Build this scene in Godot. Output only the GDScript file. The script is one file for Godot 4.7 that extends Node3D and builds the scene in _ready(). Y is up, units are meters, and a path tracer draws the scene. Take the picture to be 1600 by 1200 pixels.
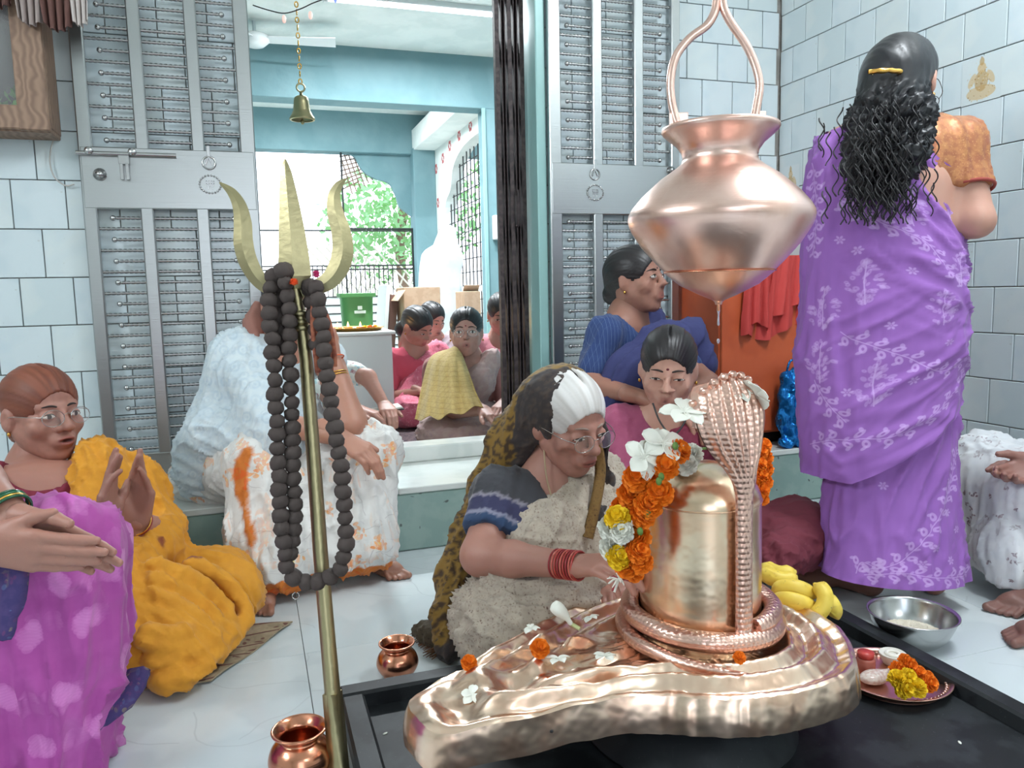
extends Node3D

var M := {}

func _ready() -> void:
	var cam := Camera3D.new()
	cam.name = "camera"
	cam.fov = 52.75
	cam.transform = Transform3D(Basis(Vector3(0.94743, -0.02217, 0.3192), Vector3(0.05812, 0.99293, -0.10354), Vector3(-0.31464, 0.11664, 0.94202)), Vector3(0, 0.9, 0))
	cam.near = 0.02
	cam.current = true
	add_child(cam)
	var env := Environment.new()
	env.background_mode = Environment.BG_SKY
	var sky := Sky.new()
	var sm := ProceduralSkyMaterial.new()
	sm.sky_top_color = Color(0.80, 0.87, 0.95)
	sm.sky_horizon_color = Color(0.95, 0.97, 1.0)
	sm.ground_bottom_color = Color(0.45, 0.44, 0.42)
	sm.ground_horizon_color = Color(0.80, 0.80, 0.78)
	sm.energy_multiplier = 4.5
	sky.sky_material = sm
	env.sky = sky
	env.tonemap_mode = Environment.TONE_MAPPER_LINEAR
	env.tonemap_exposure = 0.97
	env.sdfgi_enabled = true
	env.ssao_enabled = true
	env.ssil_enabled = true
	var we := WorldEnvironment.new()
	we.name = "world"
	we.environment = env
	add_child(we)
	build_materials()
	# tube lights on the ceiling of the shrine room, above the frame of the photograph
	tube_light(Vector3(-2.355, 2.35, -0.9), true, 5.0, "white tube light on the side wall across from the tiled wall", Vector3(0.96, -0.28, 0))
	tube_light(Vector3(1.8, 2.93, -1.0), true, 5.4, "white tube light on the ceiling above the hanging copper pot")
	tube_light(Vector3(1.45, 2.4, 2.395), false, 1.8, "white tube light on the wall behind the photographer", Vector3(0, -0.25, -0.97))
	# one in the hall, high on the wall over the doorway
	tube_light(Vector3(1.15, 2.775, -5.25), false, 14.0, "white tube light on the hall ceiling beyond the bell")
	tube_light(Vector3(0.6, 2.74, -7.2), false, 9.0, "white tube light on the ceiling of the far veranda")
	build_structure()
	build_outside()
	build_doors()
	build_objects()
	build_people()

func tube_light(at: Vector3, along_z: bool, power: float, label: String, dir := Vector3.DOWN) -> void:
	var t := thing("tube_light", label, "light", at, "tube lights")
	var x := Vector3.BACK if along_z else Vector3.RIGHT
	var y := -dir.normalized()
	var b := Basis(x, y, x.cross(y))
	obj("batten", Geo.new().box(b * Vector3(0, 0.035, 0), Vector3(1.2, 0.045, 0.06), 0.006, b), M.white_metal, t)
	obj("tube", Geo.new().tube([b * Vector3(-0.57, 0, 0), b * Vector3(0.57, 0, 0)], 0.013, 12), M.tube, t)
	for s in [-1, 1]:
		obj("socket", Geo.new().box(b * Vector3(0.585 * s, 0.01, 0), Vector3(0.03, 0.06, 0.04), 0.004, b), M.white_metal, t)
	var l := AreaLight3D.new()
	l.name = "tube_glow"
	l.area_size = Vector2(1.14, 0.05)
	l.light_energy = power
	l.light_color = Color(0.95, 0.98, 1.0)
	l.shadow_enabled = true
	l.area_range = 14.0
	t.add_child(l)
	l.transform = Transform3D(b * Basis(Vector3.RIGHT, -PI / 2), b * Vector3(0, -0.02, 0))

# ---------------------------------------------------------------- geometry collector
class Geo:
	var v := PackedVector3Array()
	var n := PackedVector3Array()
	var uv := PackedVector2Array()
	var col := PackedColorArray()
	var ix := PackedInt32Array()
	var tint := Color(1, 1, 1)

	func add(p: Vector3, t := Vector2.ZERO) -> int:
		v.append(p); uv.append(t); col.append(tint)
		return v.size() - 1

	func tri(a: int, b: int, c: int) -> void:
		ix.append(a); ix.append(b); ix.append(c)

	func quad(a: int, b: int, c: int, d: int) -> void:
		tri(a, b, c); tri(a, c, d)

	func face(ps: Array) -> void:
		var o := v.size()
		for p in ps:
			add(p)
		for i in range(1, ps.size() - 1):
			tri(o, o + i, o + i + 1)

	func box(at: Vector3, size: Vector3, ch := 0.002, b := Basis.IDENTITY) -> Geo:
		var h := size * 0.5
		ch = minf(ch, minf(h.x, minf(h.y, h.z)) * 0.49)
		var q := h - Vector3(ch, ch, ch)
		var c := []
		for i in 8:
			var s := Vector3(1 if i & 1 else -1, 1 if i & 2 else -1, 1 if i & 4 else -1)
			c.append([at + b * (s * Vector3(h.x, q.y, q.z)), at + b * (s * Vector3(q.x, h.y, q.z)), at + b * (s * Vector3(q.x, q.y, h.z))])
		face([c[1][0], c[3][0], c[7][0], c[5][0]]); face([c[0][0], c[4][0], c[6][0], c[2][0]])
		face([c[2][1], c[6][1], c[7][1], c[3][1]]); face([c[0][1], c[1][1], c[5][1], c[4][1]])
		face([c[4][2], c[5][2], c[7][2], c[6][2]]); face([c[0][2], c[2][2], c[3][2], c[1][2]])
		if ch > 0.0004:
			for e in [[0, 1], [2, 3], [4, 5], [6, 7]]:
				face([c[e[0]][1], c[e[0]][2], c[e[1]][2], c[e[1]][1]])
			for e in [[0, 2], [1, 3], [4, 6], [5, 7]]:
				face([c[e[0]][0], c[e[1]][0], c[e[1]][2], c[e[0]][2]])
			for e in [[0, 4], [1, 5], [2, 6], [3, 7]]:
				face([c[e[0]][0], c[e[0]][1], c[e[1]][1], c[e[1]][0]])
			for i in 8:
				face([c[i][0], c[i][1], c[i][2]])
		return self

	# a bar from a to b, w wide and t thick
	func bar(a: Vector3, b: Vector3, w: float, t: float, side := Vector3.UP, ch := 0.001) -> Geo:
		var y := (b - a).normalized()
		var x := y.cross(side).normalized()
		if x.length() < 0.1:
			x = y.cross(Vector3.RIGHT).normalized()
		box((a + b) * 0.5, Vector3(w, a.distance_to(b), t), ch, Basis(x, y, x.cross(y)))
		return self

	func ring(at: Vector3, x: Vector3, y: Vector3, k: int, vv := 0.0) -> int:
		var o := v.size()
		for i in k:
			var a := TAU * i / k
			add(at + x * cos(a) + y * sin(a), Vector2(float(i) / k, vv))
		return o

	func bridge(o: int, p: int, k: int) -> void:
		for i in k:
			quad(o + i, p + i, p + (i + 1) % k, o + (i + 1) % k)

	func lathe(at: Vector3, prof: Array, k := 32, b := Basis.IDENTITY) -> Geo:
		var last := -1
		for j in prof.size():
			var r: float = maxf(prof[j].x, 0.00001)
			var o := ring(at + b.y * prof[j].y, b.x * r, b.z * r, k, float(j) / (prof.size() - 1))
			if last >= 0:
				bridge(last, o, k)
			last = o
		return self

	# radius: float or Array; squash flattens along up
	func tube(path: Array, radius, k := 8, caps := true, squash := 1.0, up := Vector3.UP) -> Geo:
		var m := path.size()
		var last := -1
		var len := 0.0
		var px := Vector3.ZERO
		for j in m:
			var d: Vector3 = (path[mini(j + 1, m - 1)] - path[maxi(j - 1, 0)]).normalized()
			var r: float = radius if (radius is float or radius is int) else radius[j]
			if j == 0:
				px = d.cross(up)
				if px.length() < 0.05:
					px = d.cross(Vector3(0.3, 0.1, 1))
			px = (px - d * px.dot(d)).normalized()
			var py := px.cross(d)
			if j > 0:
				len += path[j].distance_to(path[j - 1])
			if caps and j == 0:
				var s := ring(path[j], px * 0.0001, py * 0.0001, k)
				last = s
				var e := ring(path[j], px * r, py * r * squash, k)
				bridge(last, e, k)
				last = -1
			var o := ring(path[j], px * r, py * r * squash, k, len)
			if last >= 0:
				bridge(last, o, k)
			last = o
			if caps and j == m - 1:
				var o2 := ring(path[j], px * r, py * r * squash, k)
				var e := ring(path[j], px * 0.0001, py * 0.0001, k)
				bridge(o2, e, k)
		return self

	func ball(at: Vector3, r: Vector3, k := 14, b := Basis.IDENTITY) -> Geo:
		var m := k / 2 + 1
		var last := -1
		for j in m + 1:
			var t := PI * j / m
			var o := ring(at + b.y * (-cos(t) * r.y), b.x * r.x * sin(t), b.z * r.z * sin(t), k, float(j) / m)
			if last >= 0:
				bridge(last, o, k)
			last = o
		return self

	func torus(at: Vector3, big: float, small: float, b := Basis.IDENTITY, k := 24, s := 8, sx := 1.0) -> Geo:
		var pts := []
		for i in k + 1:
			var a := TAU * i / k
			pts.append(at + b.x * cos(a) * big * sx + b.z * sin(a) * big)
		return tube(pts, small, s, false, 1.0, b.y)

	# closed outline (counter-clockwise, in b.x/b.y) given depth along b.z, with a small chamfer
	func slab(outline: PackedVector2Array, at: Vector3, depth: float, b := Basis.IDENTITY, ch := 0.001) -> Geo:
		var t := Geometry2D.triangulate_polygon(outline)
		var m := outline.size()
		for s in [0, 1]:
			var o := v.size()
			for p in outline:
				add(at + b.x * p.x + b.y * p.y + b.z * (depth * s), p)
			for i in range(0, t.size(), 3):
				if s:
					tri(o + t[i], o + t[i + 2], o + t[i + 1])
				else:
					tri(o + t[i], o + t[i + 1], o + t[i + 2])
		for i in m:
			var p := outline[i]
			var q := outline[(i + 1) % m]
			var a := at + b.x * p.x + b.y * p.y
			var c := at + b.x * q.x + b.y * q.y
			face([a, c, c + b.z * depth, a + b.z * depth])
		return self

	# a grid of points, rows of equal length
	func sheet(rows: Array, close := false) -> Geo:
		var w: int = rows[0].size()
		var o := v.size()
		for j in rows.size():
			for i in w:
				add(rows[j][i], Vector2(float(i) / (w - 1), float(j) / (rows.size() - 1)))
		for j in rows.size() - 1:
			for i in w - 1:
				quad(o + j * w + i, o + (j + 1) * w + i, o + (j + 1) * w + i + 1, o + j * w + i + 1)
		return self

	# a sheet with thickness
	func cloth(rows: Array, thick: float) -> Geo:
		var w: int = rows[0].size()
		var h := rows.size()
		var back := []
		for j in h:
			var r := []
			for i in w:
				var dx: Vector3 = rows[j][mini(i + 1, w - 1)] - rows[j][maxi(i - 1, 0)]
				var dy: Vector3 = rows[mini(j + 1, h - 1)][i] - rows[maxi(j - 1, 0)][i]
				r.append(rows[j][i] + dx.cross(dy).normalized() * thick)
			back.append(r)
		sheet(rows)
		var turned := []
		for r in back:
			var q: Array = r.duplicate(); q.reverse(); turned.append(q)
		sheet(turned)
		var top := [rows[0], back[0]]
		for pair in [[back[0], rows[0]], [rows[h - 1], back[h - 1]]]:
			sheet(pair)
		for i in [0, w - 1]:
			var a := []
			var c := []
			for j in h:
				a.append(rows[j][i]); c.append(back[j][i])
			sheet([c, a] if i else [a, c])
		return self

	func turn(t: Transform3D, from := 0) -> Geo:
		for i in range(from, v.size()):
			v[i] = t * v[i]
		return self

	func join(g: Geo) -> Geo:
		var o := v.size()
		v.append_array(g.v); uv.append_array(g.uv); col.append_array(g.col)
		for i in g.ix:
			ix.append(i + o)
		return self

	func normals() -> void:
		n.resize(v.size())
		n.fill(Vector3.ZERO)
		for i in range(0, ix.size(), 3):
			var a := ix[i]; var b := ix[i + 1]; var c := ix[i + 2]
			var m := (v[c] - v[a]).cross(v[b] - v[a])
			n[a] += m; n[b] += m; n[c] += m
		for i in n.size():
			n[i] = n[i].normalized() if n[i].length_squared() > 1e-30 else Vector3.UP

	# push every vertex along its normal by f(p, n)
	func push(f: Callable, from := 0) -> Geo:
		normals()
		for i in range(from, v.size()):
			var d: float = f.call(v[i], n[i])
			v[i] += n[i] * d
		return self

	func paint(f: Callable, from := 0) -> Geo:
		for i in range(from, v.size()):
			col[i] = f.call(v[i])
		return self

	func mesh(painted := false) -> ArrayMesh:
		normals()
		# seams of rings: the first and last vertex share a place
		var a := []
		a.resize(Mesh.ARRAY_MAX)
		a[Mesh.ARRAY_VERTEX] = v
		a[Mesh.ARRAY_NORMAL] = n
		a[Mesh.ARRAY_TEX_UV] = uv
		if painted:
			a[Mesh.ARRAY_COLOR] = col
		a[Mesh.ARRAY_INDEX] = ix
		var m := ArrayMesh.new()
		m.add_surface_from_arrays(Mesh.PRIMITIVE_TRIANGLES, a)
		return m

# ---------------------------------------------------------------- smooth bodies: a distance field meshed as surface nets
class Blob:
	var prims := []
	var skin := 0.0

	func cone(a: Vector3, b: Vector3, ra: float, rb: float, k := 0.02) -> Blob:
		prims.append([0, a, b, ra, rb, k])
		return self

	func chain(ps: Array, rs: Array, k := 0.02) -> Blob:
		for i in ps.size() - 1:
			cone(ps[i], ps[i + 1], rs[i], rs[i + 1], k)
		return self

	func ell(c: Vector3, r: Vector3, k := 0.02, b := Basis.IDENTITY) -> Blob:
		prims.append([1, c, r, b, 0, k])
		return self

	func cut(c: Vector3, r: Vector3, k := 0.005, b := Basis.IDENTITY) -> Blob:
		prims.append([2, c, r, b, 0, k])
		return self

	# keep what lies below: n.p < w
	func clip(n: Vector3, w: float, k := 0.004) -> Blob:
		prims.append([3, n.normalized(), w, 0, 0, k])
		return self

	func build(c: float, into: Geo = null) -> Geo:
		var g: Geo = into if into else Geo.new()
		var lo := Vector3(1e9, 1e9, 1e9)
		var hi := -lo
		for p in prims:
			if p[0] == 0:
				var r: float = maxf(p[3], p[4]) + 3 * c
				var rv := Vector3(r, r, r)
				lo = lo.min(p[1] - rv).min(p[2] - rv); hi = hi.max(p[1] + rv).max(p[2] + rv)
			elif p[0] == 1:
				var m: float = maxf(p[2].x, maxf(p[2].y, p[2].z)) + 3 * c
				var e := Vector3(m, m, m)
				lo = lo.min(p[1] - e); hi = hi.max(p[1] + e)
		var nx := int((hi.x - lo.x) / c) + 2
		var ny := int((hi.y - lo.y) / c) + 2
		var nz := int((hi.z - lo.z) / c) + 2
		var f := PackedFloat32Array()
		f.resize(nx * ny * nz)
		f.fill(1.0)
		var sy := nx
		var sz := nx * ny
		for p in prims:
			var k: float = p[5]
			var kind: int = p[0]
			if kind == 3:
				var pn: Vector3 = p[1]
				var w: float = p[2]
				for z in nz:
					for y in ny:
						var i := z * sz + y * sy
						for x in nx:
							if f[i] < 0.5:
								var d := pn.dot(lo + Vector3(x, y, z) * c) - w
								var o := f[i]
								if d - o > k: f[i] = d
								elif o - d < k:
									var h := k - absf(o - d)
									f[i] = maxf(o, d) + h * h / (4.0 * k)
							i += 1
				continue
			var a: Vector3 = p[1]
			var plo: Vector3
			var phi: Vector3
			var m := k + 2.5 * c
			var b := Vector3.ZERO
			var ra := 0.0
			var dr := 0.0
			var bs := Basis.IDENTITY
			var inv := Vector3.ONE
			var inv2 := Vector3.ONE
			if kind == 0:
				b = p[2]
				ra = p[3]
				dr = p[4] - ra
				m += maxf(p[3], p[4])
				plo = a.min(b) - Vector3(m, m, m); phi = a.max(b) + Vector3(m, m, m)
				b = b - a
			else:
				var r: Vector3 = p[2]
				bs = p[3].transposed()
				m += maxf(r.x, maxf(r.y, r.z))
				plo = a - Vector3(m, m, m); phi = a + Vector3(m, m, m)
				inv = Vector3.ONE / r
				inv2 = inv * inv
			var bb := maxf(b.dot(b), 1e-9)
			var x0 := maxi(0, int((plo.x - lo.x) / c)); var x1 := mini(nx, int((phi.x - lo.x) / c) + 1)
			var y0 := maxi(0, int((plo.y - lo.y) / c)); var y1 := mini(ny, int((phi.y - lo.y) / c) + 1)
			var z0 := maxi(0, int((plo.z - lo.z) / c)); var z1 := mini(nz, int((phi.z - lo.z) / c) + 1)
			for z in range(z0, z1):
				for y in range(y0, y1):
					var i := z * sz + y * sy + x0
					var q := lo + Vector3(x0, y, z) * c - a
					for x in range(x0, x1):
						var d: float
						if kind == 0:
							var h := clampf(q.dot(b) / bb, 0.0, 1.0)
							d = (q - b * h).length() - ra - dr * h
						else:
							var e := bs * q
							var k0 := (e * inv).length()
							d = k0 * (k0 - 1.0) / maxf((e * inv2).length(), 1e-6)
						var o := f[i]
						if kind == 2:
							d = -d
							if d - o > k: f[i] = d
							elif o - d < k:
								var h2 := k - absf(o - d)
								f[i] = maxf(o, d) + h2 * h2 / (4.0 * k)
						elif o - d > k: f[i] = d
						elif d - o < k:
							var h2 := k - absf(o - d)
							f[i] = minf(o, d) - h2 * h2 / (4.0 * k)
						q.x += c
						i += 1
		# surface nets
		var cell := PackedInt32Array()
		cell.resize(nx * ny * nz)
		cell.fill(-1)
		var live := PackedInt32Array()
		var far := 4.0 * c
		var offs := [0, 1, sy, sy + 1, sz, sz + 1, sz + sy, sz + sy + 1]
		var corner := [Vector3(0, 0, 0), Vector3(1, 0, 0), Vector3(0, 1, 0), Vector3(1, 1, 0), Vector3(0, 0, 1), Vector3(1, 0, 1), Vector3(0, 1, 1), Vector3(1, 1, 1)]
		var edges := [[0, 1], [2, 3], [4, 5], [6, 7], [0, 2], [1, 3], [4, 6], [5, 7], [0, 4], [1, 5], [2, 6], [3, 7]]
		var g8 := PackedFloat32Array()
		g8.resize(8)
		for z in nz - 1:
			for y in ny - 1:
				var i := z * sz + y * sy - 1
				for x in nx - 1:
					i += 1
					if absf(f[i]) > far:
						continue
					var mask := 0
					for j in 8:
						var val := f[i + offs[j]]
						g8[j] = val
						if val < 0.0:
							mask |= 1 << j
					if mask == 0 or mask == 255:
						continue
					var s := Vector3.ZERO
					var cnt := 0
					for e in edges:
						var u := g8[e[0]]
						var w2 := g8[e[1]]
						if (u < 0.0) != (w2 < 0.0):
							var ca: Vector3 = corner[e[0]]
							var cb: Vector3 = corner[e[1]]
							s += ca.lerp(cb, u / (u - w2))
							cnt += 1
					cell[i] = g.add(lo + (Vector3(x, y, z) + s / cnt) * c)
					live.append(i)
		for i in live:
			var in0 := f[i] < 0.0
			for ax in 3:
				var st: int = [1, sy, sz][ax]
				if (f[i + st] < 0.0) == in0:
					continue
				var s1: int = [sy, sz, 1][ax]
				var s2: int = [sz, 1, sy][ax]
				var qa := cell[i]; var qb := cell[i - s1]; var qc := cell[i - s1 - s2]; var qd := cell[i - s2]
				if qb < 0 or qc < 0 or qd < 0:
					continue
				if in0:
					g.quad(qa, qd, qc, qb)
				else:
					g.quad(qa, qb, qc, qd)
		return g

# ---------------------------------------------------------------- naming and placing
var taken := {}
func numbered(called: String) -> String:
	if not taken.has(called):
		taken[called] = 0
		return called
	taken[called] += 1
	return "%s_%03d" % [called, taken[called]]

func tag(o: Node3D, label: String, category: String, group := "") -> Node3D:
	o.set_meta("label", label); o.set_meta("category", category)
	if group: o.set_meta("group", group)
	return o

func obj(called: String, m, material: Material, parent: Node3D = null, at := Transform3D.IDENTITY, painted := false) -> MeshInstance3D:
	var o := MeshInstance3D.new()
	o.mesh = m.mesh(painted) if m is Geo else m
	o.material_override = material
	o.transform = at
	o.cast_shadow = GeometryInstance3D.SHADOW_CASTING_SETTING_ON
	if parent:
		o.name = called
		parent.add_child(o, true)
	else:
		o.name = numbered(called)
		add_child(o, true)
	return o

func thing(called: String, label: String, category: String, at := Vector3.ZERO, group := "") -> Node3D:
	var o := Node3D.new()
	o.name = numbered(called)
	add_child(o, true)
	o.position = at
	return tag(o, label, category, group)

func struct(called: String, m, material: Material, at := Transform3D.IDENTITY) -> MeshInstance3D:
	var o := obj(called, m, material, null, at)
	o.set_meta("kind", "structure")
	return o

func setting(called: String) -> Node3D:
	var o := Node3D.new()
	o.name = numbered(called)
	add_child(o, true)
	o.set_meta("kind", "structure")
	return o

func smooth(ps: Array, per := 6) -> Array:
	var out := []
	for i in ps.size() - 1:
		var p0 = ps[maxi(i - 1, 0)]; var p1 = ps[i]; var p2 = ps[i + 1]; var p3 = ps[mini(i + 2, ps.size() - 1)]
		for j in per:
			var t := float(j) / per
			out.append(0.5 * ((2.0 * p1) + (p2 - p0) * t + (2.0 * p0 - 5.0 * p1 + 4.0 * p2 - p3) * t * t + (3.0 * p1 - p0 - 3.0 * p2 + p3) * t * t * t))
	out.append(ps[-1])
	return out

# ---------------------------------------------------------------- materials
func lin(r: float, g: float, b: float) -> Color:
	return Color8(int(r), int(g), int(b)).srgb_to_linear()

func mat(c: Color, rough := 0.8, metal := 0.0, tex: Texture2D = null, tri := 0.0, bump: Texture2D = null, bumps := 1.0) -> StandardMaterial3D:
	var m := StandardMaterial3D.new()
	m.albedo_color = c
	m.roughness = rough
	m.metallic = metal
	if tex: m.albedo_texture = tex
	if bump:
		m.normal_enabled = true
		m.normal_texture = bump
		m.normal_scale = bumps
	if tri > 0.0:
		m.uv1_triplanar = true
		m.uv1_scale = Vector3(tri, tri, tri)
	return m

func painted(rough := 0.6, bump: Texture2D = null, tri := 10.0, bumps := 1.0) -> StandardMaterial3D:
	var m := mat(Color.WHITE, rough, 0.0, null, tri if bump else 0.0, bump, bumps)
	m.vertex_color_use_as_albedo = true
	return m

func noise_image(size: int, freq: float, seed_: int, octaves := 4, kind := FastNoiseLite.TYPE_SIMPLEX_SMOOTH) -> Image:
	var n := FastNoiseLite.new()
	n.seed = seed_; n.frequency = freq; n.noise_type = kind; n.fractal_octaves = octaves
	return n.get_seamless_image(size, size)

func bump_tex(im: Image, strength: float) -> ImageTexture:
	var b: Image = im.duplicate()
	b.convert(Image.FORMAT_RGBA8)
	b.bump_map_to_normal_map(strength)
	return ImageTexture.create_from_image(b)

# two colours mixed by noise
func mottle(size: int, freq: float, seed_: int, a: Color, b: Color, lo := 0.3, hi := 0.7, octaves := 4) -> Image:
	var im := noise_image(size, freq, seed_, octaves)
	im.convert(Image.FORMAT_RGB8)
	for y in size:
		for x in size:
			im.set_pixel(x, y, a.lerp(b, smoothstep(lo, hi, im.get_pixel(x, y).r)))
	return im

# a soft-edged filled ellipse stamped on an image, wrapping round
func dab(im: Image, cx: float, cy: float, rx: float, ry: float, ang: float, c: Color, op := 1.0, ring := 0.0) -> void:
	var w := im.get_width()
	var h := im.get_height()
	var m := int(ceil(maxf(rx, ry))) + 1
	var ca := cos(ang)
	var sa := sin(ang)
	for y in range(int(cy) - m, int(cy) + m + 1):
		for x in range(int(cx) - m, int(cx) + m + 1):
			var dx := x - cx
			var dy := y - cy
			var r := Vector2((dx * ca + dy * sa) / rx, (-dx * sa + dy * ca) / ry).length()
			var e := 1.2 / minf(rx, ry)
			var t := op * (1.0 - smoothstep(1.0 - e, 1.0 + e * 0.3, r))
			if ring > 0.0:
				t *= smoothstep(ring - e, ring, r)
			if t > 0.01:
				var px := posmod(x, w)
				var py := posmod(y, h)
				im.set_pixel(px, py, im.get_pixel(px, py).lerp(c, t))

func dabs(im: Image, pts: Array, r: float, c: Color, op := 1.0) -> void:
	for i in pts.size() - 1:
		var k := maxi(1, int(pts[i].distance_to(pts[i + 1]) / (r * 0.7)))
		for j in k:
			var p: Vector2 = pts[i].lerp(pts[i + 1], float(j) / k)
			dab(im, p.x, p.y, r, r, 0, c, op)

func tex(im: Image) -> ImageTexture:
	return ImageTexture.create_from_image(im)

# ---------------------------------------------------------------- shared materials
func build_materials() -> void:
	var fine := noise_image(256, 0.05, 3, 4)
	var fine_bump := bump_tex(fine, 4.0)
	var streak := Image.create(256, 256, false, Image.FORMAT_L8)
	var rng := RandomNumberGenerator.new()
	rng.seed = 5
	for y in 256:
		var a := rng.randf_range(0.35, 0.65)
		for x in 256:
			streak.set_pixel(x, y, Color.from_hsv(0, 0, clampf(a + rng.randf_range(-0.04, 0.04), 0, 1)))
	M.fine_bump = fine_bump
	M.streak_bump = bump_tex(streak, 1.2)
	M.dent_bump = bump_tex(noise_image(256, 0.02, 8, 3), 7.0)
	# woven cloth
	var weave := Image.create(64, 64, false, Image.FORMAT_L8)
	for y in 64:
		for x in 64:
			var over := ((x / 4) + (y / 4)) % 2 == 0
			var t := sin(PI * ((x % 4) + 0.5) / 4.0) if over else sin(PI * ((y % 4) + 0.5) / 4.0)
			weave.set_pixel(x, y, Color.from_hsv(0, 0, 0.3 + 0.6 * t))
	M.weave = bump_tex(weave, 2.0)
	M.crumple = bump_tex(noise_image(512, 0.008, 21, 4), 9.0)
	M.white_metal = mat(Color8(225, 228, 228), 0.4)
	var tube := mat(Color8(250, 252, 255), 0.3)
	tube.emission_enabled = true
	tube.emission = Color8(240, 250, 255)
	tube.emission_energy_multiplier = 6.0
	tube.resource_name = "tube"
	M.tube = tube
	M.tiles = []
	for i in 4:
		var im := mottle(256, 0.006, 40 + i, [Color8(205, 217, 221), Color8(199, 213, 219), Color8(208, 218, 220), Color8(202, 216, 223)][i], [Color8(211, 221, 223), Color8(207, 219, 224), Color8(200, 213, 217), Color8(210, 221, 226)][i], 0.35, 0.65, 3)
		for j in 10:
			dab(im, rng.randf() * 256, rng.randf() * 256, rng.randf_range(1, 3), rng.randf_range(1, 2), rng.randf() * 3, Color8(150, 140, 128), 0.25)
		var tm := mat(Color.WHITE, 0.14, 0.0, tex(im), 2.5)
		M.tiles.append(tm)
	M.grout = mat(Color.WHITE, 0.9, 0.0, tex(mottle(256, 0.02, 9, Color8(142, 139, 134), Color8(160, 158, 154))), 3.0)
	M.floor_tiles = []
	for i in 3:
		var im := mottle(512, 0.004, 60 + i, Color8(214, 222, 224), Color8(205, 214, 217), 0.4, 0.6, 4)
		for j in 5:
			var p := Vector2(rng.randf() * 512, rng.randf() * 512)
			var d := Vector2.from_angle(rng.randf() * TAU)
			var pts := []
			for q in 14:
				pts.append(p)
				d = d.rotated(rng.randf_range(-0.5, 0.5))
				p += d * rng.randf_range(8, 26)
			dabs(im, pts, 1.5, Color8(186, 194, 198), 0.3)
		M.floor_tiles.append(mat(Color.WHITE, 0.13, 0.0, tex(im), 1.3))
	M.plaster = mat(Color.WHITE, 0.9, 0.0, tex(mottle(256, 0.01, 12, Color8(226, 232, 228), Color8(236, 240, 236))), 1.0, fine_bump, 0.2)
	M.teal_wall = mat(Color.WHITE, 0.75, 0.0, tex(mottle(256, 0.008, 14, Color8(112, 146, 152), Color8(122, 154, 160))), 0.8, fine_bump, 0.15)
	var st := mottle(512, 0.012, 31, Color8(146, 172, 165), Color8(156, 180, 172))
	for i in 60:
		dab(st, rng.randf() * 512, rng.randf() * 512, rng.randf_range(1, 7), rng.randf_range(1, 4), rng.randf() * 3, Color8(70, 72, 70), 0.7)
	M.step_paint = mat(Color.WHITE, 0.7, 0.0, tex(st), 1.6)
	M.marble = mat(Color.WHITE, 0.18, 0.0, tex(mottle(256, 0.01, 33, Color8(216, 222, 218), Color8(228, 232, 228))), 2.0)
	M.steel = mat(Color8(178, 181, 182), 0.32, 1.0, null, 3.0, M.streak_bump, 0.25)
	M.steel_bar = mat(Color8(184, 184, 184), 0.24, 1.0)
	M.frame_teal = mat(Color8(150, 190, 188), 0.35, 0.1)
	M.gate = mat(Color.WHITE, 0.55, 0.2, tex(mottle(256, 0.03, 17, Color8(52, 42, 44), Color8(74, 62, 62))), 4.0)
	M.wood = mat(Color.WHITE, 0.55, 0.0, tex(wood_image()), 3.0)
	var cop := mottle(512, 0.01, 71, Color8(244, 208, 196), Color8(236, 196, 182))
	M.copper = mat(Color.WHITE, 0.31, 1.0, tex(cop), 3.0, M.streak_bump, 0.35)
	M.copper_dark = mat(Color8(204, 140, 112), 0.22, 1.0, null, 4.0, M.streak_bump, 0.2)
	var foil := mottle(512, 0.008, 72, Color8(240, 212, 190), Color8(230, 192, 168), 0.35, 0.65)
	M.foil = mat(Color.WHITE, 0.27, 1.0, tex(foil), 2.5, M.dent_bump, 0.22)
	var lg := mottle(512, 0.007, 73, Color8(240, 216, 188), Color8(228, 194, 164), 0.3, 0.7)
	for i in 90:
		dab(lg, rng.randf() * 512, rng.randf() * 512, rng.randf_range(3, 16), rng.randf_range(2, 9), rng.randf() * 3, Color8(200, 160, 130), 0.25)
	M.lingam = mat(Color.WHITE, 0.26, 1.0, tex(lg), 3.0, M.dent_bump, 0.12)
	# scaly copper of the snake
	var sc := Image.create(128, 128, false, Image.FORMAT_L8)
	for y in 128:
		for x in 128:
			var yy := y / 16
			var xx := fposmod(x + (8 if yy % 2 else 0), 16.0) - 8.0
			sc.set_pixel(x, y, Color.from_hsv(0, 0, clampf(1.0 - Vector2(xx / 8.0, (y % 16 - 8) / 8.0).length() * 0.8, 0, 1)))
	M.scales = mat(Color8(228, 186, 170), 0.3, 1.0, null, 12.0, bump_tex(sc, 3.0), 0.7)
	M.brass = mat(Color8(168, 158, 122), 0.4, 1.0, null, 4.0, M.fine_bump, 0.15)
	M.gold = mat(Color8(226, 176, 92), 0.25, 1.0)
	M.granite = mat(Color.WHITE, 0.5, 0.0, tex(granite_image()), 2.2)
	M.granite.metallic_specular = 0.35
	M.bead = mat(Color.WHITE, 0.8, 0.0, tex(mottle(128, 0.04, 77, Color8(52, 44, 42), Color8(82, 70, 66))), 24.0, M.dent_bump, 1.0)
	M.dark = mat(Color8(42, 40, 42), 0.6)
	M.wire = mat(Color8(180, 176, 172), 0.6)
	M.glass = mat(Color(1, 1, 1, 0.08), 0.03)
	M.glass.transparency = BaseMaterial3D.TRANSPARENCY_ALPHA

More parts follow.
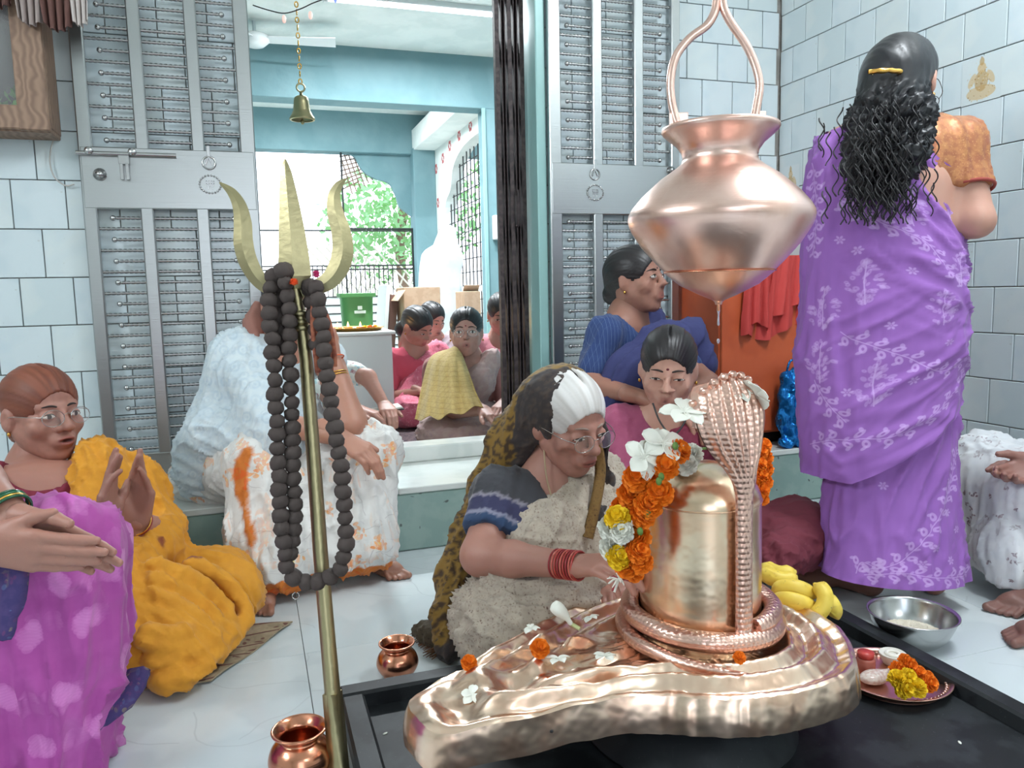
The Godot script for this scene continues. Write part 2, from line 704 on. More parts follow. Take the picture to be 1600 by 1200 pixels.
func wood_image() -> Image:
	var im := noise_image(256, 0.01, 90, 3)
	im.convert(Image.FORMAT_RGB8)
	for y in 256:
		for x in 256:
			var t := 0.5 + 0.5 * sin(x * 0.35 + im.get_pixel(x, y).r * 9.0)
			im.set_pixel(x, y, Color8(122, 96, 80).lerp(Color8(150, 122, 102), t))
	return im

func granite_image() -> Image:
	var im := mottle(512, 0.006, 91, Color8(30, 32, 35), Color8(45, 48, 51), 0.35, 0.65, 5)
	var rng := RandomNumberGenerator.new()
	rng.seed = 17
	for i in 420:
		dab(im, rng.randf() * 512, rng.randf() * 512, rng.randf_range(0.6, 2.2), rng.randf_range(0.6, 1.6), rng.randf() * 3, Color8(120, 122, 122), rng.randf_range(0.2, 0.6))
	return im

# ---------------------------------------------------------------- the setting
func tile_field(parent: Node3D, origin: Vector3, right: Vector3, w: float, h: float, tw: float, th: float, phase: Callable, y0: float, skip: Callable, seed_: int) -> void:
	# rows of tiles in running bond; origin at the lower corner of the field
	var rng := RandomNumberGenerator.new()
	rng.seed = seed_
	var out := Vector3.UP.cross(right) * -1.0
	var b := Basis(right, Vector3.UP, right.cross(Vector3.UP))
	var full: ArrayMesh = Geo.new().box(Vector3.ZERO, Vector3(tw - 0.0035, th - 0.0035, 0.012), 0.0016).mesh()
	var rows := int(ceil(h / th)) + 1
	for r in range(-1, rows):
		var ya := maxf(y0 + r * th, 0.0)
		var yb := minf(y0 + (r + 1) * th, h)
		if yb - ya < 0.02: continue
		var off: float = phase.call(r)
		var k := -1
		while true:
			var xa := off + k * tw
			k += 1
			var xb := minf(xa + tw, w)
			if xa >= w: break
			xa = maxf(xa, 0.0)
			if xb - xa < 0.012: continue
			if skip.call(xa, xb, ya, yb): continue
			var at := origin + right * ((xa + xb) / 2) + Vector3.UP * ((ya + yb) / 2)
			var t := Basis(right, rng.randf_range(-0.004, 0.004)) * Basis(Vector3.UP, rng.randf_range(-0.004, 0.004)) * b
			var m = full
			if xb - xa < tw - 0.001 or yb - ya < th - 0.001:
				m = Geo.new().box(Vector3.ZERO, Vector3(xb - xa - 0.0035, yb - ya - 0.0035, 0.012), 0.0016)
			obj("tile", m, M.tiles[rng.randi() % 4], parent, Transform3D(t, at))

func build_structure() -> void:
	# floor of large white tiles
	var fl := setting("floor")
	obj("floor_bed", Geo.new().box(Vector3(0, -0.06, -0.3), Vector3(5.2, 0.1, 6.0), 0.0), M.grout, fl)
	var ft: ArrayMesh = Geo.new().box(Vector3.ZERO, Vector3(0.5985, 0.02, 0.5985), 0.0008).mesh()
	var rng := RandomNumberGenerator.new()
	rng.seed = 4
	for i in range(-4, 4):
		for j in range(-1, 6):
			obj("tile", ft, M.floor_tiles[rng.randi() % 3], fl, Transform3D(Basis(Vector3.UP, PI * (rng.randi() % 2)), Vector3(0.08 + 0.6 * i + 0.3, -0.01, -1.955 + 0.6 * j - 0.3)))
	# the wall with the doorway
	var wb := setting("wall_back")
	obj("wall_body", Geo.new().box(Vector3(-1.2, 1.5, -3.225), Vector3(2.47, 3.0, 0.23), 0.0), M.grout, wb)
	obj("wall_body", Geo.new().box(Vector3(1.795, 1.5, -3.225), Vector3(1.18, 3.0, 0.23), 0.0), M.grout, wb)
	obj("wall_body", Geo.new().box(Vector3(0.62, 2.65, -3.225), Vector3(1.17, 0.7, 0.23), 0.0), M.plaster, wb)
	obj("plaster_face", Geo.new().box(Vector3(-1.2, 1.5, -3.35), Vector3(2.47, 3.0, 0.02), 0.0), M.teal_wall, wb)
	obj("plaster_face", Geo.new().box(Vector3(1.795, 1.5, -3.35), Vector3(1.18, 3.0, 0.02), 0.0), M.teal_wall, wb)
	tile_field(wb, Vector3(-1.495, 0.23, -3.104), Vector3.RIGHT, 1.53, 2.1, 0.1655, 0.1667, func(r): return 0.083 if posmod(r, 2) else 0.0, 0.092, func(_a, _b, _c, _d): return false, 1)
	tile_field(wb, Vector3(1.205, 0.23, -3.104), Vector3.RIGHT, 1.15, 2.1, 0.156, 0.158, func(r): return 0.125 if posmod(r, 2) else 0.047, 0.009, func(a, b, c, d): return a > 0.66 and d < 0.75, 2)
	# right-hand wall
	var wr := setting("wall_right")
	obj("wall_body", Geo.new().box(Vector3(2.475, 1.5, -0.3), Vector3(0.2, 3.0, 6.05), 0.0), M.grout, wr)
	tile_field(wr, Vector3(2.371, 0.0, -3.1), Vector3.BACK, 2.75, 2.2, 0.162, 0.1545, func(r): return 0.085 if posmod(r, 2) else 0.004, 0.112, func(_a, _b, _c, _d): return false, 3)
	obj("plaster_band", Geo.new().box(Vector3(2.368, 2.6, -0.3), Vector3(0.02, 0.8, 5.6), 0.001), M.plaster, wr)
	obj("plaster_band", Geo.new().box(Vector3(2.37, 1.1, 1.05), Vector3(0.016, 2.2, 2.79), 0.001), M.plaster, wr)
	obj("plaster_band", Geo.new().box(Vector3(0.0, 2.665, -3.104), Vector3(4.74, 0.67, 0.02), 0.001), M.plaster, wb)
	# the printed figures on three of its tiles
	var art := deity_print()
	for a in [[1.556, -2.047, 0.15], [1.4305, -2.612, 0.15], [1.352, -3.012, 0.12]]:
		var o := obj("printed_tile", Geo.new().sheet([[Vector3(0, 0.5, -0.5), Vector3(0, 0.5, 0.5)], [Vector3(0, -0.5, -0.5), Vector3(0, -0.5, 0.5)]]), art, wr, Transform3D(Basis.from_scale(Vector3(1, 0.148, a[2])), Vector3(2.3635, a[0] + 0.02, a[1])))
		o.set_meta("label", "tile printed with a golden figure")
	# walls behind and beside the photographer, and the ceiling
	var wl := setting("wall_left")
	obj("wall_body", Geo.new().box(Vector3(-2.45, 1.5, -0.35), Vector3(0.1, 3.0, 5.6), 0.0), M.plaster, wl)
	var wf := setting("wall_front")
	obj("wall_body", Geo.new().box(Vector3(-1.6, 1.5, 2.5), Vector3(1.8, 3.0, 0.12), 0.0), M.plaster, wf)
	obj("wall_body", Geo.new().box(Vector3(1.45, 1.5, 2.5), Vector3(1.9, 3.0, 0.12), 0.0), M.plaster, wf)
	obj("wall_body", Geo.new().box(Vector3(-0.1, 2.6, 2.5), Vector3(1.2, 0.8, 0.12), 0.0), M.plaster, wf)
	struct("ceiling", Geo.new().box(Vector3(0, 3.05, -0.35), Vector3(5.1, 0.1, 6.0), 0.0), M.plaster)
	# the step along the wall
	var tr := setting("trim_1")
	obj("step_body", Geo.new().box(Vector3(-0.02, 0.105, -2.86), Vector3(4.74, 0.208, 0.44), 0.006), M.step_paint, tr)
	for i in 5:
		obj("marble_slab", Geo.new().box(Vector3(-2.39 + 0.474 + i * 0.948, 0.219, -2.87), Vector3(0.9465, 0.022, 0.47), 0.003), M.marble, tr)
	struct("trim_2", Geo.new().box(Vector3(0.61, 0.262, -3.1), Vector3(1.16, 0.064, 0.13), 0.006), M.marble)
	# the hall beyond the doorway
	var hf := setting("floor")
	obj("floor_slab", Geo.new().box(Vector3(0.2, 0.06, -6.2), Vector3(5.0, 0.12, 5.75), 0.0), M.marble, hf)
	var hc := setting("ceiling")
	obj("ceiling_slab", Geo.new().box(Vector3(0.2, 2.87, -5.95), Vector3(5.2, 0.1, 5.2), 0.0), M.plaster, hc)
	var hl := setting("wall_left")
	obj("wall_body", Geo.new().box(Vector3(-2.3, 1.4, -5.95), Vector3(0.12, 2.9, 5.2), 0.0), M.teal_wall, hl)
	var hr := setting("wall_right")
	obj("wall_body", Geo.new().box(Vector3(2.75, 1.4, -4.85), Vector3(0.12, 2.9, 3.0), 0.0), M.teal_wall, hr)
	# first cross wall with its wide opening
	var w2 := setting("wall_hall")
	obj("beam", Geo.new().box(Vector3(0.2, 2.62, -6.4), Vector3(5.0, 0.42, 0.2), 0.004), M.teal_wall, w2)
	obj("pier", Geo.new().box(Vector3(2.32, 1.26, -6.4), Vector3(0.8, 2.3, 0.2), 0.004), M.teal_wall, w2)
	obj("pier", Geo.new().box(Vector3(-1.9, 1.26, -6.4), Vector3(0.7, 2.3, 0.2), 0.004), M.teal_wall, w2)
	obj("jamb_strip", Geo.new().box(Vector3(1.905, 1.26, -6.29), Vector3(0.03, 2.3, 0.02), 0.002), M.frame_teal, w2)
	obj("corbel", Geo.new().box(Vector3(2.16, 2.7, -6.1), Vector3(0.14, 0.26, 0.4), 0.004), M.plaster, w2)
	# second cross wall, open to the street, with a scalloped spandrel
	var w3 := setting("wall_far")
	obj("beam", Geo.new().box(Vector3(0.2, 2.62, -8.55), Vector3(5.0, 0.42, 0.2), 0.004), M.teal_wall, w3)
	obj("pier", Geo.new().box(Vector3(1.86, 1.26, -8.5), Vector3(0.24, 2.4, 0.26), 0.006), M.teal_wall, w3)
	obj("pier", Geo.new().box(Vector3(-1.9, 1.26, -8.55), Vector3(0.7, 2.4, 0.2), 0.004), M.teal_wall, w3)
	var sp := PackedVector2Array([Vector2(1.76, 2.42), Vector2(1.02, 2.42)])
	for p in smooth([Vector2(1.02, 2.42), Vector2(1.14, 2.38), Vector2(1.22, 2.24), Vector2(1.34, 2.16), Vector2(1.5, 2.11), Vector2(1.57, 1.98), Vector2(1.61, 1.86), Vector2(1.71, 1.78), Vector2(1.76, 1.74)], 5).slice(1):
		sp.append(p)
	obj("spandrel", Geo.new().slab(sp, Vector3(0, 0, -8.6), 0.06), M.teal_wall, w3)
	obj("sill", Geo.new().box(Vector3(0.1, 0.5, -8.6), Vector3(3.4, 0.8, 0.14), 0.004), M.plaster, w3)
	# the side wall of the veranda: white, with stencilled red flowers and an arched grille
	var wv := setting("wall_side")
	var arch := PackedVector2Array()
	for p in [Vector2(-8.45, 0.1), Vector2(-8.45, 2.82), Vector2(-6.5, 2.82), Vector2(-6.5, 2.3), Vector2(-6.6, 2.3)]:
		arch.append(p)
	for p in smooth([Vector2(-6.6, 2.3), Vector2(-7.2, 2.28), Vector2(-7.6, 2.16), Vector2(-7.75, 1.95), Vector2(-7.95, 1.85), Vector2(-8.08, 1.6), Vector2(-8.12, 1.35), Vector2(-8.12, 0.9)], 4):
		arch.append(p)
	arch.append(Vector2(-8.12, 0.1))
	obj("wall_body", Geo.new().slab(arch, Vector3(1.98, 0, 0), 0.12, Basis(Vector3.BACK, Vector3.UP, Vector3.RIGHT)), M.plaster, wv)
	obj("bulkhead", Geo.new().box(Vector3(1.88, 2.55, -7.5), Vector3(0.26, 0.22, 1.9), 0.006), M.plaster, wv)
	var red := mat(Color8(190, 96, 98), 0.8)
	for c in [[-8.33, 2.24], [-8.3, 1.88], [-8.26, 1.55], [-8.02, 2.3], [-7.72, 2.37], [-7.35, 2.4], [-6.95, 2.41]]:
		var fm := Geo.new()
		for k in 6:
			var q := Vector2.from_angle(TAU * k / 6.0) * 0.038
			var poly := PackedVector2Array()
			for j in 8:
				poly.append(Vector2(c[0], c[1]) + q + Vector2.from_angle(TAU * j / 8.0) * 0.019)
			fm.slab(poly, Vector3(1.978, 0, 0), 0.003, Basis(Vector3.BACK, Vector3.UP, Vector3.RIGHT))
		obj("stencilled_flower", fm, red, wv)
	# vertical grille bars and leafy wrought work inside the arch
	var iron := mat(Color8(52, 54, 54), 0.5, 0.4)
	M.iron = iron
	for k in 13:
		obj("grille_bar", Geo.new().tube([Vector3(2.04, 0.15, -8.1 + k * 0.13), Vector3(2.04, 2.25 - maxf(0.0, 0.5 - k * 0.12), -8.1 + k * 0.13)], 0.007, 5), iron, wv)
	for k in 16:
		obj("grille_bar", Geo.new().tube([Vector3(2.04, 0.2 + k * 0.13, -8.1), Vector3(2.04, 0.2 + k * 0.13, -6.6)], 0.005, 5), iron, wv)
	obj("rail", Geo.new().box(Vector3(2.0, 0.95, -7.3), Vector3(0.05, 0.05, 1.6), 0.004), M.plaster, wv)

func deity_print() -> StandardMaterial3D:
	# a soft golden-brown seated figure, as the fired print on a tile shows it from afar
	var im := Image.create(128, 128, false, Image.FORMAT_RGB8)
	im.fill(Color8(207, 217, 220))
	var g := Color8(184, 150, 100)
	var g2 := Color8(206, 178, 132)
	var rng := RandomNumberGenerator.new()
	rng.seed = 6
	dab(im, 64, 100, 48, 20, 0, g2, 0.7); dab(im, 64, 68, 22, 30, 0, g, 0.7); dab(im, 64, 32, 14, 15, 0, g2, 0.8)
	dab(im, 64, 14, 8, 12, 0, g, 0.7); dab(im, 34, 62, 10, 22, 0.5, g2, 0.7); dab(im, 94, 62, 10, 22, -0.5, g2, 0.7)
	for i in 110:
		var p := Vector2(64 + rng.randfn(0, 22), 70 + rng.randfn(0, 28))
		dab(im, p.x, p.y, rng.randf_range(1, 3.5), rng.randf_range(1, 2.5), rng.randf() * 3, [Color8(150, 112, 70), Color8(222, 206, 176), Color8(196, 160, 96)][rng.randi() % 3], 0.7)
	var m := mat(Color.WHITE, 0.15, 0.0, tex(im))
	return m

# ---------------------------------------------------------------- what shows through the far openings
func build_outside() -> void:
	var rng := RandomNumberGenerator.new()
	rng.seed = 31
	struct("ground", Geo.new().box(Vector3(0, -0.55, -30), Vector3(80, 0.2, 42.5), 0.0), mat(Color.WHITE, 0.95, 0.0, tex(mottle(256, 0.01, 51, Color8(150, 140, 126), Color8(172, 164, 150))), 0.3))
	# pale houses across the lane
	house(Vector3(-3.6, -0.45, -17.0), Vector3(7.2, 7.6, 3.0), Color8(216, 204, 196), "pale pink house across the lane with barred windows", 3)
	house(Vector3(-10.2, -0.45, -20.0), Vector3(5.4, 6.0, 4.0), Color8(206, 204, 192), "cream house farther down the lane", 2)
	# tree
	for a in [[Vector3(2.35, -0.45, -12.4), 2.5, 1.25, "leafy green tree outside the scalloped opening", 5], [Vector3(4.6, -0.45, -10.2), 2.6, 1.6, "bushy green tree seen through the arched grille", 6], [Vector3(5.0, -0.45, -13.6), 4.2, 2.2, "tall green tree behind the bushy tree by the grille", 7]]:
		var t := thing("tree", a[3], "tree", a[0], "trees outside the veranda")
		var h: float = a[1]
		obj("trunk", Geo.new().tube(smooth([Vector3(0, 0, 0), Vector3(0.05, h * 0.4, 0.02), Vector3(-0.04, h * 0.8, 0), Vector3(0.05, h * 1.1, 0)], 4), 0.08, 8), M.wood, t)
		var leaf := Geo.new()
		rng.seed = a[4]
		for i in 1500:
			var p := Vector3(rng.randfn(), rng.randfn(), rng.randfn()).normalized() * pow(rng.randf(), 0.4) * Vector3(a[2], a[2] * 0.8, a[2]) + Vector3(0, h, 0)
			var d := Vector3(rng.randfn(), rng.randfn() - 0.4, rng.randfn()).normalized() * rng.randf_range(0.09, 0.17)
			var s := d.cross(Vector3(rng.randfn(), rng.randfn(), rng.randfn())).normalized() * rng.randf_range(0.03, 0.05)
			leaf.face([p, p + d * 0.5 + s, p + d, p + d * 0.5 - s])
		var lm := mat([Color8(146, 182, 136), Color8(136, 176, 128), Color8(150, 184, 130)][a[4] - 5], 0.6)
		lm.backlight_enabled = true
		lm.backlight = Color8(90, 150, 70)
		var fo := obj("foliage", leaf, lm, t)
		fo.set_meta("kind", "stuff")
	# railing on the far sill, crossbars of the opening, a leaning bamboo lattice
	var ra := thing("window_railing", "black iron railing closing the far opening to the street", "railing", Vector3(0, 0, 0))
	for y in [1.6, 1.23, 1.19]:
		obj("rail", Geo.new().tube([Vector3(-1.5, y, -8.52), Vector3(1.75, y, -8.52)], 0.009, 6), M.iron, ra)
	for k in 20:
		obj("baluster", Geo.new().tube([Vector3(0.55 + k * 0.05, 0.9, -8.52), Vector3(0.55 + k * 0.05, 1.23, -8.52)], 0.006, 5), M.iron, ra)
	for k in 7:
		obj("rail", Geo.new().tube([Vector3(0.4, 0.9 - k * 0.09, -8.52), Vector3(1.75, 0.9 - k * 0.09, -8.52)], 0.008, 5), M.iron, ra)
	obj("upright", Geo.new().tube([Vector3(1.0, 0.6, -8.52), Vector3(1.0, 2.42, -8.52)], 0.011, 6), M.iron, ra)
	obj("upright", Geo.new().tube([Vector3(1.73, 0.6, -8.52), Vector3(1.73, 1.62, -8.52)], 0.013, 6), M.iron, ra)
	obj("top_rail", Geo.new().tube([Vector3(1.0, 1.62, -8.52), Vector3(1.75, 1.62, -8.52)], 0.012, 6), M.iron, ra)
	var la := thing("bamboo_lattice", "leaning pale bamboo lattice outside the far opening", "lattice", Vector3(1.45, 1.05, -9.3))
	var bam := mat(Color8(206, 200, 184), 0.7)
	for k in 9:
		var o := -0.45 + k * 0.11
		obj("slat", Geo.new().bar(Vector3(o - 0.35, 0.42, 0.02), Vector3(o + 0.35, -0.35, 0.02), 0.02, 0.008, Vector3.BACK), bam, la)
		obj("slat", Geo.new().bar(Vector3(o - 0.1, -0.42, 0), Vector3(o + 0.12, 0.42 - k * 0.05, 0), 0.02, 0.008, Vector3.BACK), bam, la)
	for x in [-0.5, 0.5]:
		obj("post", Geo.new().tube([Vector3(x, -1.49, 0.03), Vector3(x, 0.2, 0.03)], 0.02, 6), bam, la)
	var ls := thing("lattice_screen", "small diamond lattice screen hanging in the far opening", "screen", Vector3(1.2, 2.2, -8.655))
	for k in 9:
		obj("slat", Geo.new().bar(Vector3(-0.2 + k * 0.045, 0.24, 0), Vector3(-0.2 + k * 0.045 + 0.12, -0.2 + k * 0.03, 0), 0.014, 0.005, Vector3.BACK), M.wood, ls)
		obj("slat", Geo.new().bar(Vector3(-0.2, 0.24 - k * 0.05, 0.006), Vector3(0.16 - k * 0.02, 0.2 - k * 0.045 + 0.1, 0.006), 0.014, 0.005, Vector3.BACK), M.wood, ls)

func house(at: Vector3, size: Vector3, c: Color, label: String, floors: int) -> void:
	var t := thing("house", label, "house", at)
	var brick := mat(Color.WHITE, 0.9, 0.0, tex(mottle(256, 0.01, 81, c, c.darkened(0.08))), 0.5)
	obj("wall", Geo.new().box(Vector3(0, size.y / 2, 0), size, 0.01), brick, t)
	obj("parapet", Geo.new().box(Vector3(0, size.y + 0.1, 0), Vector3(size.x + 0.2, 0.25, size.z + 0.2), 0.02), mat(Color8(190, 184, 176), 0.9), t)
	var pane := mat(Color8(120, 128, 132), 0.2)
	var fr := mat(Color8(170, 110, 96), 0.7)
	for f in floors:
		obj("ledge", Geo.new().box(Vector3(0, 2.6 * (f + 1) - 0.25, size.z / 2 + 0.12), Vector3(size.x, 0.1, 0.3), 0.01), fr if f == 0 else brick, t)
		for k in 3:
			var w := obj("window", Geo.new().box(Vector3(-size.x * 0.32 + k * size.x * 0.32, 2.6 * f + 1.5, size.z / 2 + 0.01), Vector3(1.05, 1.25, 0.06), 0.01), fr, t)
			for i in 2:
				for j in 2:
					obj("pane", Geo.new().box(Vector3(-size.x * 0.32 + k * size.x * 0.32 - 0.24 + 0.48 * i, 2.6 * f + 1.22 + 0.57 * j, size.z / 2 + 0.035), Vector3(0.42, 0.5, 0.02), 0.004), pane, w)

# ---------------------------------------------------------------- steel doors, folding gate, bell
func build_doors() -> void:
	steel_leaf("steel_door", "polished steel barred door leaf folded open beside the seated woman in white", 0.052, -1.0, [0.052, 0.121, 0.042, 0.141, 0.042, 0.137, 0.043], true)
	steel_leaf("steel_door", "polished steel barred door leaf behind the hanging copper pot", 1.205, 1.0, [0.052, 0.145, 0.042, 0.15, 0.042, 0.135, 0.04], false)
	# painted frame of the doorway
	var d := setting("door_1")
	obj("door_jamb", Geo.new().box(Vector3(1.182, 1.28, -3.16), Vector3(0.042, 2.1, 0.16), 0.004), M.frame_teal, d)
	obj("door_jamb", Geo.new().box(Vector3(0.026, 1.28, -3.18), Vector3(0.03, 2.1, 0.16), 0.004), M.frame_teal, d)
	obj("door_lintel", Geo.new().box(Vector3(0.605, 2.31, -3.18), Vector3(1.16, 0.04, 0.16), 0.004), M.frame_teal, d)
	# folding iron gate pushed together
	var g := thing("folding_gate", "dark brown iron folding gate pushed together in the doorway", "gate", Vector3(1.09, 0.294, -3.2))
	for k in 5:
		var x := -0.056 + k * 0.027
		var ch := Geo.new()
		ch.box(Vector3(x - 0.009, 0.99, 0), Vector3(0.004, 1.98, 0.03), 0.001)
		ch.box(Vector3(x + 0.005, 0.99, 0), Vector3(0.004, 1.98, 0.03), 0.001)
		ch.box(Vector3(x - 0.002, 0.99, -0.013 if k % 2 else 0.013), Vector3(0.014, 1.98, 0.004), 0.001)
		obj("channel", ch, M.gate, g)
	for k in 8:
		for s in 4:
			obj("scissor_bar", Geo.new().bar(Vector3(-0.056 + s * 0.027, 0.06 + k * 0.24, -0.022), Vector3(-0.056 + (s + 1) * 0.027, 0.27 + k * 0.24, -0.022), 0.012, 0.004, Vector3.BACK), M.gate, g)
	for y in [0.02, 1.93]:
		obj("guide", Geo.new().box(Vector3(0, y, 0.0), Vector3(0.15, 0.02, 0.05), 0.002), M.gate, g)
	obj("handle", Geo.new().tube(smooth([Vector3(0.01, 1.02, 0.016), Vector3(0.012, 1.03, 0.04), Vector3(0.012, 0.9, 0.04), Vector3(0.01, 0.89, 0.016)], 5), 0.005, 6), M.gate, g)
	var pl := thing("padlock", "small steel padlock hanging on the folding gate", "padlock", Vector3(1.047, 1.492, -3.230))
	obj("body", Geo.new().box(Vector3(0, -0.035, 0), Vector3(0.034, 0.05, 0.018), 0.005), M.steel, pl)
	obj("shackle", Geo.new().tube(smooth([Vector3(-0.011, -0.012, 0), Vector3(-0.011, 0.012, 0), Vector3(0, 0.024, 0), Vector3(0.011, 0.012, 0), Vector3(0.011, -0.012, 0)], 4), 0.004, 6), M.dark, pl)
	# brass bell on its chain
	var bell := thing("brass_bell", "brass temple bell hanging on a chain in the doorway", "bell", Vector3(0.26, 1.66, -3.55))
	var cb := Geo.new()
	for k in 34:
		var b := Basis(Vector3.UP, PI / 2 * (k % 2)) * Basis(Vector3.RIGHT, PI / 2)
		var link := Geo.new().torus(Vector3.ZERO, 0.011, 0.003, b, 10, 5, 0.65)
		obj("chain_link", link, M.gold, bell, Transform3D(Basis.IDENTITY, Vector3(0, 0.16 + k * 0.0185 * 1.7, 0)))
	obj("bell_body", Geo.new().lathe(Vector3.ZERO, [Vector2(0.046, 0.0), Vector2(0.053, 0.0), Vector2(0.054, 0.006), Vector2(0.045, 0.02), Vector2(0.036, 0.04), Vector2(0.032, 0.075), Vector2(0.029, 0.092), Vector2(0.018, 0.1), Vector2(0.006, 0.102), Vector2(0.006, 0.118), Vector2(0.0, 0.118)], 28), M.brass, bell)
	obj("crown_loop", Geo.new().torus(Vector3(0, 0.135, 0), 0.017, 0.004, Basis(Vector3.RIGHT, PI / 2), 14, 6), M.brass, bell)
	obj("clapper", Geo.new().tube([Vector3(0, 0.06, 0), Vector3(0, 0.0, 0)], 0.003, 6).ball(Vector3(0, -0.008, 0), Vector3(0.009, 0.011, 0.009), 10), M.brass, bell)

func steel_leaf(called: String, label: String, x0: float, s: float, cols: Array, bolt: bool) -> void:
	# x0: hinge edge; s: direction in which the leaf reaches; bars run the whole width
	var t := thing(called, label, "door", Vector3(x0, 0.262, -3.062), "steel door leaves")
	var w := 0.0
	for c in cols: w += c
	var x := 0.0
	for i in 7:
		if i % 2 == 0:
			obj("stile", Geo.new().box(Vector3(s * (x + cols[i] / 2), 0.98, 0.0), Vector3(cols[i], 1.96, 0.03), 0.004), M.steel, t)
		x += cols[i]
	for r in [[0.045, 0.09], [1.065, 0.21], [1.93, 0.06]]:
		obj("rail", Geo.new().box(Vector3(s * w / 2, r[0], 0.002), Vector3(w - 0.01, r[1], 0.03), 0.004), M.steel, t)
	# twisted square rods; every second one ends in balls
	var long := Geo.new()
	var short := Geo.new()
	var reach: float = w - cols[0] * 0.5 - cols[6] * 0.5
	twisted(long, reach)
	twisted(short, reach - 0.13)
	var lm := long.mesh()
	var sm := short.mesh()
	var ball: ArrayMesh = Geo.new().ball(Vector3.ZERO, Vector3(0.01, 0.01, 0.01), 10).mesh()
	for zone in [[0.105, 23], [1.195, 19]]:
		for k in zone[1]:
			var y: float = zone[0] + k * 0.0375
			var rod := obj("rod", lm if k % 2 else sm, M.steel_bar, t, Transform3D(Basis.IDENTITY, Vector3(s * w / 2, y, -0.004)))
			if k % 2 == 0:
				for e in [-1, 1]:
					obj("ball_end", ball, M.steel_bar, rod, Transform3D(Basis.IDENTITY, Vector3(e * (reach - 0.13) / 2, 0, 0)))
	# pressed emblem on the lock rail
	var ex := s * (w * 0.28 if bolt else w * 0.33)
	var em := obj("emblem", Geo.new().slab(oval(0.036, 0.031), Vector3(ex, 1.05, 0.0165), 0.002), M.steel, t)
	for k in 22:
		var a := TAU * k / 22.0
		obj("stud", ball, M.steel_bar, em, Transform3D(Basis.from_scale(Vector3(0.42, 0.42, 0.42)), Vector3(ex + cos(a) * 0.036, 1.05 + sin(a) * 0.031, 0.019)))
	var gl := Geo.new()
	for q in [[-0.008, 0.011, 0.012, 0.003], [-0.008, 0.003, 0.012, 0.003], [-0.0125, 0.007, 0.003, 0.011], [-0.004, 0.007, 0.003, 0.011], [0.008, 0.011, 0.012, 0.003], [0.008, 0.003, 0.012, 0.003], [0.0125, 0.007, 0.003, 0.011], [0.004, 0.007, 0.003, 0.011], [-0.007, -0.006, 0.012, 0.003], [-0.007, -0.013, 0.003, 0.012], [0.007, -0.006, 0.012, 0.003], [0.007, -0.013, 0.003, 0.012], [0.0, -0.001, 0.026, 0.0025]]:
		gl.box(Vector3(ex + q[0], 1.05 + q[1], 0.019), Vector3(q[2], q[3], 0.003), 0.0005)
	obj("pressed_sign", gl, M.steel_bar, em)
	# lotus ornament above it
	var lo := Geo.new()
	lo.torus(Vector3(ex, 1.125, 0.018), 0.022, 0.0035, Basis(Vector3.RIGHT, PI / 2), 18, 6)
	lo.bar(Vector3(ex - 0.012, 1.118, 0.02), Vector3(ex, 1.146, 0.02), 0.005, 0.004, Vector3.BACK).bar(Vector3(ex + 0.012, 1.118, 0.02), Vector3(ex, 1.146, 0.02), 0.005, 0.004, Vector3.BACK)
	lo.bar(Vector3(ex, 1.146, 0.019), Vector3(ex, 1.185, 0.019), 0.012, 0.004, Vector3.BACK)
	obj("lotus_ornament", lo, M.steel_bar, t)
	if bolt:
		var far := s * w
		var bt := obj("tower_bolt", Geo.new().tube([Vector3(far - 0.005, 1.145, 0.026), Vector3(far + 0.31, 1.145, 0.026)], 0.008, 10), M.steel_bar, t)
		for q in [0.035, 0.17]:
			obj("keeper", Geo.new().lathe(Vector3(far + q, 1.152, 0.015), [Vector2(0.0, 0.028), Vector2(0.012, 0.026), Vector2(0.014, 0.02), Vector2(0.014, 0.0)], 14, Basis(Vector3.RIGHT, Vector3.BACK, Vector3.DOWN)), M.steel_bar, bt)
		var hp := Geo.new()
		hp.box(Vector3(far + 0.142, 1.125, 0.033), Vector3(0.034, 0.03, 0.006), 0.001)
		hp.box(Vector3(far + 0.133, 1.085, 0.033), Vector3(0.011, 0.055, 0.006), 0.001)
		hp.box(Vector3(far + 0.151, 1.085, 0.033), Vector3(0.011, 0.055, 0.006), 0.001)
		obj("hasp", hp, M.steel_bar, bt)
		obj("lock_knob", Geo.new().lathe(Vector3(far + 0.062, 1.075, 0.016), [Vector2(0.022, 0.0), Vector2(0.022, 0.004), Vector2(0.016, 0.007), Vector2(0.013, 0.02), Vector2(0.0, 0.022)], 18, Basis(Vector3.RIGHT, Vector3.BACK, Vector3.DOWN)), M.steel_bar, t)
	else:
		obj("lock_knob", Geo.new().lathe(Vector3(s * (w - 0.05), 1.15, 0.016), [Vector2(0.018, 0.0), Vector2(0.018, 0.004), Vector2(0.012, 0.008), Vector2(0.013, 0.024), Vector2(0.0, 0.026)], 18, Basis(Vector3.RIGHT, Vector3.BACK, Vector3.DOWN)), M.steel_bar, t)

func twisted(g: Geo, length: float) -> void:
	var k := int(length / 0.0055)
	var last := -1
	for i in k + 1:
		var o := g.v.size()
		var x := -length / 2 + length * i / k
		for j in 4:
			var a := TAU * j / 4.0 + i * 0.55
			g.add(Vector3(x, cos(a) * 0.0064, sin(a) * 0.0064))
		if last >= 0:
			for j in 4:
				g.quad(last + j, last + (j + 1) % 4, o + (j + 1) % 4, o + j)
		last = o

func oval(rx: float, ry: float, k := 28) -> PackedVector2Array:
	var p := PackedVector2Array()
	for i in k:
		p.append(Vector2(cos(TAU * i / k) * rx, sin(TAU * i / k) * ry))
	return p

var flower_mesh := {}
var rnd := RandomNumberGenerator.new()

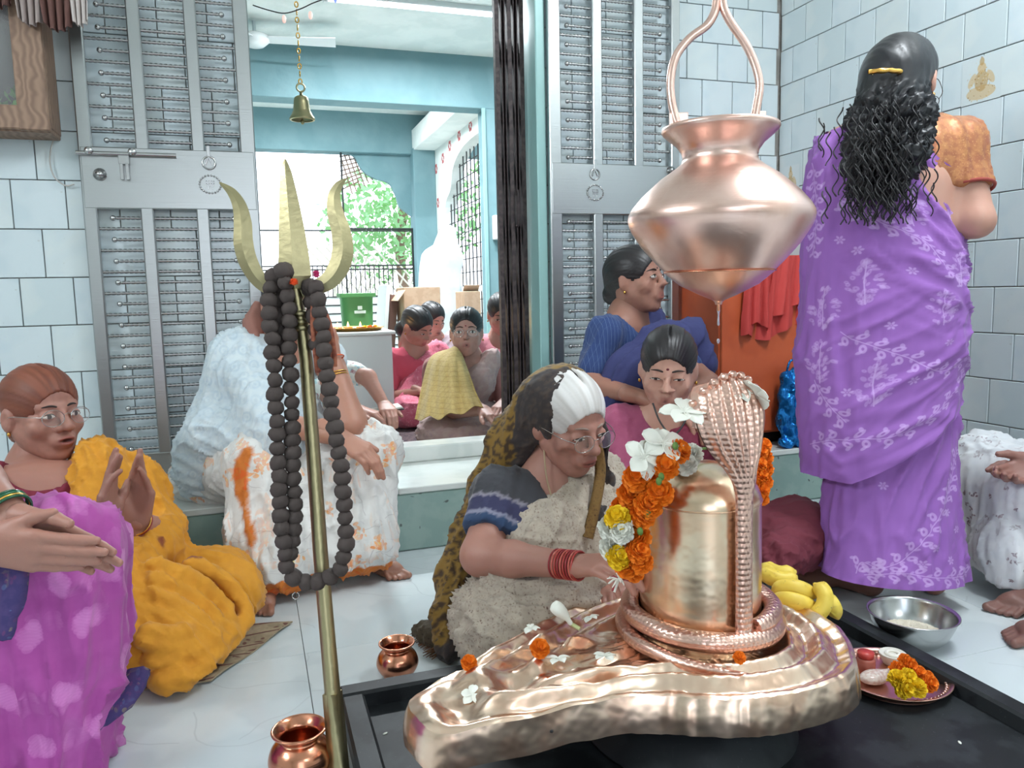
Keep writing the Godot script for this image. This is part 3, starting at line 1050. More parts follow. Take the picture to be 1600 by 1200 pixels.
func petal_ball(r: float, seed_: int, layers := 5) -> ArrayMesh:
	# a marigold head: rings of ruffled petals over a core
	var g := Geo.new()
	var rg := RandomNumberGenerator.new()
	rg.seed = seed_
	g.ball(Vector3(0, -0.1 * r, 0), Vector3(0.62, 0.5, 0.62) * r, 10)
	for l in layers:
		var el := -0.25 + 1.6 * l / layers
		var cnt := int(16 * cos(el * 0.85)) + 4
		for i in cnt:
			var a := TAU * (i + 0.5 * (l % 2)) / cnt + rg.randf_range(-0.12, 0.12)
			var e := el + rg.randf_range(-0.12, 0.12)
			var d := Vector3(cos(a) * cos(e), sin(e), sin(a) * cos(e))
			var s := d.cross(Vector3.UP).normalized()
			var u := s.cross(d)
			var w := r * rg.randf_range(0.2, 0.27)
			var o := d * r * 0.45
			var m := d * r * rg.randf_range(0.78, 0.92)
			var t := d * r * rg.randf_range(0.95, 1.1) + u * r * rg.randf_range(-0.05, 0.2)
			g.face([o - s * w * 0.6, m - s * w + u * r * 0.06, m, o])
			g.face([o, m, m + s * w + u * r * 0.06, o + s * w * 0.6])
			g.face([m - s * w + u * r * 0.06, t - s * w * 0.5, t, m])
			g.face([m, t, t + s * w * 0.5, m + s * w + u * r * 0.06])
	return g.mesh()

func white_flower(r: float, seed_: int) -> Geo:
	var g := Geo.new()
	var rg := RandomNumberGenerator.new()
	rg.seed = seed_
	for k in 5:
		var a := TAU * k / 5.0 + rg.randf_range(-0.2, 0.2)
		var d := Vector3(cos(a), 0, sin(a))
		var s := Vector3(-sin(a), 0, cos(a))
		var lift := rg.randf_range(-0.1, 0.45)
		var rows := []
		for j in 6:
			var t := j / 5.0
			var w := r * 0.44 * pow(sin(PI * (0.05 + 0.9 * pow(t, 1.25))), 0.7)
			var row := []
			for i in 5:
				var q := i / 4.0 * 2 - 1
				row.append(d * (r * t) + s * (w * q) + s * (r * 0.12 * t * t) + Vector3.UP * (r * (lift * t - 0.35 * t * t + 0.12 * q * q + rg.randf_range(-0.02, 0.02))))
			rows.append(row)
		g.cloth(rows, r * 0.03)
	return g

func flower(m, material: Material, at: Vector3, called: String, label: String, group: String, turn := Basis.IDENTITY) -> Node3D:
	var o := obj(called, m, material, null, Transform3D(turn, at))
	return tag(o, label, "flower", group)

func build_objects() -> void:
	rnd.seed = 99
	M.marigold = mat(Color8(240, 128, 16), 0.7)
	M.yellow_petal = mat(Color8(244, 206, 30), 0.7)
	M.white_petal = mat(Color8(236, 236, 226), 0.6)
	for k in ["marigold", "yellow_petal", "white_petal"]:
		M[k].backlight_enabled = true
		M[k].backlight = M[k].albedo_color * 0.25
	M.leaf_green = mat(Color8(96, 128, 60), 0.6)
	M.marigold_mesh = petal_ball(0.024, 1)
	altar()
	serpent()
	garland()
	hanging_pot()
	trident()
	offerings()
	corner_things()
	hall_things()

# ---------------------------------------------------------------- altar
func altar() -> void:
	var t := thing("granite_tray", "black granite drainage tray with raised rim on the white floor", "tray", Vector3(0.79, 0, -1.1))
	obj("tray_floor", Geo.new().box(Vector3(0, 0.008, 0), Vector3(1.3, 0.014, 1.12), 0.001), M.granite, t)
	obj("rim", Geo.new().box(Vector3(0, 0.026, -0.535), Vector3(1.31, 0.05, 0.05), 0.006), M.granite, t)
	obj("rim", Geo.new().box(Vector3(0, 0.026, 0.535), Vector3(1.31, 0.05, 0.05), 0.006), M.granite, t)
	for s in [-1, 1]:
		obj("rim", Geo.new().box(Vector3(0.63 * s, 0.0255, 0), Vector3(0.05, 0.05, 1.02), 0.006), M.granite, t)
	var p := thing("stone_drum", "round black stone drum carrying the copper base", "pedestal", Vector3(0.8, 0.015, -1.31))
	obj("drum_body", Geo.new().lathe(Vector3.ZERO, [Vector2(0.0, 0.0), Vector2(0.21, 0.0), Vector2(0.215, 0.01), Vector2(0.19, 0.04), Vector2(0.19, 0.09), Vector2(0.205, 0.118), Vector2(0.0, 0.118)], 40), M.granite, p)
	# the copper-clad base with its long spout
	var out := [Vector2(1.03, -1.096), Vector2(1.09, -1.186), Vector2(1.118, -1.28), Vector2(1.105, -1.39), Vector2(1.04, -1.49), Vector2(0.93, -1.56), Vector2(0.8, -1.575), Vector2(0.652, -1.535), Vector2(0.504, -1.461), Vector2(0.369, -1.376), Vector2(0.256, -1.315), Vector2(0.223, -1.28), Vector2(0.228, -1.22), Vector2(0.252, -1.174), Vector2(0.352, -1.16), Vector2(0.444, -1.158), Vector2(0.559, -1.145), Vector2(0.646, -1.12), Vector2(0.71, -1.082), Vector2(0.79, -1.058), Vector2(0.88, -1.05), Vector2(0.965, -1.062), Vector2(1.03, -1.096)]
	var curve := smooth(out, 8)
	var c := Vector2(0.84, -1.32)
	var base := thing("yoni_altar", "shiny copper clad lingam base with long spout on the granite tray", "altar", Vector3(c.x, 0.2, c.y))
	var ang := 260
	var g := Geo.new()
	var rows := []
	var ns := FastNoiseLite.new()
	ns.seed = 4
	ns.frequency = 1.0
	ns.fractal_octaves = 2
	var prof := []
	var rings := 54
	var rad := []
	for i in ang:
		var d := Vector2.from_angle(TAU * i / ang)
		var best := 0.0
		for j in curve.size() - 1:
			var hit = Geometry2D.segment_intersects_segment(c, c + d * 2.0, curve[j], curve[j + 1])
			if hit != null:
				best = maxf(best, c.distance_to(hit))
		rad.append(best if best > 0.0 else 0.26)
	var prev := -1
	for j in rings + 10:
		var o := g.v.size()
		for i in ang:
			var d := Vector2.from_angle(TAU * i / ang)
			var k := j - rings
			var tt := minf(float(j) / (rings - 1), 1.0)
			var r: float = lerpf(0.1, rad[i], pow(tt, 0.9))
			var x: float = r / rad[i]
			var spout := smoothstep(0.3, 0.55, rad[i])
			var h := 0.014 * bump1(x, 0.6, 0.045) + 0.017 * bump1(x, 0.79, 0.05) + 0.006 * bump1(x, 0.97, 0.03)
			h -= 0.007 * bump1(x, 0.69, 0.045) + 0.007 * bump1(x, 0.885, 0.035)
			h -= spout * (0.012 * smoothstep(0.75, 1.0, x))
			var wr := ns.get_noise_2d(i * 0.22 + 3 * x, x * 1.6)
			var wr2 := ns.get_noise_2d(i * 0.07, x * 5.0 + 40)
			var wr3 := ns.get_noise_2d(i * 0.35 + 90.0, x * 11.0)
			h += (0.0045 * wr + 0.004 * wr2 + 0.0018 * wr3) * (0.4 + 1.6 * spout)
			# broad ripples run down the spout
			h += spout * 0.0065 * sin(i * 0.55 + 2.0 * wr2) * smoothstep(0.3, 0.55, x) * (1.0 - smoothstep(0.86, 1.0, x))
			if k >= 0:
				var q := k / 9.0
				h -= q * 0.064
				r += 0.0022 * sin(PI * q) * (1 + wr) + 0.009 * q + (0.0025 if (i / 13) % 2 else 0.0) * minf(1.0, q * 6.0)
			g.add(Vector3(d.x * r, h, d.y * r))
		if prev >= 0 and j != rings:
			for i in ang:
				g.quad(prev + i, prev + (i + 1) % ang, o + (i + 1) % ang, o + i)
		prev = o
	obj("copper_cladding", g, M.foil, base)
	# underside board
	var ou := PackedVector2Array()
	for q in curve.slice(0, -1):
		ou.append((q - c) * 0.975)
	obj("underside", Geo.new().slab(ou, Vector3(0, -0.052, 0), 0.006, Basis(Vector3.RIGHT, Vector3.BACK, Vector3.UP)), M.granite, base)
	for i in [88, 101, 114, 126, 62, 36, 18]:
		var d := Vector2.from_angle(TAU * i / ang)
		var r: float = rad[i] - 0.001
		obj("nail", Geo.new().ball(Vector3(d.x * r, -0.04, d.y * r), Vector3(0.005, 0.005, 0.005), 8), M.dark, base)
	# lingam
	var l := thing("lingam", "upright rounded copper lingam standing on the copper base", "lingam", Vector3(0.84, 0.2, -1.33))
	obj("shaft", Geo.new().lathe(Vector3.ZERO, [Vector2(0.128, 0.0), Vector2(0.127, 0.018), Vector2(0.123, 0.03), Vector2(0.121, 0.05), Vector2(0.121, 0.12), Vector2(0.12, 0.2), Vector2(0.119, 0.27), Vector2(0.1195, 0.285), Vector2(0.117, 0.295), Vector2(0.112, 0.308), Vector2(0.1, 0.325), Vector2(0.082, 0.338), Vector2(0.055, 0.348), Vector2(0.025, 0.353), Vector2(0.0, 0.354)], 72), M.lingam, l)
	obj("seam", Geo.new().torus(Vector3(0, 0.283, 0), 0.1195, 0.0016, Basis.IDENTITY, 64, 6), M.lingam, l)

func bump1(x: float, at: float, w: float) -> float:
	var d := (x - at) / w
	return exp(-d * d)

func serpent() -> void:
	var s := thing("copper_serpent", "copper many-headed cobra coiled round the lingam", "serpent", Vector3(0.84, 0.2, -1.33))
	var fr := Vector3(-0.534, 0, 0.845)
	var ri := Vector3(0.845, 0, 0.534)
	var pts := []
	var rs := []
	for a in [[24, 0.215, 0.01, 0.004], [8, 0.196, 0.012, 0.009], [-20, 0.172, 0.014, 0.013], [-55, 0.16, 0.017, 0.016], [-95, 0.154, 0.019, 0.018], [-140, 0.15, 0.021, 0.02], [-180, 0.15, 0.023, 0.02], [-225, 0.15, 0.026, 0.02], [-265, 0.15, 0.03, 0.02], [-305, 0.15, 0.035, 0.02], [-345, 0.147, 0.041, 0.02], [-385, 0.145, 0.047, 0.02], [-430, 0.144, 0.053, 0.02], [-480, 0.143, 0.057, 0.02], [-530, 0.143, 0.06, 0.02], [-580, 0.143, 0.062, 0.02], [-625, 0.143, 0.062, 0.019], [-655, 0.143, 0.06, 0.018], [-674, 0.142, 0.058, 0.016]]:
		var r := deg_to_rad(a[0])
		pts.append((fr * cos(r) + ri * sin(r)) * a[1] + Vector3.UP * a[2])
		rs.append(a[3])
	var path := smooth(pts, 8)
	var rad := []
	for i in path.size():
		var q := float(i) / 8.0
		var j := mini(int(q), rs.size() - 2)
		rad.append(lerpf(rs[j], rs[j + 1], q - j))
	obj("coil", Geo.new().tube(path, rad, 12), M.scales, s)
	# neck and spread hood
	var al := deg_to_rad(36)
	var nd := fr * cos(al) + ri * sin(al)
	var nr := -fr * sin(al) + ri * cos(al)
	var side := ri
	var g := Geo.new()
	var b := Blob.new()
	var rows := []
	var prof := [[0.035, 0.0, 0.02, 0.142], [0.07, 0.0, 0.019, 0.139], [0.15, 0.0, 0.018, 0.137], [0.25, -0.001, 0.018, 0.136], [0.31, -0.002, 0.019, 0.137], [0.335, -0.003, 0.024, 0.139], [0.365, -0.006, 0.034, 0.143], [0.4, -0.011, 0.056, 0.146], [0.435, -0.016, 0.071, 0.146], [0.465, -0.018, 0.078, 0.142], [0.49, -0.019, 0.079, 0.134], [0.508, -0.019, 0.073, 0.124], [0.52, -0.019, 0.061, 0.114]]
	var sm := []
	for q in prof:
		sm.append(Vector4(q[0], q[1], q[2], q[3]))
	var line := smooth(sm, 4)
	var w := 40
	for f in [1.0, -1.0]:
		var grid := []
		for q in line:
			var row := []
			var open := smoothstep(0.33, 0.42, q.x)
			for i in w + 1:
				var u := (float(i) / w) * 2 - 1
				var rib := open * 0.0035 * cos(u * 25.0)
				var thick := (0.012 * sqrt(maxf(0.0, 1.0 - u * u)) + (rib if f > 0 else 0.0)) * (1.0 if f > 0 else 0.6)
				var cup := open * 0.028 * u * u
				row.append(nd * (q.w - cup + f * thick) + nr * (q.y + q.z * u) + Vector3.UP * (q.x + open * 0.012 * (1 - u * u) * smoothstep(0.45, 0.52, q.x)))
			if f < 0: row.reverse()
			grid.append(row)
		g.sheet(grid)
	obj("hood", g, M.scales, s)
	# row of small heads along its edge
	for k in 9:
		var u := -0.9 + 1.8 * k / 8.0
		var y := 0.53 - 0.062 * u * u
		var x := u * 0.073 - 0.019
		var p := nd * (0.122 - 0.02 * u * u) + nr * x + Vector3.UP * (y - 0.012)
		var hd := Geo.new()
		var tip := p + Vector3.UP * 0.022 + nr * u * 0.01 - nd * 0.004
		hd.tube(smooth([p - Vector3.UP * 0.02, p, tip, tip + nd * 0.012 + Vector3.UP * 0.004], 3), [0.009, 0.009, 0.0085, 0.0085, 0.008, 0.008, 0.0085, 0.008, 0.007, 0.004], 8)
		obj("cobra_head", hd, M.scales, s)

func garland() -> void:
	var t := thing("flower_garland", "orange marigold garland with white and yellow blooms draped over the lingam", "garland", Vector3(0.84, 0.2, -1.33))
	var spots := [[Vector3(0.744, 0.598, -1.253), 0.95, 0], [Vector3(0.710, 0.574, -1.241), 1.0, 0], [Vector3(0.663, 0.552, -1.264), 1.1, 0], [Vector3(0.691, 0.529, -1.231), 1.1, 0], [Vector3(0.659, 0.516, -1.282), 1.1, 0], [Vector3(0.670, 0.507, -1.235), 1.1, 0], [Vector3(0.649, 0.487, -1.293), 1.05, 0], [Vector3(0.663, 0.486, -1.245), 1.05, 0], [Vector3(0.621, 0.482, -1.259), 1.0, 1], [Vector3(0.619, 0.458, -1.278), 1.15, 2], [Vector3(0.622, 0.460, -1.245), 0.9, 2], [Vector3(0.655, 0.444, -1.243), 1.0, 0], [Vector3(0.620, 0.422, -1.273), 1.15, 2], [Vector3(0.644, 0.425, -1.255), 0.8, 0], [Vector3(0.617, 0.410, -1.251), 0.95, 1], [Vector3(0.647, 0.424, -1.232), 0.95, 0], [Vector3(0.636, 0.392, -1.253), 1.0, 0], [Vector3(0.655, 0.402, -1.238), 1.0, 0], [Vector3(0.652, 0.377, -1.257), 0.85, 0], [Vector3(0.708, 0.551, -1.291), 1.0, 0], [Vector3(0.779, 0.563, -1.312), 1.0, 2], [Vector3(0.809, 0.573, -1.314), 1.0, 2], [Vector3(0.782, 0.562, -1.289), 0.9, 2],
		[Vector3(1.024, 0.562, -1.378), 0.75, 0], [Vector3(1.009, 0.550, -1.371), 0.8, 0], [Vector3(1.026, 0.536, -1.374), 0.75, 0], [Vector3(0.999, 0.528, -1.361), 0.8, 0], [Vector3(1.019, 0.514, -1.363), 0.75, 0], [Vector3(1.002, 0.503, -1.357), 0.75, 0], [Vector3(1.011, 0.490, -1.352), 0.7, 0], [Vector3(0.998, 0.476, -1.345), 0.7, 0], [Vector3(0.999, 0.457, -1.342), 0.55, 0]]
	for q in spots:
		var b := Basis(Vector3.RIGHT, 0.9).rotated(Vector3.UP, rnd.randf_range(-1.2, 0.4)).scaled(Vector3.ONE * q[1])
		var o := obj(["marigold", "yellow_marigold", "white_bloom"][q[2]], M.marigold_mesh, [M.marigold, M.yellow_petal, M.white_petal][q[2]], t, Transform3D(b, q[0] - t.position))
	for q in [Vector3(0.689, 0.563, -1.220), Vector3(0.682, 0.556, -1.216), Vector3(0.662, 0.498, -1.221), Vector3(0.729, 0.613, -1.239), Vector3(0.649, 0.464, -1.226)]:
		obj("stem", Geo.new().ball(q - t.position, Vector3(0.006, 0.008, 0.006), 8), M.leaf_green, t)
	var back := []
	for q in [Vector3(0.668, 0.383, -1.263), Vector3(0.652, 0.443, -1.297), Vector3(0.681, 0.530, -1.287), Vector3(0.763, 0.580, -1.298), Vector3(0.908, 0.569, -1.375), Vector3(1.024, 0.549, -1.387), Vector3(1.005, 0.448, -1.349)]:
		back.append(q - t.position)
	obj("string", Geo.new().tube(smooth(back, 6), 0.003, 5), M.leaf_green, t)
	# loose white blossoms resting on hood and shoulder
	var wf := [[Vector3(0.731, 0.678, -1.214), 0.042, "white blossom resting against the cobra hood above the garland", Basis(Vector3.RIGHT, 0.5)], [Vector3(0.836, 0.718, -1.206), 0.034, "white blossom lying on top of the cobra hood", Basis(Vector3.RIGHT, 0.6)], [Vector3(0.868, 0.706, -1.193), 0.036, "white blossom on the hood edge beside the orange cupboard", Basis(Vector3.FORWARD, 0.9)], [Vector3(0.672, 0.592, -1.256), 0.04, "white blossom tucked into the top of the garland", Basis(Vector3.RIGHT, 1.0)], [Vector3(0.716, 0.613, -1.264), 0.042, "white blossom behind the topmost marigold", Basis(Vector3.RIGHT, 0.8)]]
	for i in wf.size():
		flower(white_flower(wf[i][1], 40 + i), M.white_petal, wf[i][0], "white_blossom", wf[i][2], "white blossoms on the lingam", wf[i][3])

# ---------------------------------------------------------------- pot over the lingam
func hanging_pot() -> void:
	var s := 0.001264
	var t := thing("hanging_pot", "large copper pot hanging over the lingam by a bent rod handle", "pot", Vector3(0.877, 0.868, -1.327))
	var prof := []
	for q in [[0, 0], [5, 0], [6, -4], [9, -7], [30, -16], [60, -31], [84, -51], [84.5, -53], [98, -67], [119, -91], [134, -114], [139, -126], [140, -133], [139, -140], [134, -149], [119, -167], [90, -193], [68, -208], [58, -216], [56, -224], [58, -233], [66, -244], [78, -254], [86, -261], [88, -265], [87, -269], [84, -270], [81, -268], [76, -260], [62, -246], [53, -234], [52, -222], [62, -206], [110, -172], [130, -133], [80, -55], [0, -10]]:
		prof.append(Vector2(q[0] * s, -q[1] * s))
	obj("pot_body", Geo.new().lathe(Vector3.ZERO, prof, 80), M.copper, t)
	obj("spout_tip", Geo.new().tube([Vector3(0, 0.004, 0), Vector3(0, -0.012, 0)], 0.0035, 8), M.copper_dark, t)
	obj("seam", Geo.new().torus(Vector3(0, 51 * s, 0), 84.6 * s, 0.0014, Basis.IDENTITY, 64, 6), M.copper_dark, t)
	var o := t.position
	var ri := Vector3(0.947, 0, 0.319)
	var bail := [Vector3(0.820, 1.227, -1.391), Vector3(0.813, 1.267, -1.398), Vector3(0.813, 1.311, -1.403), Vector3(0.826, 1.357, -1.405), Vector3(0.854, 1.392, -1.400), Vector3(0.887, 1.416, -1.392), Vector3(0.904, 1.443, -1.390), Vector3(0.911, 1.476, -1.391), Vector3(0.918, 1.476, -1.389), Vector3(0.921, 1.448, -1.384), Vector3(0.933, 1.420, -1.377), Vector3(0.956, 1.382, -1.365), Vector3(0.972, 1.341, -1.354), Vector3(0.979, 1.298, -1.346), Vector3(0.972, 1.257, -1.344), Vector3(0.963, 1.221, -1.342)]
	var bp := []
	for p in bail: bp.append(p - o)
	obj("handle", Geo.new().tube(smooth(bp, 5), 0.0085, 10), M.copper, t)
	for e in [[Vector3(0.823, 1.221, -1.389), 0.017], [Vector3(0.974, 1.220, -1.339), 0.012]]:
		var lug := Geo.new()
		lug.box(e[0] - o, Vector3(e[1] * 2.2, 0.05, 0.005), 0.002, Basis(ri, Vector3.UP, ri.cross(Vector3.UP)))
		obj("lug", lug, M.copper, t)
	obj("hook_chain", Geo.new().tube([Vector3(0.914, 1.476, -1.390) - o, Vector3(Vector3(0.914, 1.476, -1.390).x - o.x, 3.0 - o.y, Vector3(0.914, 1.476, -1.390).z - o.z)], 0.006, 8), M.copper_dark, t)
	var drop := thing("water_drip", "thin trickle of water falling from the copper pot", "water", o + Vector3(0, -0.012, 0))
	var wm := mat(Color(0.95, 0.98, 1.0, 0.15), 0.03)
	wm.refraction_enabled = true
	wm.refraction_scale = 0.033
	wm.transparency = BaseMaterial3D.TRANSPARENCY_ALPHA
	obj("stream", Geo.new().lathe(Vector3(0, -0.03, 0), [Vector2(0.0, 0.0), Vector2(0.0026, 0.003), Vector2(0.002, 0.012), Vector2(0.0014, 0.022), Vector2(0.003, 0.03)], 8), wm, drop)
	obj("drop", Geo.new().ball(Vector3(0, -0.06, 0), Vector3(0.003, 0.0055, 0.003), 8), wm, drop)

# ---------------------------------------------------------------- trident with rudraksha beads
func trident() -> void:
	var foot := Vector3(0.108, -0.000, -1.394)
	var t := thing("trident", "tall brass trident leaning beside the granite tray", "trident", foot)
	var nrm := Vector3(-0.315, 0.0, 0.942)
	var pole := []
	for p in [Vector3(0.085, 0.916, -1.555), Vector3(0.091, 0.857, -1.546), Vector3(0.096, 0.784, -1.530), Vector3(0.098, 0.591, -1.495), Vector3(0.099, 0.425, -1.463), Vector3(0.102, 0.260, -1.431), Vector3(0.105, 0.143, -1.411)]:
		pole.append(p - foot)
	pole.append(Vector3(0, 0.0, 0))
	obj("pole", Geo.new().tube(pole, [0.011, 0.0115, 0.0125, 0.0135, 0.014, 0.0145, 0.015, 0.0155], 16), M.brass, t)
	for q in [[Vector3(0.089, 0.870, -1.548), 0.0165], [Vector3(0.091, 0.854, -1.546), 0.0145], [Vector3(0.092, 0.843, -1.544), 0.0165]]:
		obj("collar", Geo.new().lathe(q[0] - foot, [Vector2(0.008, -0.006), Vector2(q[1], -0.005), Vector2(q[1] + 0.002, 0.0), Vector2(q[1], 0.005), Vector2(0.008, 0.006)], 18), M.brass, t)
	obj("foot_sleeve", Geo.new().tube([Vector3(0.104, 0.165, -1.414) - foot, Vector3(0, 0.001, 0)], [0.019, 0.02], 4), M.brass, t)
	var blades := [
		[[Vector3(0.085, 0.916, -1.555), Vector3(0.084, 0.941, -1.557), Vector3(0.085, 0.974, -1.558), Vector3(0.084, 1.029, -1.564), Vector3(0.082, 1.090, -1.572), Vector3(0.080, 1.139, -1.579), Vector3(0.080, 1.165, -1.583)], [0.016, 0.033, 0.03, 0.025, 0.018, 0.011, 0.001]],
		[[Vector3(0.077, 0.912, -1.558), Vector3(0.045, 0.917, -1.567), Vector3(0.019, 0.937, -1.576), Vector3(0.002, 0.970, -1.584), Vector3(-0.005, 1.006, -1.591), Vector3(-0.004, 1.043, -1.596), Vector3(-0.008, 1.077, -1.601), Vector3(-0.021, 1.104, -1.609), Vector3(-0.042, 1.123, -1.618)], [0.013, 0.014, 0.016, 0.0185, 0.0195, 0.018, 0.014, 0.009, 0.001]],
		[[Vector3(0.089, 0.911, -1.553), Vector3(0.118, 0.918, -1.547), Vector3(0.145, 0.930, -1.541), Vector3(0.165, 0.954, -1.540), Vector3(0.176, 0.986, -1.541), Vector3(0.175, 1.025, -1.546), Vector3(0.167, 1.060, -1.553), Vector3(0.166, 1.092, -1.557), Vector3(0.176, 1.114, -1.557), Vector3(0.191, 1.127, -1.554)], [0.013, 0.014, 0.017, 0.02, 0.0205, 0.0185, 0.016, 0.012, 0.008, 0.001]]]
	for b in blades:
		var ps := []
		for p in b[0]: ps.append(p - foot)
		var rs := []
		var k: int = b[1].size()
		for i in (k - 1) * 6 + 1:
			var q := i / 6.0
			var j := mini(int(q), k - 2)
			rs.append(lerpf(b[1][j], b[1][j + 1], q - j))
		# a lozenge section gives the raised middle ridge
		var g := Geo.new()
		g.tube(smooth(ps, 6), rs, 4, true, 0.42, nrm)
		obj("prong", flat(g), M.brass, t)
	var m := thing("bead_mala", "long dark brown rudraksha bead mala hung on the trident", "beads", foot)
	var bead := Geo.new().ball(Vector3.ZERO, Vector3(1, 0.88, 1), 16)
	var ns := FastNoiseLite.new()
	ns.seed = 3
	ns.frequency = 1.3
	bead.push(func(p, _n): return 0.16 * ns.get_noise_3dv(p * 2.2))
	var bm := bead.mesh()
	var s1 := [Vector3(0.046, 0.941, -1.540), Vector3(0.034, 0.896, -1.527), Vector3(0.035, 0.813, -1.512), Vector3(0.035, 0.694, -1.491), Vector3(0.034, 0.601, -1.475), Vector3(0.031, 0.508, -1.459), Vector3(0.035, 0.437, -1.449), Vector3(0.038, 0.404, -1.444), Vector3(0.057, 0.379, -1.440), Vector3(0.093, 0.378, -1.428), Vector3(0.128, 0.398, -1.418), Vector3(0.143, 0.445, -1.419), Vector3(0.144, 0.504, -1.426), Vector3(0.142, 0.575, -1.436), Vector3(0.137, 0.645, -1.451), Vector3(0.131, 0.715, -1.467), Vector3(0.127, 0.786, -1.483), Vector3(0.125, 0.858, -1.497), Vector3(0.120, 0.918, -1.512)]
	var s2 := [Vector3(0.060, 0.950, -1.525), Vector3(0.068, 0.895, -1.521), Vector3(0.066, 0.811, -1.512), Vector3(0.063, 0.692, -1.493), Vector3(0.059, 0.598, -1.477), Vector3(0.056, 0.505, -1.461), Vector3(0.048, 0.446, -1.456), Vector3(0.043, 0.420, -1.455)]
	var s3 := [Vector3(0.065, 0.950, -1.545), Vector3(0.055, 0.895, -1.547), Vector3(0.053, 0.810, -1.537), Vector3(0.110, 0.918, -1.531), Vector3(0.115, 0.857, -1.522), Vector3(0.119, 0.803, -1.514)]
	var n := 0
	for st in [[s1, 0.0162], [s2, 0.0155], [s3.slice(0, 3), 0.018], [s3.slice(3), 0.018]]:
		var ps := smooth(st[0], 24)
		var acc := 1.0
		var strand := []
		for i in ps.size():
			strand.append(ps[i] - foot)
			if i > 0: acc += ps[i].distance_to(ps[i - 1])
			if acc > st[1] * 1.42:
				acc = 0.0
				var b := Basis(Vector3(rnd.randfn(), rnd.randfn(), rnd.randfn()).normalized(), rnd.randf() * TAU).scaled(Vector3.ONE * st[1] * rnd.randf_range(0.92, 1.08))
				obj("bead", bm, M.bead, m, Transform3D(b, ps[i] - foot + Vector3(rnd.randf_range(-1, 1), 0, rnd.randf_range(-1, 1)) * 0.0015))
				n += 1
		obj("cord", Geo.new().tube(strand, 0.002, 5), M.wood, m)
	for q in [[Vector3(0.080, 0.928, -1.506), Color8(238, 96, 40), "orange flower bud stuck at the fork of the trident"], [Vector3(0.121, 0.942, -1.504), Color8(204, 62, 120), "pink flower bud stuck at the fork of the trident"]]:
		var fm := mat(q[1], 0.7)
		flower(petal_ball(0.0085, 7, 4), fm, q[0], "flower_bud", q[2], "")
	# withered marigold threads tied below the fork
	var tie := thing("thread_tie", "withered reddish flower threads tied below the trident fork", "thread", Vector3(0.129, 0.833, -1.509))
	var rm := mat(Color.WHITE, 0.9, 0.0, tex(mottle(64, 0.06, 5, Color8(120, 62, 50), Color8(160, 96, 70))), 14.0)
	for k in 5:
		var x := -0.014 + 0.007 * k
		obj("thread", Geo.new().tube(smooth([Vector3(x * 0.3 - 0.01, 0.06, 0.0), Vector3(x - 0.004, 0.02, 0.004), Vector3(x * 1.2, -0.03, 0.002), Vector3(x * 1.1 + 0.002, -0.075 + 0.01 * (k % 3), 0)], 4), 0.006, 6), rm, tie)

func flat(g: Geo) -> Geo:
	# unshare the vertices so that every face keeps its own edge
	var o := Geo.new()
	for i in range(0, g.ix.size(), 3):
		o.face([g.v[g.ix[i]], g.v[g.ix[i + 1]], g.v[g.ix[i + 2]]])
	return o

# ---------------------------------------------------------------- pots, plates and offerings
func lota(at: Vector3, w: float, label: String) -> void:
	var t := thing("copper_lota", label, "pot", at, "copper lotas on the floor")
	var p := []
	for q in [[0, 0.0], [0.3, 0.0], [0.33, 0.02], [0.3, 0.05], [0.42, 0.14], [0.5, 0.3], [0.5, 0.42], [0.45, 0.56], [0.36, 0.66], [0.31, 0.7], [0.33, 0.75], [0.4, 0.8], [0.43, 0.83], [0.44, 0.855], [0.425, 0.87], [0.39, 0.86], [0.32, 0.79], [0.28, 0.71], [0.36, 0.62], [0.46, 0.42], [0.38, 0.15], [0, 0.06]]:
		p.append(Vector2(q[0], q[1]) * w)
	obj("pot_body", Geo.new().lathe(Vector3.ZERO, smooth(p, 3), 44), M.copper_dark, t)

func banana(bend: Array, r: float) -> Geo:
	var ps := smooth(bend, 8)
	var rs := []
	for i in ps.size():
		var t := float(i) / (ps.size() - 1)
		rs.append(r * (0.22 + 0.78 * smoothstep(0.02, 0.2, t) * (1.0 - smoothstep(0.82, 1.0, t)) + 0.0))
	return Geo.new().tube(ps, rs, 6)

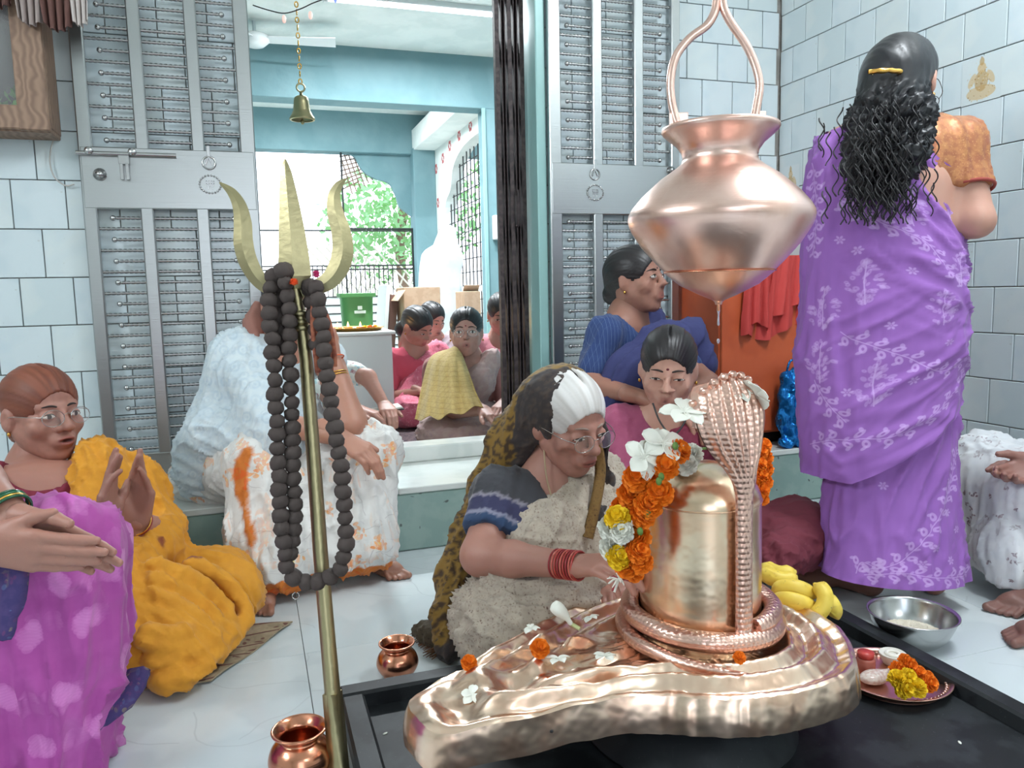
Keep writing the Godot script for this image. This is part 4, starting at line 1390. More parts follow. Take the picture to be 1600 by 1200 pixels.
func offerings() -> void:
	lota(Vector3(0.283, 0.000, -1.753), 0.098, "small copper lota behind the granite tray rim near the elderly woman")
	lota(Vector3(0.041, 0.000, -1.425), 0.117, "copper lota at the foot of the brass trident")
	# steel bowl of rice
	var bw := thing("steel_bowl", "stainless steel bowl on the white floor beside the tray", "bowl", Vector3(1.538, 0.000, -1.457))
	obj("bowl_shell", Geo.new().lathe(Vector3.ZERO, smooth([Vector2(0.0, 0.0), Vector2(0.05, 0.0), Vector2(0.062, 0.004), Vector2(0.082, 0.025), Vector2(0.098, 0.06), Vector2(0.103, 0.075), Vector2(0.107, 0.078), Vector2(0.105, 0.08), Vector2(0.099, 0.076), Vector2(0.094, 0.06), Vector2(0.078, 0.027), Vector2(0.05, 0.006), Vector2(0.0, 0.005)], 3), 56), M.steel_bar, bw)
	var rice := Geo.new()
	rice.lathe(bw.position + Vector3(0, 0.03, 0), [Vector2(0.0, 0.008), Vector2(0.03, 0.006), Vector2(0.055, 0.003), Vector2(0.076, -0.004)], 26)
	for i in 700:
		var r := sqrt(rnd.randf()) * 0.073
		var a := rnd.randf() * TAU
		var p := bw.position + Vector3(cos(a) * r, 0.0385 - r * r * 1.9, sin(a) * r)
		var d := Vector3(rnd.randfn(), rnd.randfn() * 0.2, rnd.randfn()).normalized() * 0.0032
		rice.tube([p - d, p, p + d], [0.0003, 0.0011, 0.0003], 4, false)
	var ro := obj("rice", rice, mat(Color8(228, 220, 202), 0.8))
	tag(ro, "heap of white rice in the steel bowl", "rice")
	ro.set_meta("kind", "stuff")
	# bananas on the corner of the tray
	var bm := mat(Color.WHITE, 0.5, 0.0, tex(banana_skin()), 6.0)
	var bunch := [
		[[Vector3(1.110, 0.250, -1.491), Vector3(1.113, 0.244, -1.458), Vector3(1.123, 0.245, -1.433), Vector3(1.154, 0.250, -1.424)], "stubby banana on top of the bunch"], [[Vector3(1.088, 0.249, -1.467), Vector3(1.094, 0.242, -1.432), Vector3(1.115, 0.238, -1.414), Vector3(1.148, 0.243, -1.414)], "banana second from the top of the bunch"],
		[[Vector3(1.078, 0.216, -1.413), Vector3(1.098, 0.235, -1.387), Vector3(1.123, 0.232, -1.368), Vector3(1.160, 0.210, -1.364)], "banana lying across the middle of the bunch"], [[Vector3(1.075, 0.201, -1.402), Vector3(1.086, 0.216, -1.368), Vector3(1.109, 0.211, -1.349), Vector3(1.141, 0.195, -1.347)], "banana along the lower edge of the bunch"],
		[[Vector3(1.151, 0.244, -1.360), Vector3(1.151, 0.233, -1.327), Vector3(1.140, 0.209, -1.317), Vector3(1.114, 0.180, -1.322)], "upright curved banana at the end of the bunch"], [[Vector3(1.187, 0.203, -1.364), Vector3(1.185, 0.198, -1.343), Vector3(1.188, 0.184, -1.340), Vector3(1.179, 0.173, -1.342)], "banana half hidden behind the upright one"]]
	for q in bunch:
		var o := obj("banana", banana(q[0], 0.0195), bm, null)
		tag(o, q[1], "banana", "bananas beside the copper base")
	# copper plate
	var th := thing("copper_plate", "round copper puja plate with beaded rim in the granite tray", "plate", Vector3(1.312, 0.018, -1.295))
	obj("plate_body", Geo.new().lathe(Vector3.ZERO, smooth([Vector2(0.0, 0.0), Vector2(0.095, 0.0), Vector2(0.104, 0.003), Vector2(0.114, 0.014), Vector2(0.122, 0.018), Vector2(0.124, 0.02), Vector2(0.121, 0.021), Vector2(0.113, 0.017), Vector2(0.1, 0.005), Vector2(0.0, 0.003)], 3), 64), mat(Color8(226, 178, 160), 0.3, 1.0), th)
	for k in 64:
		var a := TAU * k / 64.0
		obj("rim_bead", M.get("plate_bead", null) if M.has("plate_bead") else make_bead(), M.copper, th, Transform3D(Basis.IDENTITY, Vector3(cos(a) * 0.109, 0.013, sin(a) * 0.109)))
	var pos := th.position
	var red := thing("kumkum_jar", "small red-capped jar of kumkum on the copper plate", "jar", Vector3(1.279, 0.025, -1.337))
	obj("jar_body", Geo.new().lathe(Vector3.ZERO, smooth([Vector2(0.0, 0.0), Vector2(0.018, 0.0), Vector2(0.021, 0.01), Vector2(0.021, 0.03), Vector2(0.016, 0.036), Vector2(0.0, 0.037)], 2), 24), mat(Color8(176, 98, 84), 0.25), red)
	obj("jar_cap", Geo.new().lathe(Vector3(0, 0.036, 0), [Vector2(0.0, 0.0), Vector2(0.0175, 0.0), Vector2(0.018, 0.012), Vector2(0.0, 0.013)], 24), mat(Color8(190, 62, 54), 0.4), red)
	var cr := thing("cream_pot", "little white pot with white paste on the copper plate", "pot", Vector3(1.370, 0.024, -1.350))
	obj("pot_shell", Geo.new().lathe(Vector3.ZERO, [Vector2(0.0, 0.0), Vector2(0.02, 0.0), Vector2(0.029, 0.018), Vector2(0.031, 0.024), Vector2(0.028, 0.026), Vector2(0.025, 0.022), Vector2(0.0, 0.021)], 28), mat(Color8(226, 222, 212), 0.4), cr)
	obj("paste", Geo.new().torus(Vector3(0, 0.023, 0), 0.014, 0.004, Basis.IDENTITY, 18, 6), mat(Color8(240, 236, 226), 0.5), cr)
	var pk := thing("rice_packet", "clear packet of white rice on the copper plate", "packet", Vector3(1.265, 0.024, -1.295))
	var pb := Blob.new().ell(Vector3(0, 0.012, 0), Vector3(0.036, 0.014, 0.024), 0.01).cone(Vector3(0.02, 0.015, 0), Vector3(0.035, 0.03, 0.01), 0.006, 0.003, 0.01).build(0.003)
	obj("packet_body", pb, mat(Color.WHITE, 0.2, 0.0, tex(mottle(64, 0.12, 9, Color8(206, 178, 166), Color8(230, 222, 214))), 14.0), pk)
	var dots := [[Vector3(1.276, 0.076, -1.245), 0, 0.7], [Vector3(1.308, 0.085, -1.256), 0, 0.6], [Vector3(1.309, 0.078, -1.245), 0, 0.75], [Vector3(1.318, 0.065, -1.229), 0, 0.75], [Vector3(1.324, 0.054, -1.204), 0, 0.75], [Vector3(1.336, 0.058, -1.222), 0, 0.6], [Vector3(1.245, 0.074, -1.212), 1, 0.85], [Vector3(1.249, 0.063, -1.199), 1, 0.95], [Vector3(1.272, 0.060, -1.191), 1, 0.95], [Vector3(1.266, 0.079, -1.206), 1, 0.75]]
	for i in dots.size():
		var q: Array = dots[i]
		flower(M.marigold_mesh, [M.marigold, M.yellow_petal][q[1]], q[0], ["marigold", "yellow_marigold"][q[1]], ["orange marigold on the plate closest to the kumkum jar", "small orange marigold on the plate touching the cream pot", "orange marigold in the middle of the plate", "orange marigold between the yellow heap and the plate rim", "orange marigold lowest on the plate rim", "small orange marigold on the far plate rim", "yellow marigold next to the rice packet", "yellow marigold at the front of the heap on the plate", "yellow marigold at the outer end of the heap", "yellow marigold on top of the heap on the plate"][i], ["orange marigolds on the plate", "yellow marigolds on the plate"][q[1]], Basis(Vector3.RIGHT, rnd.randf_range(0.2, 1.2)).scaled(Vector3.ONE * q[2]))
	# loose flowers on the copper base
	flower(M.marigold_mesh, M.marigold, Vector3(0.347, 0.219, -1.328), "marigold", "marigold head lying near the tip of the copper spout", "", Basis(Vector3.RIGHT, 0.7).scaled(Vector3.ONE * 0.62))
	flower(M.marigold_mesh, M.marigold, Vector3(0.480, 0.233, -1.307), "marigold", "larger marigold head on the copper base below the elderly woman's lap", "", Basis(Vector3.RIGHT, 0.7).scaled(Vector3.ONE * 0.76))
	flower(M.marigold_mesh, M.marigold, Vector3(0.795, 0.241, -1.128), "marigold", "tiny marigold beside the tail of the copper cobra", "", Basis(Vector3.RIGHT, 0.7).scaled(Vector3.ONE * 0.48))
	var wl := [[Vector3(0.505, 0.222, -1.276), 0.022, "white blossom beside the larger marigold on the copper base"], [Vector3(0.587, 0.225, -1.249), 0.022, "white blossom in the middle of the copper base"], [Vector3(0.486, 0.245, -1.370), 0.018, "white blossom at the far edge of the copper base"], [Vector3(0.330, 0.201, -1.247), 0.02, "white blossom on the copper spout below its marigold"], [Vector3(0.601, 0.260, -1.344), 0.018, "white blossom behind the long white bud on the copper base"]]
	for i in wl.size():
		flower(white_flower(wl[i][1], 70 + i), M.white_petal, wl[i][0], "white_blossom", wl[i][2], "white blossoms on the copper base", Basis(Vector3.RIGHT, rnd.randf_range(-0.3, 0.5)))
	var bud := thing("white_bud", "long white flower bud with green stalk on the copper base", "flower", Vector3(0.551, 0.261, -1.329))
	obj("petals", Geo.new().tube(smooth([Vector3(0.517, 0.304, -1.335), Vector3(0.528, 0.294, -1.330), Vector3(0.543, 0.277, -1.329), Vector3(0.553, 0.261, -1.328)].map(func(p): return p - bud.position), 4), [0.004, 0.011, 0.013, 0.014, 0.014, 0.013, 0.012, 0.01, 0.008, 0.006, 0.005, 0.005, 0.004], 8), M.white_petal, bud)
	obj("stalk", Geo.new().tube(smooth([Vector3(0.551, 0.263, -1.330), Vector3(0.560, 0.257, -1.326), Vector3(0.567, 0.253, -1.318)].map(func(p): return p - bud.position), 4), 0.004, 6), mat(Color8(190, 196, 140), 0.6), bud)
	# red and white tuft at the garland's end
	var tf := thing("flower_tuft", "tuft of white strings and red petals hanging below the garland", "tuft", Vector3(0.630, 0.360, -1.273))
	for k in 26:
		var d := Vector3(rnd.randfn(), rnd.randfn() * 0.8, rnd.randfn()).normalized()
		obj("strand", Geo.new().tube([Vector3.ZERO, d * 0.012, d * rnd.randf_range(0.02, 0.028) + Vector3.DOWN * 0.006], [0.002, 0.0022, 0.001], 5), M.white_petal if k % 4 else mat(Color8(150, 50, 60), 0.7), tf)
	var fallen := [[Vector3(0.272, 0.016, -1.355), "white petal on the granite below the spout"], [Vector3(0.210, 0.016, -1.493), "tiny white petal on the granite beside the trident foot"], [Vector3(0.258, 0.016, -1.482), "tiny white petal on the granite in front of the spout tip"], [Vector3(1.254, 0.016, -1.065), "tiny white petal on the granite below the copper plate"]]
	for f in fallen:
		var q: Vector3 = f[0]
		flower(Geo.new().ball(Vector3.ZERO, Vector3(0.006, 0.0015, 0.003), 8), M.white_petal, q, "fallen_petal", f[1], "fallen petals on the granite", Basis(Vector3.UP, rnd.randf() * 3))

func make_bead() -> ArrayMesh:
	M.plate_bead = Geo.new().ball(Vector3.ZERO, Vector3(0.0038, 0.003, 0.0038), 8).mesh()
	return M.plate_bead

func banana_skin() -> Image:
	var im := mottle(256, 0.015, 66, Color8(232, 204, 84), Color8(222, 190, 70))
	for i in 46:
		dab(im, rnd.randf() * 256, rnd.randf() * 256, rnd.randf_range(1, 5), rnd.randf_range(0.8, 2.5), rnd.randf() * 3, Color8(110, 84, 48), 0.6)
	return im

# ---------------------------------------------------------------- corner: cupboard, cloth, bags; the framed shrine on the other wall
func corner_things() -> void:
	var op := mat(Color.WHITE, 0.45, 0.0, tex(mottle(256, 0.01, 84, Color8(208, 98, 58), Color8(198, 90, 52))), 1.5)
	var cu := thing("orange_cupboard", "orange painted wooden cupboard on the step in the tiled corner", "cupboard", Vector3(2.08, 0.23, -2.925))
	obj("carcass", Geo.new().box(Vector3(0, 0.42, -0.005), Vector3(0.5, 0.74, 0.33), 0.004), op, cu)
	obj("plinth", Geo.new().box(Vector3(0, 0.025, -0.02), Vector3(0.48, 0.05, 0.3), 0.004), M.dark, cu)
	obj("door", Geo.new().box(Vector3(0.0, 0.42, 0.167), Vector3(0.49, 0.72, 0.016), 0.003), op, cu)
	obj("top_board", Geo.new().box(Vector3(0, 0.795, 0.0), Vector3(0.51, 0.014, 0.36), 0.004), op, cu)
	# red cloth hung over its front
	var cl := thing("red_cloth", "crumpled red cloth hung over the front of the orange cupboard", "cloth", Vector3(2.08, 0.23, -2.925))
	var rm := mat(Color8(206, 74, 70), 0.85, 0.0, null, 30.0, M.weave, 0.4)
	for pc in [[0.0, 0.215, 0.48, 0], [0.09, 0.21, 0.58, 1], [-0.1, 0.1, 0.5, 2]]:
		var rows := []
		for j in 22:
			var t := j / 21.0
			var row := []
			for i in 26:
				var u := i / 25.0
				var x: float = pc[0] + (u - 0.5) * pc[1] * (1.0 + 0.25 * t)
				var y: float = 0.80 - t * (0.80 - pc[2]) - 0.03 * sin(u * 5 + pc[3]) * t
				var z: float = 0.186 + 0.014 * pc[3] * 0.5 + 0.014 * sin(u * 17.0 + pc[3] * 2 + t * 2.0) * (0.25 + t) + 0.006 * sin(u * 41.0 + t * 5)
				row.append(Vector3(x, y, z))
			rows.append(row)
		obj("fold", Geo.new().cloth(rows, -0.003), rm, cl)
	# shiny blue bag
	var bb := thing("blue_bag", "shiny metallic blue bag on the step in front of the orange cupboard", "bag", Vector3(2.139, 0.232, -2.689))
	var blue := mat(Color8(30, 120, 196), 0.2, 0.7, null, 5.0, M.dent_bump, 1.2)
	var bl := Blob.new().ell(Vector3(0, 0.14, 0), Vector3(0.07, 0.15, 0.042), 0.02).ell(Vector3(0.0, 0.27, 0.0), Vector3(0.055, 0.06, 0.025), 0.03).cone(Vector3(-0.05, 0.02, 0.03), Vector3(0.05, 0.02, 0.03), 0.025, 0.025, 0.03).clip(Vector3.DOWN, 0.0).build(0.009)
	bl.push(func(p, _n): return 0.006 * sin(p.y * 60 + p.x * 90) + 0.005 * sin(p.x * 130 - p.y * 40))
	obj("bag_body", bl, blue, bb)
	obj("bag_handle", Geo.new().tube(smooth([Vector3(-0.03, 0.31, 0), Vector3(-0.02, 0.36, 0.01), Vector3(0.02, 0.36, 0.01), Vector3(0.03, 0.31, 0)], 5), 0.005, 6), blue, bb)
	# printed cloth bundle
	var pim := mottle(256, 0.02, 3, Color8(70, 54, 96), Color8(84, 66, 112))
	for i in 26:
		var p := Vector2(rnd.randf() * 256, rnd.randf() * 256)
		dab(pim, p.x, p.y, rnd.randf_range(12, 26), rnd.randf_range(6, 10), rnd.randf() * 3, Color8(196, 190, 168), 0.9, 0.45)
		dab(pim, p.x, p.y, 5, 4, 0, Color8(186, 170, 80), 0.9)
	var bu := thing("cloth_bundle", "violet and cream printed cloth bundle on the step behind the standing woman", "bundle", Vector3(2.257, 0.100, -2.749))
	var bb2 := Blob.new().ell(Vector3(0, 0.13, 0), Vector3(0.1, 0.16, 0.09), 0.02).ell(Vector3(-0.01, 0.22, 0), Vector3(0.07, 0.09, 0.07), 0.04).build(0.01)
	bb2.push(func(p, _n): return 0.008 * sin(p.y * 30 + p.x * 50 + 2 * sin(p.x * 30)))
	obj("bundle_body", bb2, mat(Color.WHITE, 0.85, 0.0, tex(pim), 5.0, M.weave, 0.3), bu)
	# framed glass shrine high on the other side
	var fr := thing("shrine_case", "wooden glazed shrine case hung on the tiled wall above the woman in mustard", "case", Vector3(-0.657, 1.467, -2.960) + Vector3(-0.17, 0.0, 0.0))
	var o := fr.position
	var x1 := 0.235
	obj("case_side", Geo.new().box(Vector3(x1, 0.42, -0.065), Vector3(0.022, 0.84, 0.14), 0.003), M.wood, fr)
	obj("case_side", Geo.new().box(Vector3(-0.45, 0.42, -0.065), Vector3(0.022, 0.84, 0.14), 0.003), M.wood, fr)
	obj("case_floor", Geo.new().box(Vector3(-0.107, -0.002, -0.065), Vector3(0.7, 0.022, 0.14), 0.003), M.wood, fr)
	obj("case_top", Geo.new().box(Vector3(-0.107, 0.84, -0.065), Vector3(0.7, 0.022, 0.14), 0.003), M.wood, fr)
	obj("case_back", Geo.new().box(Vector3(-0.107, 0.42, -0.13), Vector3(0.68, 0.83, 0.012), 0.001), M.dark, fr)
	for q in [[x1 - 0.035, 0.42, 0.09, 0.86], [-0.415, 0.42, 0.09, 0.86]]:
		obj("frame_stile", Geo.new().box(Vector3(q[0], q[1], 0.012), Vector3(q[2], q[3], 0.022), 0.004), M.wood, fr)
	for y in [0.03, 0.815]:
		obj("frame_rail", Geo.new().box(Vector3(-0.107, y, 0.0115), Vector3(0.54, 0.075, 0.021), 0.004), M.wood, fr)
	obj("pane", Geo.new().box(Vector3(-0.107, 0.42, 0.004), Vector3(0.55, 0.75, 0.004), 0.0), M.glass, fr)
	var moss := Geo.new()
	for i in 420:
		var p := o + Vector3(rnd.randf_range(-0.36, 0.15), 0.012 + 0.12 * pow(rnd.randf(), 1.3), rnd.randf_range(-0.11, -0.02))
		var d := Vector3(rnd.randfn(), rnd.randfn() + 0.6, rnd.randfn()).normalized() * 0.028
		var s2 := d.cross(Vector3(rnd.randfn(), rnd.randfn(), rnd.randfn())).normalized() * 0.009
		moss.face([p, p + d * 0.5 + s2, p + d, p + d * 0.5 - s2])
	var mo := obj("artificial_moss", moss, mat(Color8(92, 150, 76), 0.7))
	tag(mo, "green artificial moss inside the glazed shrine case", "moss"); mo.set_meta("kind", "stuff")
	# cloth draped over the top edge of the case, and the loose wire beside it
	var dr := thing("draped_cloth", "maroon and grey cloth swag draped over the shrine case", "cloth", Vector3(-0.584, 1.836, -2.930))
	for q in [[Color8(106, 74, 68), 0.055, 0.09, 0.055, 0.0], [Color8(160, 146, 142), -0.02, 0.08, 0.045, 1.3], [Color8(98, 68, 64), -0.11, 0.1, 0.0, 2.1], [Color8(196, 186, 182), 0.12, 0.06, 0.035, 3.0]]:
		var rows := []
		for j in 14:
			var v := j / 13.0
			var row := []
			for i in 20:
				var w := i / 19.0
				row.append(Vector3(q[1] + (w - 0.5) * q[2] * (1.15 - 0.35 * v), 0.16 - v * (0.16 + q[3]) - 0.02 * sin(w * 3.1) * v, 0.032 + 0.012 * sin(w * 22.0 + q[4] + v) * (0.4 + v) - 0.01 * v))
			rows.append(row)
		obj("swag", Geo.new().cloth(rows, -0.003), mat(q[0], 0.9, 0.0, null, 20.0, M.weave, 0.4), dr)
	var wi := thing("loose_wire", "thin pale wire hanging down the tiled wall beside the steel door", "wire", Vector3(-0.578, 1.664, -3.080))
	var wp := []
	for p in [Vector3(-0.593, 1.830, -3.085), Vector3(-0.586, 1.727, -3.085), Vector3(-0.584, 1.602, -3.085), Vector3(-0.595, 1.495, -3.085), Vector3(-0.620, 1.398, -3.085), Vector3(-0.613, 1.334, -3.085), Vector3(-0.581, 1.303, -3.085), Vector3(-0.553, 1.308, -3.085)]:
		wp.append(p - wi.position)
	obj("wire", Geo.new().tube(smooth(wp, 6), 0.0025, 5), M.wire, wi)

# ---------------------------------------------------------------- things in the hall
func hall_things() -> void:
	var sw := thing("switch_box", "white electrical switch box on the teal hall wall", "switch box", Vector3(2.05, 1.345, -6.29))
	obj("box_body", Geo.new().box(Vector3(0, 0.1, 0.03), Vector3(0.19, 0.2, 0.06), 0.006), M.white_metal, sw)
	obj("box_lid", Geo.new().box(Vector3(0, 0.1, 0.064), Vector3(0.18, 0.19, 0.008), 0.003), M.white_metal, sw)
	obj("screw", Geo.new().ball(Vector3(0.07, 0.1, 0.069), Vector3(0.006, 0.006, 0.003), 8), M.dark, sw)
	# ceiling fan, mostly hidden by the door leaf
	var fan := thing("ceiling_fan", "white ceiling fan in the hall beside the bell chain", "fan", Vector3(0.139, 2.694, -5.908))
	var c := Vector3(0, 0, 0)
	obj("motor", Geo.new().lathe(c, [Vector2(0.0, -0.05), Vector2(0.06, -0.045), Vector2(0.1, -0.01), Vector2(0.09, 0.03), Vector2(0.03, 0.05), Vector2(0.0, 0.05)], 24), M.white_metal, fan)
	obj("down_rod", Geo.new().tube([c, Vector3(0, 2.82 - fan.position.y, 0)], 0.012, 8), M.white_metal, fan)
	for k in 3:
		var a := 0.12 + TAU * k / 3.0
		var d := Vector3(cos(a), 0, sin(a))
		var s := Vector3(-sin(a), 0.14, cos(a))
		var rows := []
		for j in 8:
			var t := j / 7.0
			rows.append([c + d * (0.09 + 0.46 * t) - s * (0.05 + 0.02 * t), c + d * (0.09 + 0.46 * t) + s * (0.05 + 0.02 * t)])
		obj("blade", Geo.new().cloth(rows, 0.006), M.white_metal, fan)
	# string of fairy bulbs over the doorway
	var fs := thing("fairy_lights", "string of small coloured bulbs looped across the top of the doorway", "lights", Vector3(0.344, 2.096, -3.400))
	var ws := []
	for p in [Vector3(0.080, 2.064, -3.400), Vector3(0.141, 2.050, -3.400), Vector3(0.202, 2.044, -3.400), Vector3(0.266, 2.067, -3.400), Vector3(0.323, 2.097, -3.400), Vector3(0.407, 2.129, -3.400), Vector3(0.609, 2.184, -3.400), Vector3(0.885, 2.196, -3.400), Vector3(1.095, 2.179, -3.400)]:
		ws.append(p - fs.position)
	obj("cable", Geo.new().tube(smooth(ws, 5), 0.0025, 5), M.dark, fs)
	for q in [[Vector3(0.198, 2.021, -3.400), Color8(255, 190, 180)], [Vector3(0.303, 2.045, -3.400), Color8(255, 190, 180)], [Vector3(0.406, 2.119, -3.400), Color8(120, 140, 255)], [Vector3(1.095, 2.154, -3.400), Color8(255, 120, 110)]]:
		var bm := mat(q[1], 0.3)
		bm.emission_enabled = true
		bm.emission = q[1]
		bm.emission_energy_multiplier = 0.9
		bm.resource_name = "bulb"
		obj("bulb", Geo.new().ball(q[0] - fs.position, Vector3(0.008, 0.016, 0.008), 10), bm, fs)
	# white pedestal with brass plate of lamps
	var ped := thing("white_pedestal", "white box pedestal in the hall behind the seated woman in white", "pedestal", Vector3(Vector3(0.583, 0.384, -4.625).x, 0.12, Vector3(0.583, 0.384, -4.625).z))
	obj("pedestal_body", Geo.new().box(Vector3(0, 0.285, 0), Vector3(0.36, 0.55, 0.36), 0.006), mat(Color8(222, 224, 222), 0.5), ped)
	obj("pedestal_top", Geo.new().box(Vector3(0, 0.57, 0), Vector3(0.4, 0.02, 0.4), 0.005), mat(Color8(226, 226, 222), 0.4), ped)
	var tp := ped.position + Vector3(0, 0.58, 0)
	var tray := thing("lamp_plate", "brass plate on the white pedestal holding lit oil lamps", "plate", tp)
	obj("plate_body", Geo.new().lathe(Vector3.ZERO, [Vector2(0.0, 0.0), Vector2(0.14, 0.0), Vector2(0.165, 0.02), Vector2(0.16, 0.022), Vector2(0.135, 0.005), Vector2(0.0, 0.004)], 32), M.gold, tray)
	var flame := mat(Color8(255, 210, 130), 0.4)
	flame.emission_enabled = true
	flame.emission = Color8(255, 214, 150)
	flame.emission_energy_multiplier = 4.0
	flame.resource_name = "flame"
	for k in 4:
		var p := tp + Vector3(-0.11 + 0.065 * k, 0.006, 0.05 - 0.05 * (k % 2))
		var la := thing("oil_lamp", ["lit clay oil lamp at the trident end of the brass plate", "lit clay oil lamp second from the trident", "lit clay oil lamp in front of the green bin", "unlit clay oil lamp at the far end of the brass plate"][k], "lamp", p, "oil lamps on the brass plate")
		obj("lamp_bowl", Geo.new().lathe(Vector3.ZERO, [Vector2(0.0, 0.0), Vector2(0.018, 0.0), Vector2(0.028, 0.018), Vector2(0.025, 0.018), Vector2(0.0, 0.008)], 16), mat(Color8(176, 96, 60), 0.8), la)
		if k < 3:
			obj("flame", Geo.new().lathe(Vector3(0, 0.016, 0), [Vector2(0.0, 0.0), Vector2(0.007, 0.008), Vector2(0.006, 0.016), Vector2(0.0, 0.034)], 10), flame, la)
			var om := OmniLight3D.new()
			om.name = "flame_glow"
			om.light_color = Color(1.0, 0.78, 0.5)
			om.light_energy = 0.03
			om.light_size = 0.01
			om.shadow_enabled = true
			om.omni_range = 6.0
			la.add_child(om)
			om.position = Vector3(0, 0.03, 0)
	for k in 3:
		flower(M.marigold_mesh, M.marigold if k % 2 else M.yellow_petal, tp + Vector3(0.05 + 0.035 * k, 0.016, 0.03 - 0.035 * (k % 3)), "marigold", ["yellow marigold among the oil lamps", "orange marigold on the brass lamp plate", "yellow marigold at the edge of the brass lamp plate"][k], "marigolds on the lamp plate", Basis.from_scale(Vector3.ONE * 0.6))
	# green bin
	var gb := thing("green_bin", "green plastic dustbin behind the lamp plate in the hall", "bin", Vector3(Vector3(0.728, 0.731, -5.681).x, 0.12, Vector3(0.728, 0.731, -5.681).z))
	var gm := mat(Color8(84, 148, 84), 0.5)
	var bin := Geo.new()
	var hb := 0.79
	for f in [[0.085, 0.08, 0.0, 0.112, 0.105, hb]]:
		var rows := []
		for j in 6:
			var t := j / 5.0
			var row := []
			for i in 25:
				var a := TAU * i / 24.0
				var ca := cos(a); var sa := sin(a)
				var q := pow(pow(absf(ca), 6) + pow(absf(sa), 6), -1.0 / 6.0)
				row.append(Vector3(ca * q * lerpf(f[0], f[3], t), lerpf(f[2], f[5], t), sa * q * lerpf(f[1], f[4], t)))
			rows.append(row)
		bin.sheet(rows)
	bin.box(Vector3(0, 0.01, 0), Vector3(0.165, 0.02, 0.155), 0.004)
	obj("bin_body", bin, gm, gb)
	obj("bin_rim", Geo.new().box(Vector3(0, hb, 0.11), Vector3(0.25, 0.03, 0.016), 0.005).box(Vector3(0, hb, -0.11), Vector3(0.25, 0.03, 0.016), 0.005).box(Vector3(0.118, hb, 0), Vector3(0.016, 0.03, 0.23), 0.005).box(Vector3(-0.118, hb, 0), Vector3(0.016, 0.03, 0.23), 0.005), gm, gb)
	var st := mat(Color8(214, 226, 212), 0.6)
	obj("sticker", Geo.new().box(Vector3(0.01, hb - 0.12, 0.103), Vector3(0.08, 0.02, 0.004), 0.001).box(Vector3(0.01, hb - 0.09, 0.105), Vector3(0.032, 0.026, 0.004), 0.001), st, gb)
	# cardboard, board and a white wrapped bundle
	var kraft := mat(Color.WHITE, 0.85, 0.0, tex(mottle(128, 0.03, 24, Color8(196, 164, 136), Color8(206, 176, 148))), 3.0)
	var ca1 := thing("cardboard_box", "brown cardboard box standing behind the women in pink", "box", Vector3(Vector3(1.221, 0.216, -5.877).x, 0.12, Vector3(1.221, 0.216, -5.877).z))
	obj("box_body", Geo.new().box(Vector3(0, 0.42, 0), Vector3(0.28, 0.84, 0.3), 0.004), kraft, ca1)
	obj("flap", Geo.new().box(Vector3(-0.17, 0.78, 0.1), Vector3(0.1, 0.005, 0.3), 0.001, Basis(Vector3.FORWARD, -0.9)), kraft, ca1)
	var ca2 := thing("cardboard_box", "narrow brown cardboard box behind the woman with the mustard shawl", "box", Vector3(Vector3(1.582, 0.207, -5.755).x, 0.12, Vector3(1.582, 0.207, -5.755).z))
	obj("box_body", Geo.new().box(Vector3(0, 0.4, 0), Vector3(0.13, 0.8, 0.25), 0.004), kraft, ca2)
	obj("flap", Geo.new().box(Vector3(0, 0.81, 0.09), Vector3(0.12, 0.005, 0.1), 0.001, Basis(Vector3.RIGHT, -0.8)), kraft, ca2)
	var wb := thing("white_board", "white board propped beside the cardboard box in the hall", "board", Vector3(Vector3(0.955, 0.211, -6.071).x, 0.12, Vector3(0.955, 0.211, -6.071).z))
	obj("board", Geo.new().box(Vector3(0, 0.43, 0), Vector3(0.03, 0.87, 0.4), 0.003, Basis(Vector3.BACK, -0.1)), M.white_metal, wb)
	obj("inner_panel", Geo.new().box(Vector3(0.05, 0.4, 0.02), Vector3(0.06, 0.78, 0.3), 0.004, Basis(Vector3.BACK, -0.1)), mat(Color8(112, 84, 76), 0.6), wb)
	var bd := thing("wrapped_bundle", "tall bundle wrapped in white plastic sheet leaning by the veranda pier", "bundle", Vector3(Vector3(1.668, 0.063, -7.089).x, 0.12, Vector3(1.668, 0.063, -7.089).z))
	var bb := Blob.new().chain([Vector3(-0.05, 0.1, 0), Vector3(-0.02, 0.6, 0), Vector3(0.06, 1.1, 0), Vector3(0.12, 1.36, 0)], [0.26, 0.25, 0.17, 0.07], 0.05).clip(Vector3.DOWN, -0.0).build(0.022)
	bb.push(func(p, _n): return 0.02 * sin(p.x * 26 + p.y * 5 + 2 * sin(p.z * 9)) + 0.01 * sin(p.z * 50 + p.y * 9))
	var pm := mat(Color8(212, 215, 215), 0.35, 0.0, null, 3.0, M.crumple, 0.8)
	obj("plastic_sheet", bb, pm, bd)
	# ledger book and little brass pots on the hall floor
	var bp := thing("prayer_book", "open prayer book lying on the cloth beside the women in the hall", "book", Vector3(0.565, 0.366, -3.588))
	obj("cover", Geo.new().box(Vector3.ZERO, Vector3(0.17, 0.006, 0.13), 0.002, Basis(Vector3.BACK, 0.14)), mat(Color8(60, 56, 60), 0.6), bp)
	obj("pages", Geo.new().box(Vector3(-0.002, 0.009, 0), Vector3(0.16, 0.01, 0.12), 0.002, Basis(Vector3.BACK, 0.14)), mat(Color8(224, 222, 212), 0.8), bp)
	var mt := thing("floor_mat", "dark floor mat spread under the women in the hall", "mat", Vector3(1.05, 0.12, -4.3))
	obj("mat_cloth", Geo.new().box(Vector3(0, 0.003, 0), Vector3(1.9, 0.006, 1.5), 0.002), mat(Color.WHITE, 0.95, 0.0, tex(mottle(128, 0.05, 25, Color8(70, 54, 62), Color8(104, 84, 86))), 4.0), mt)
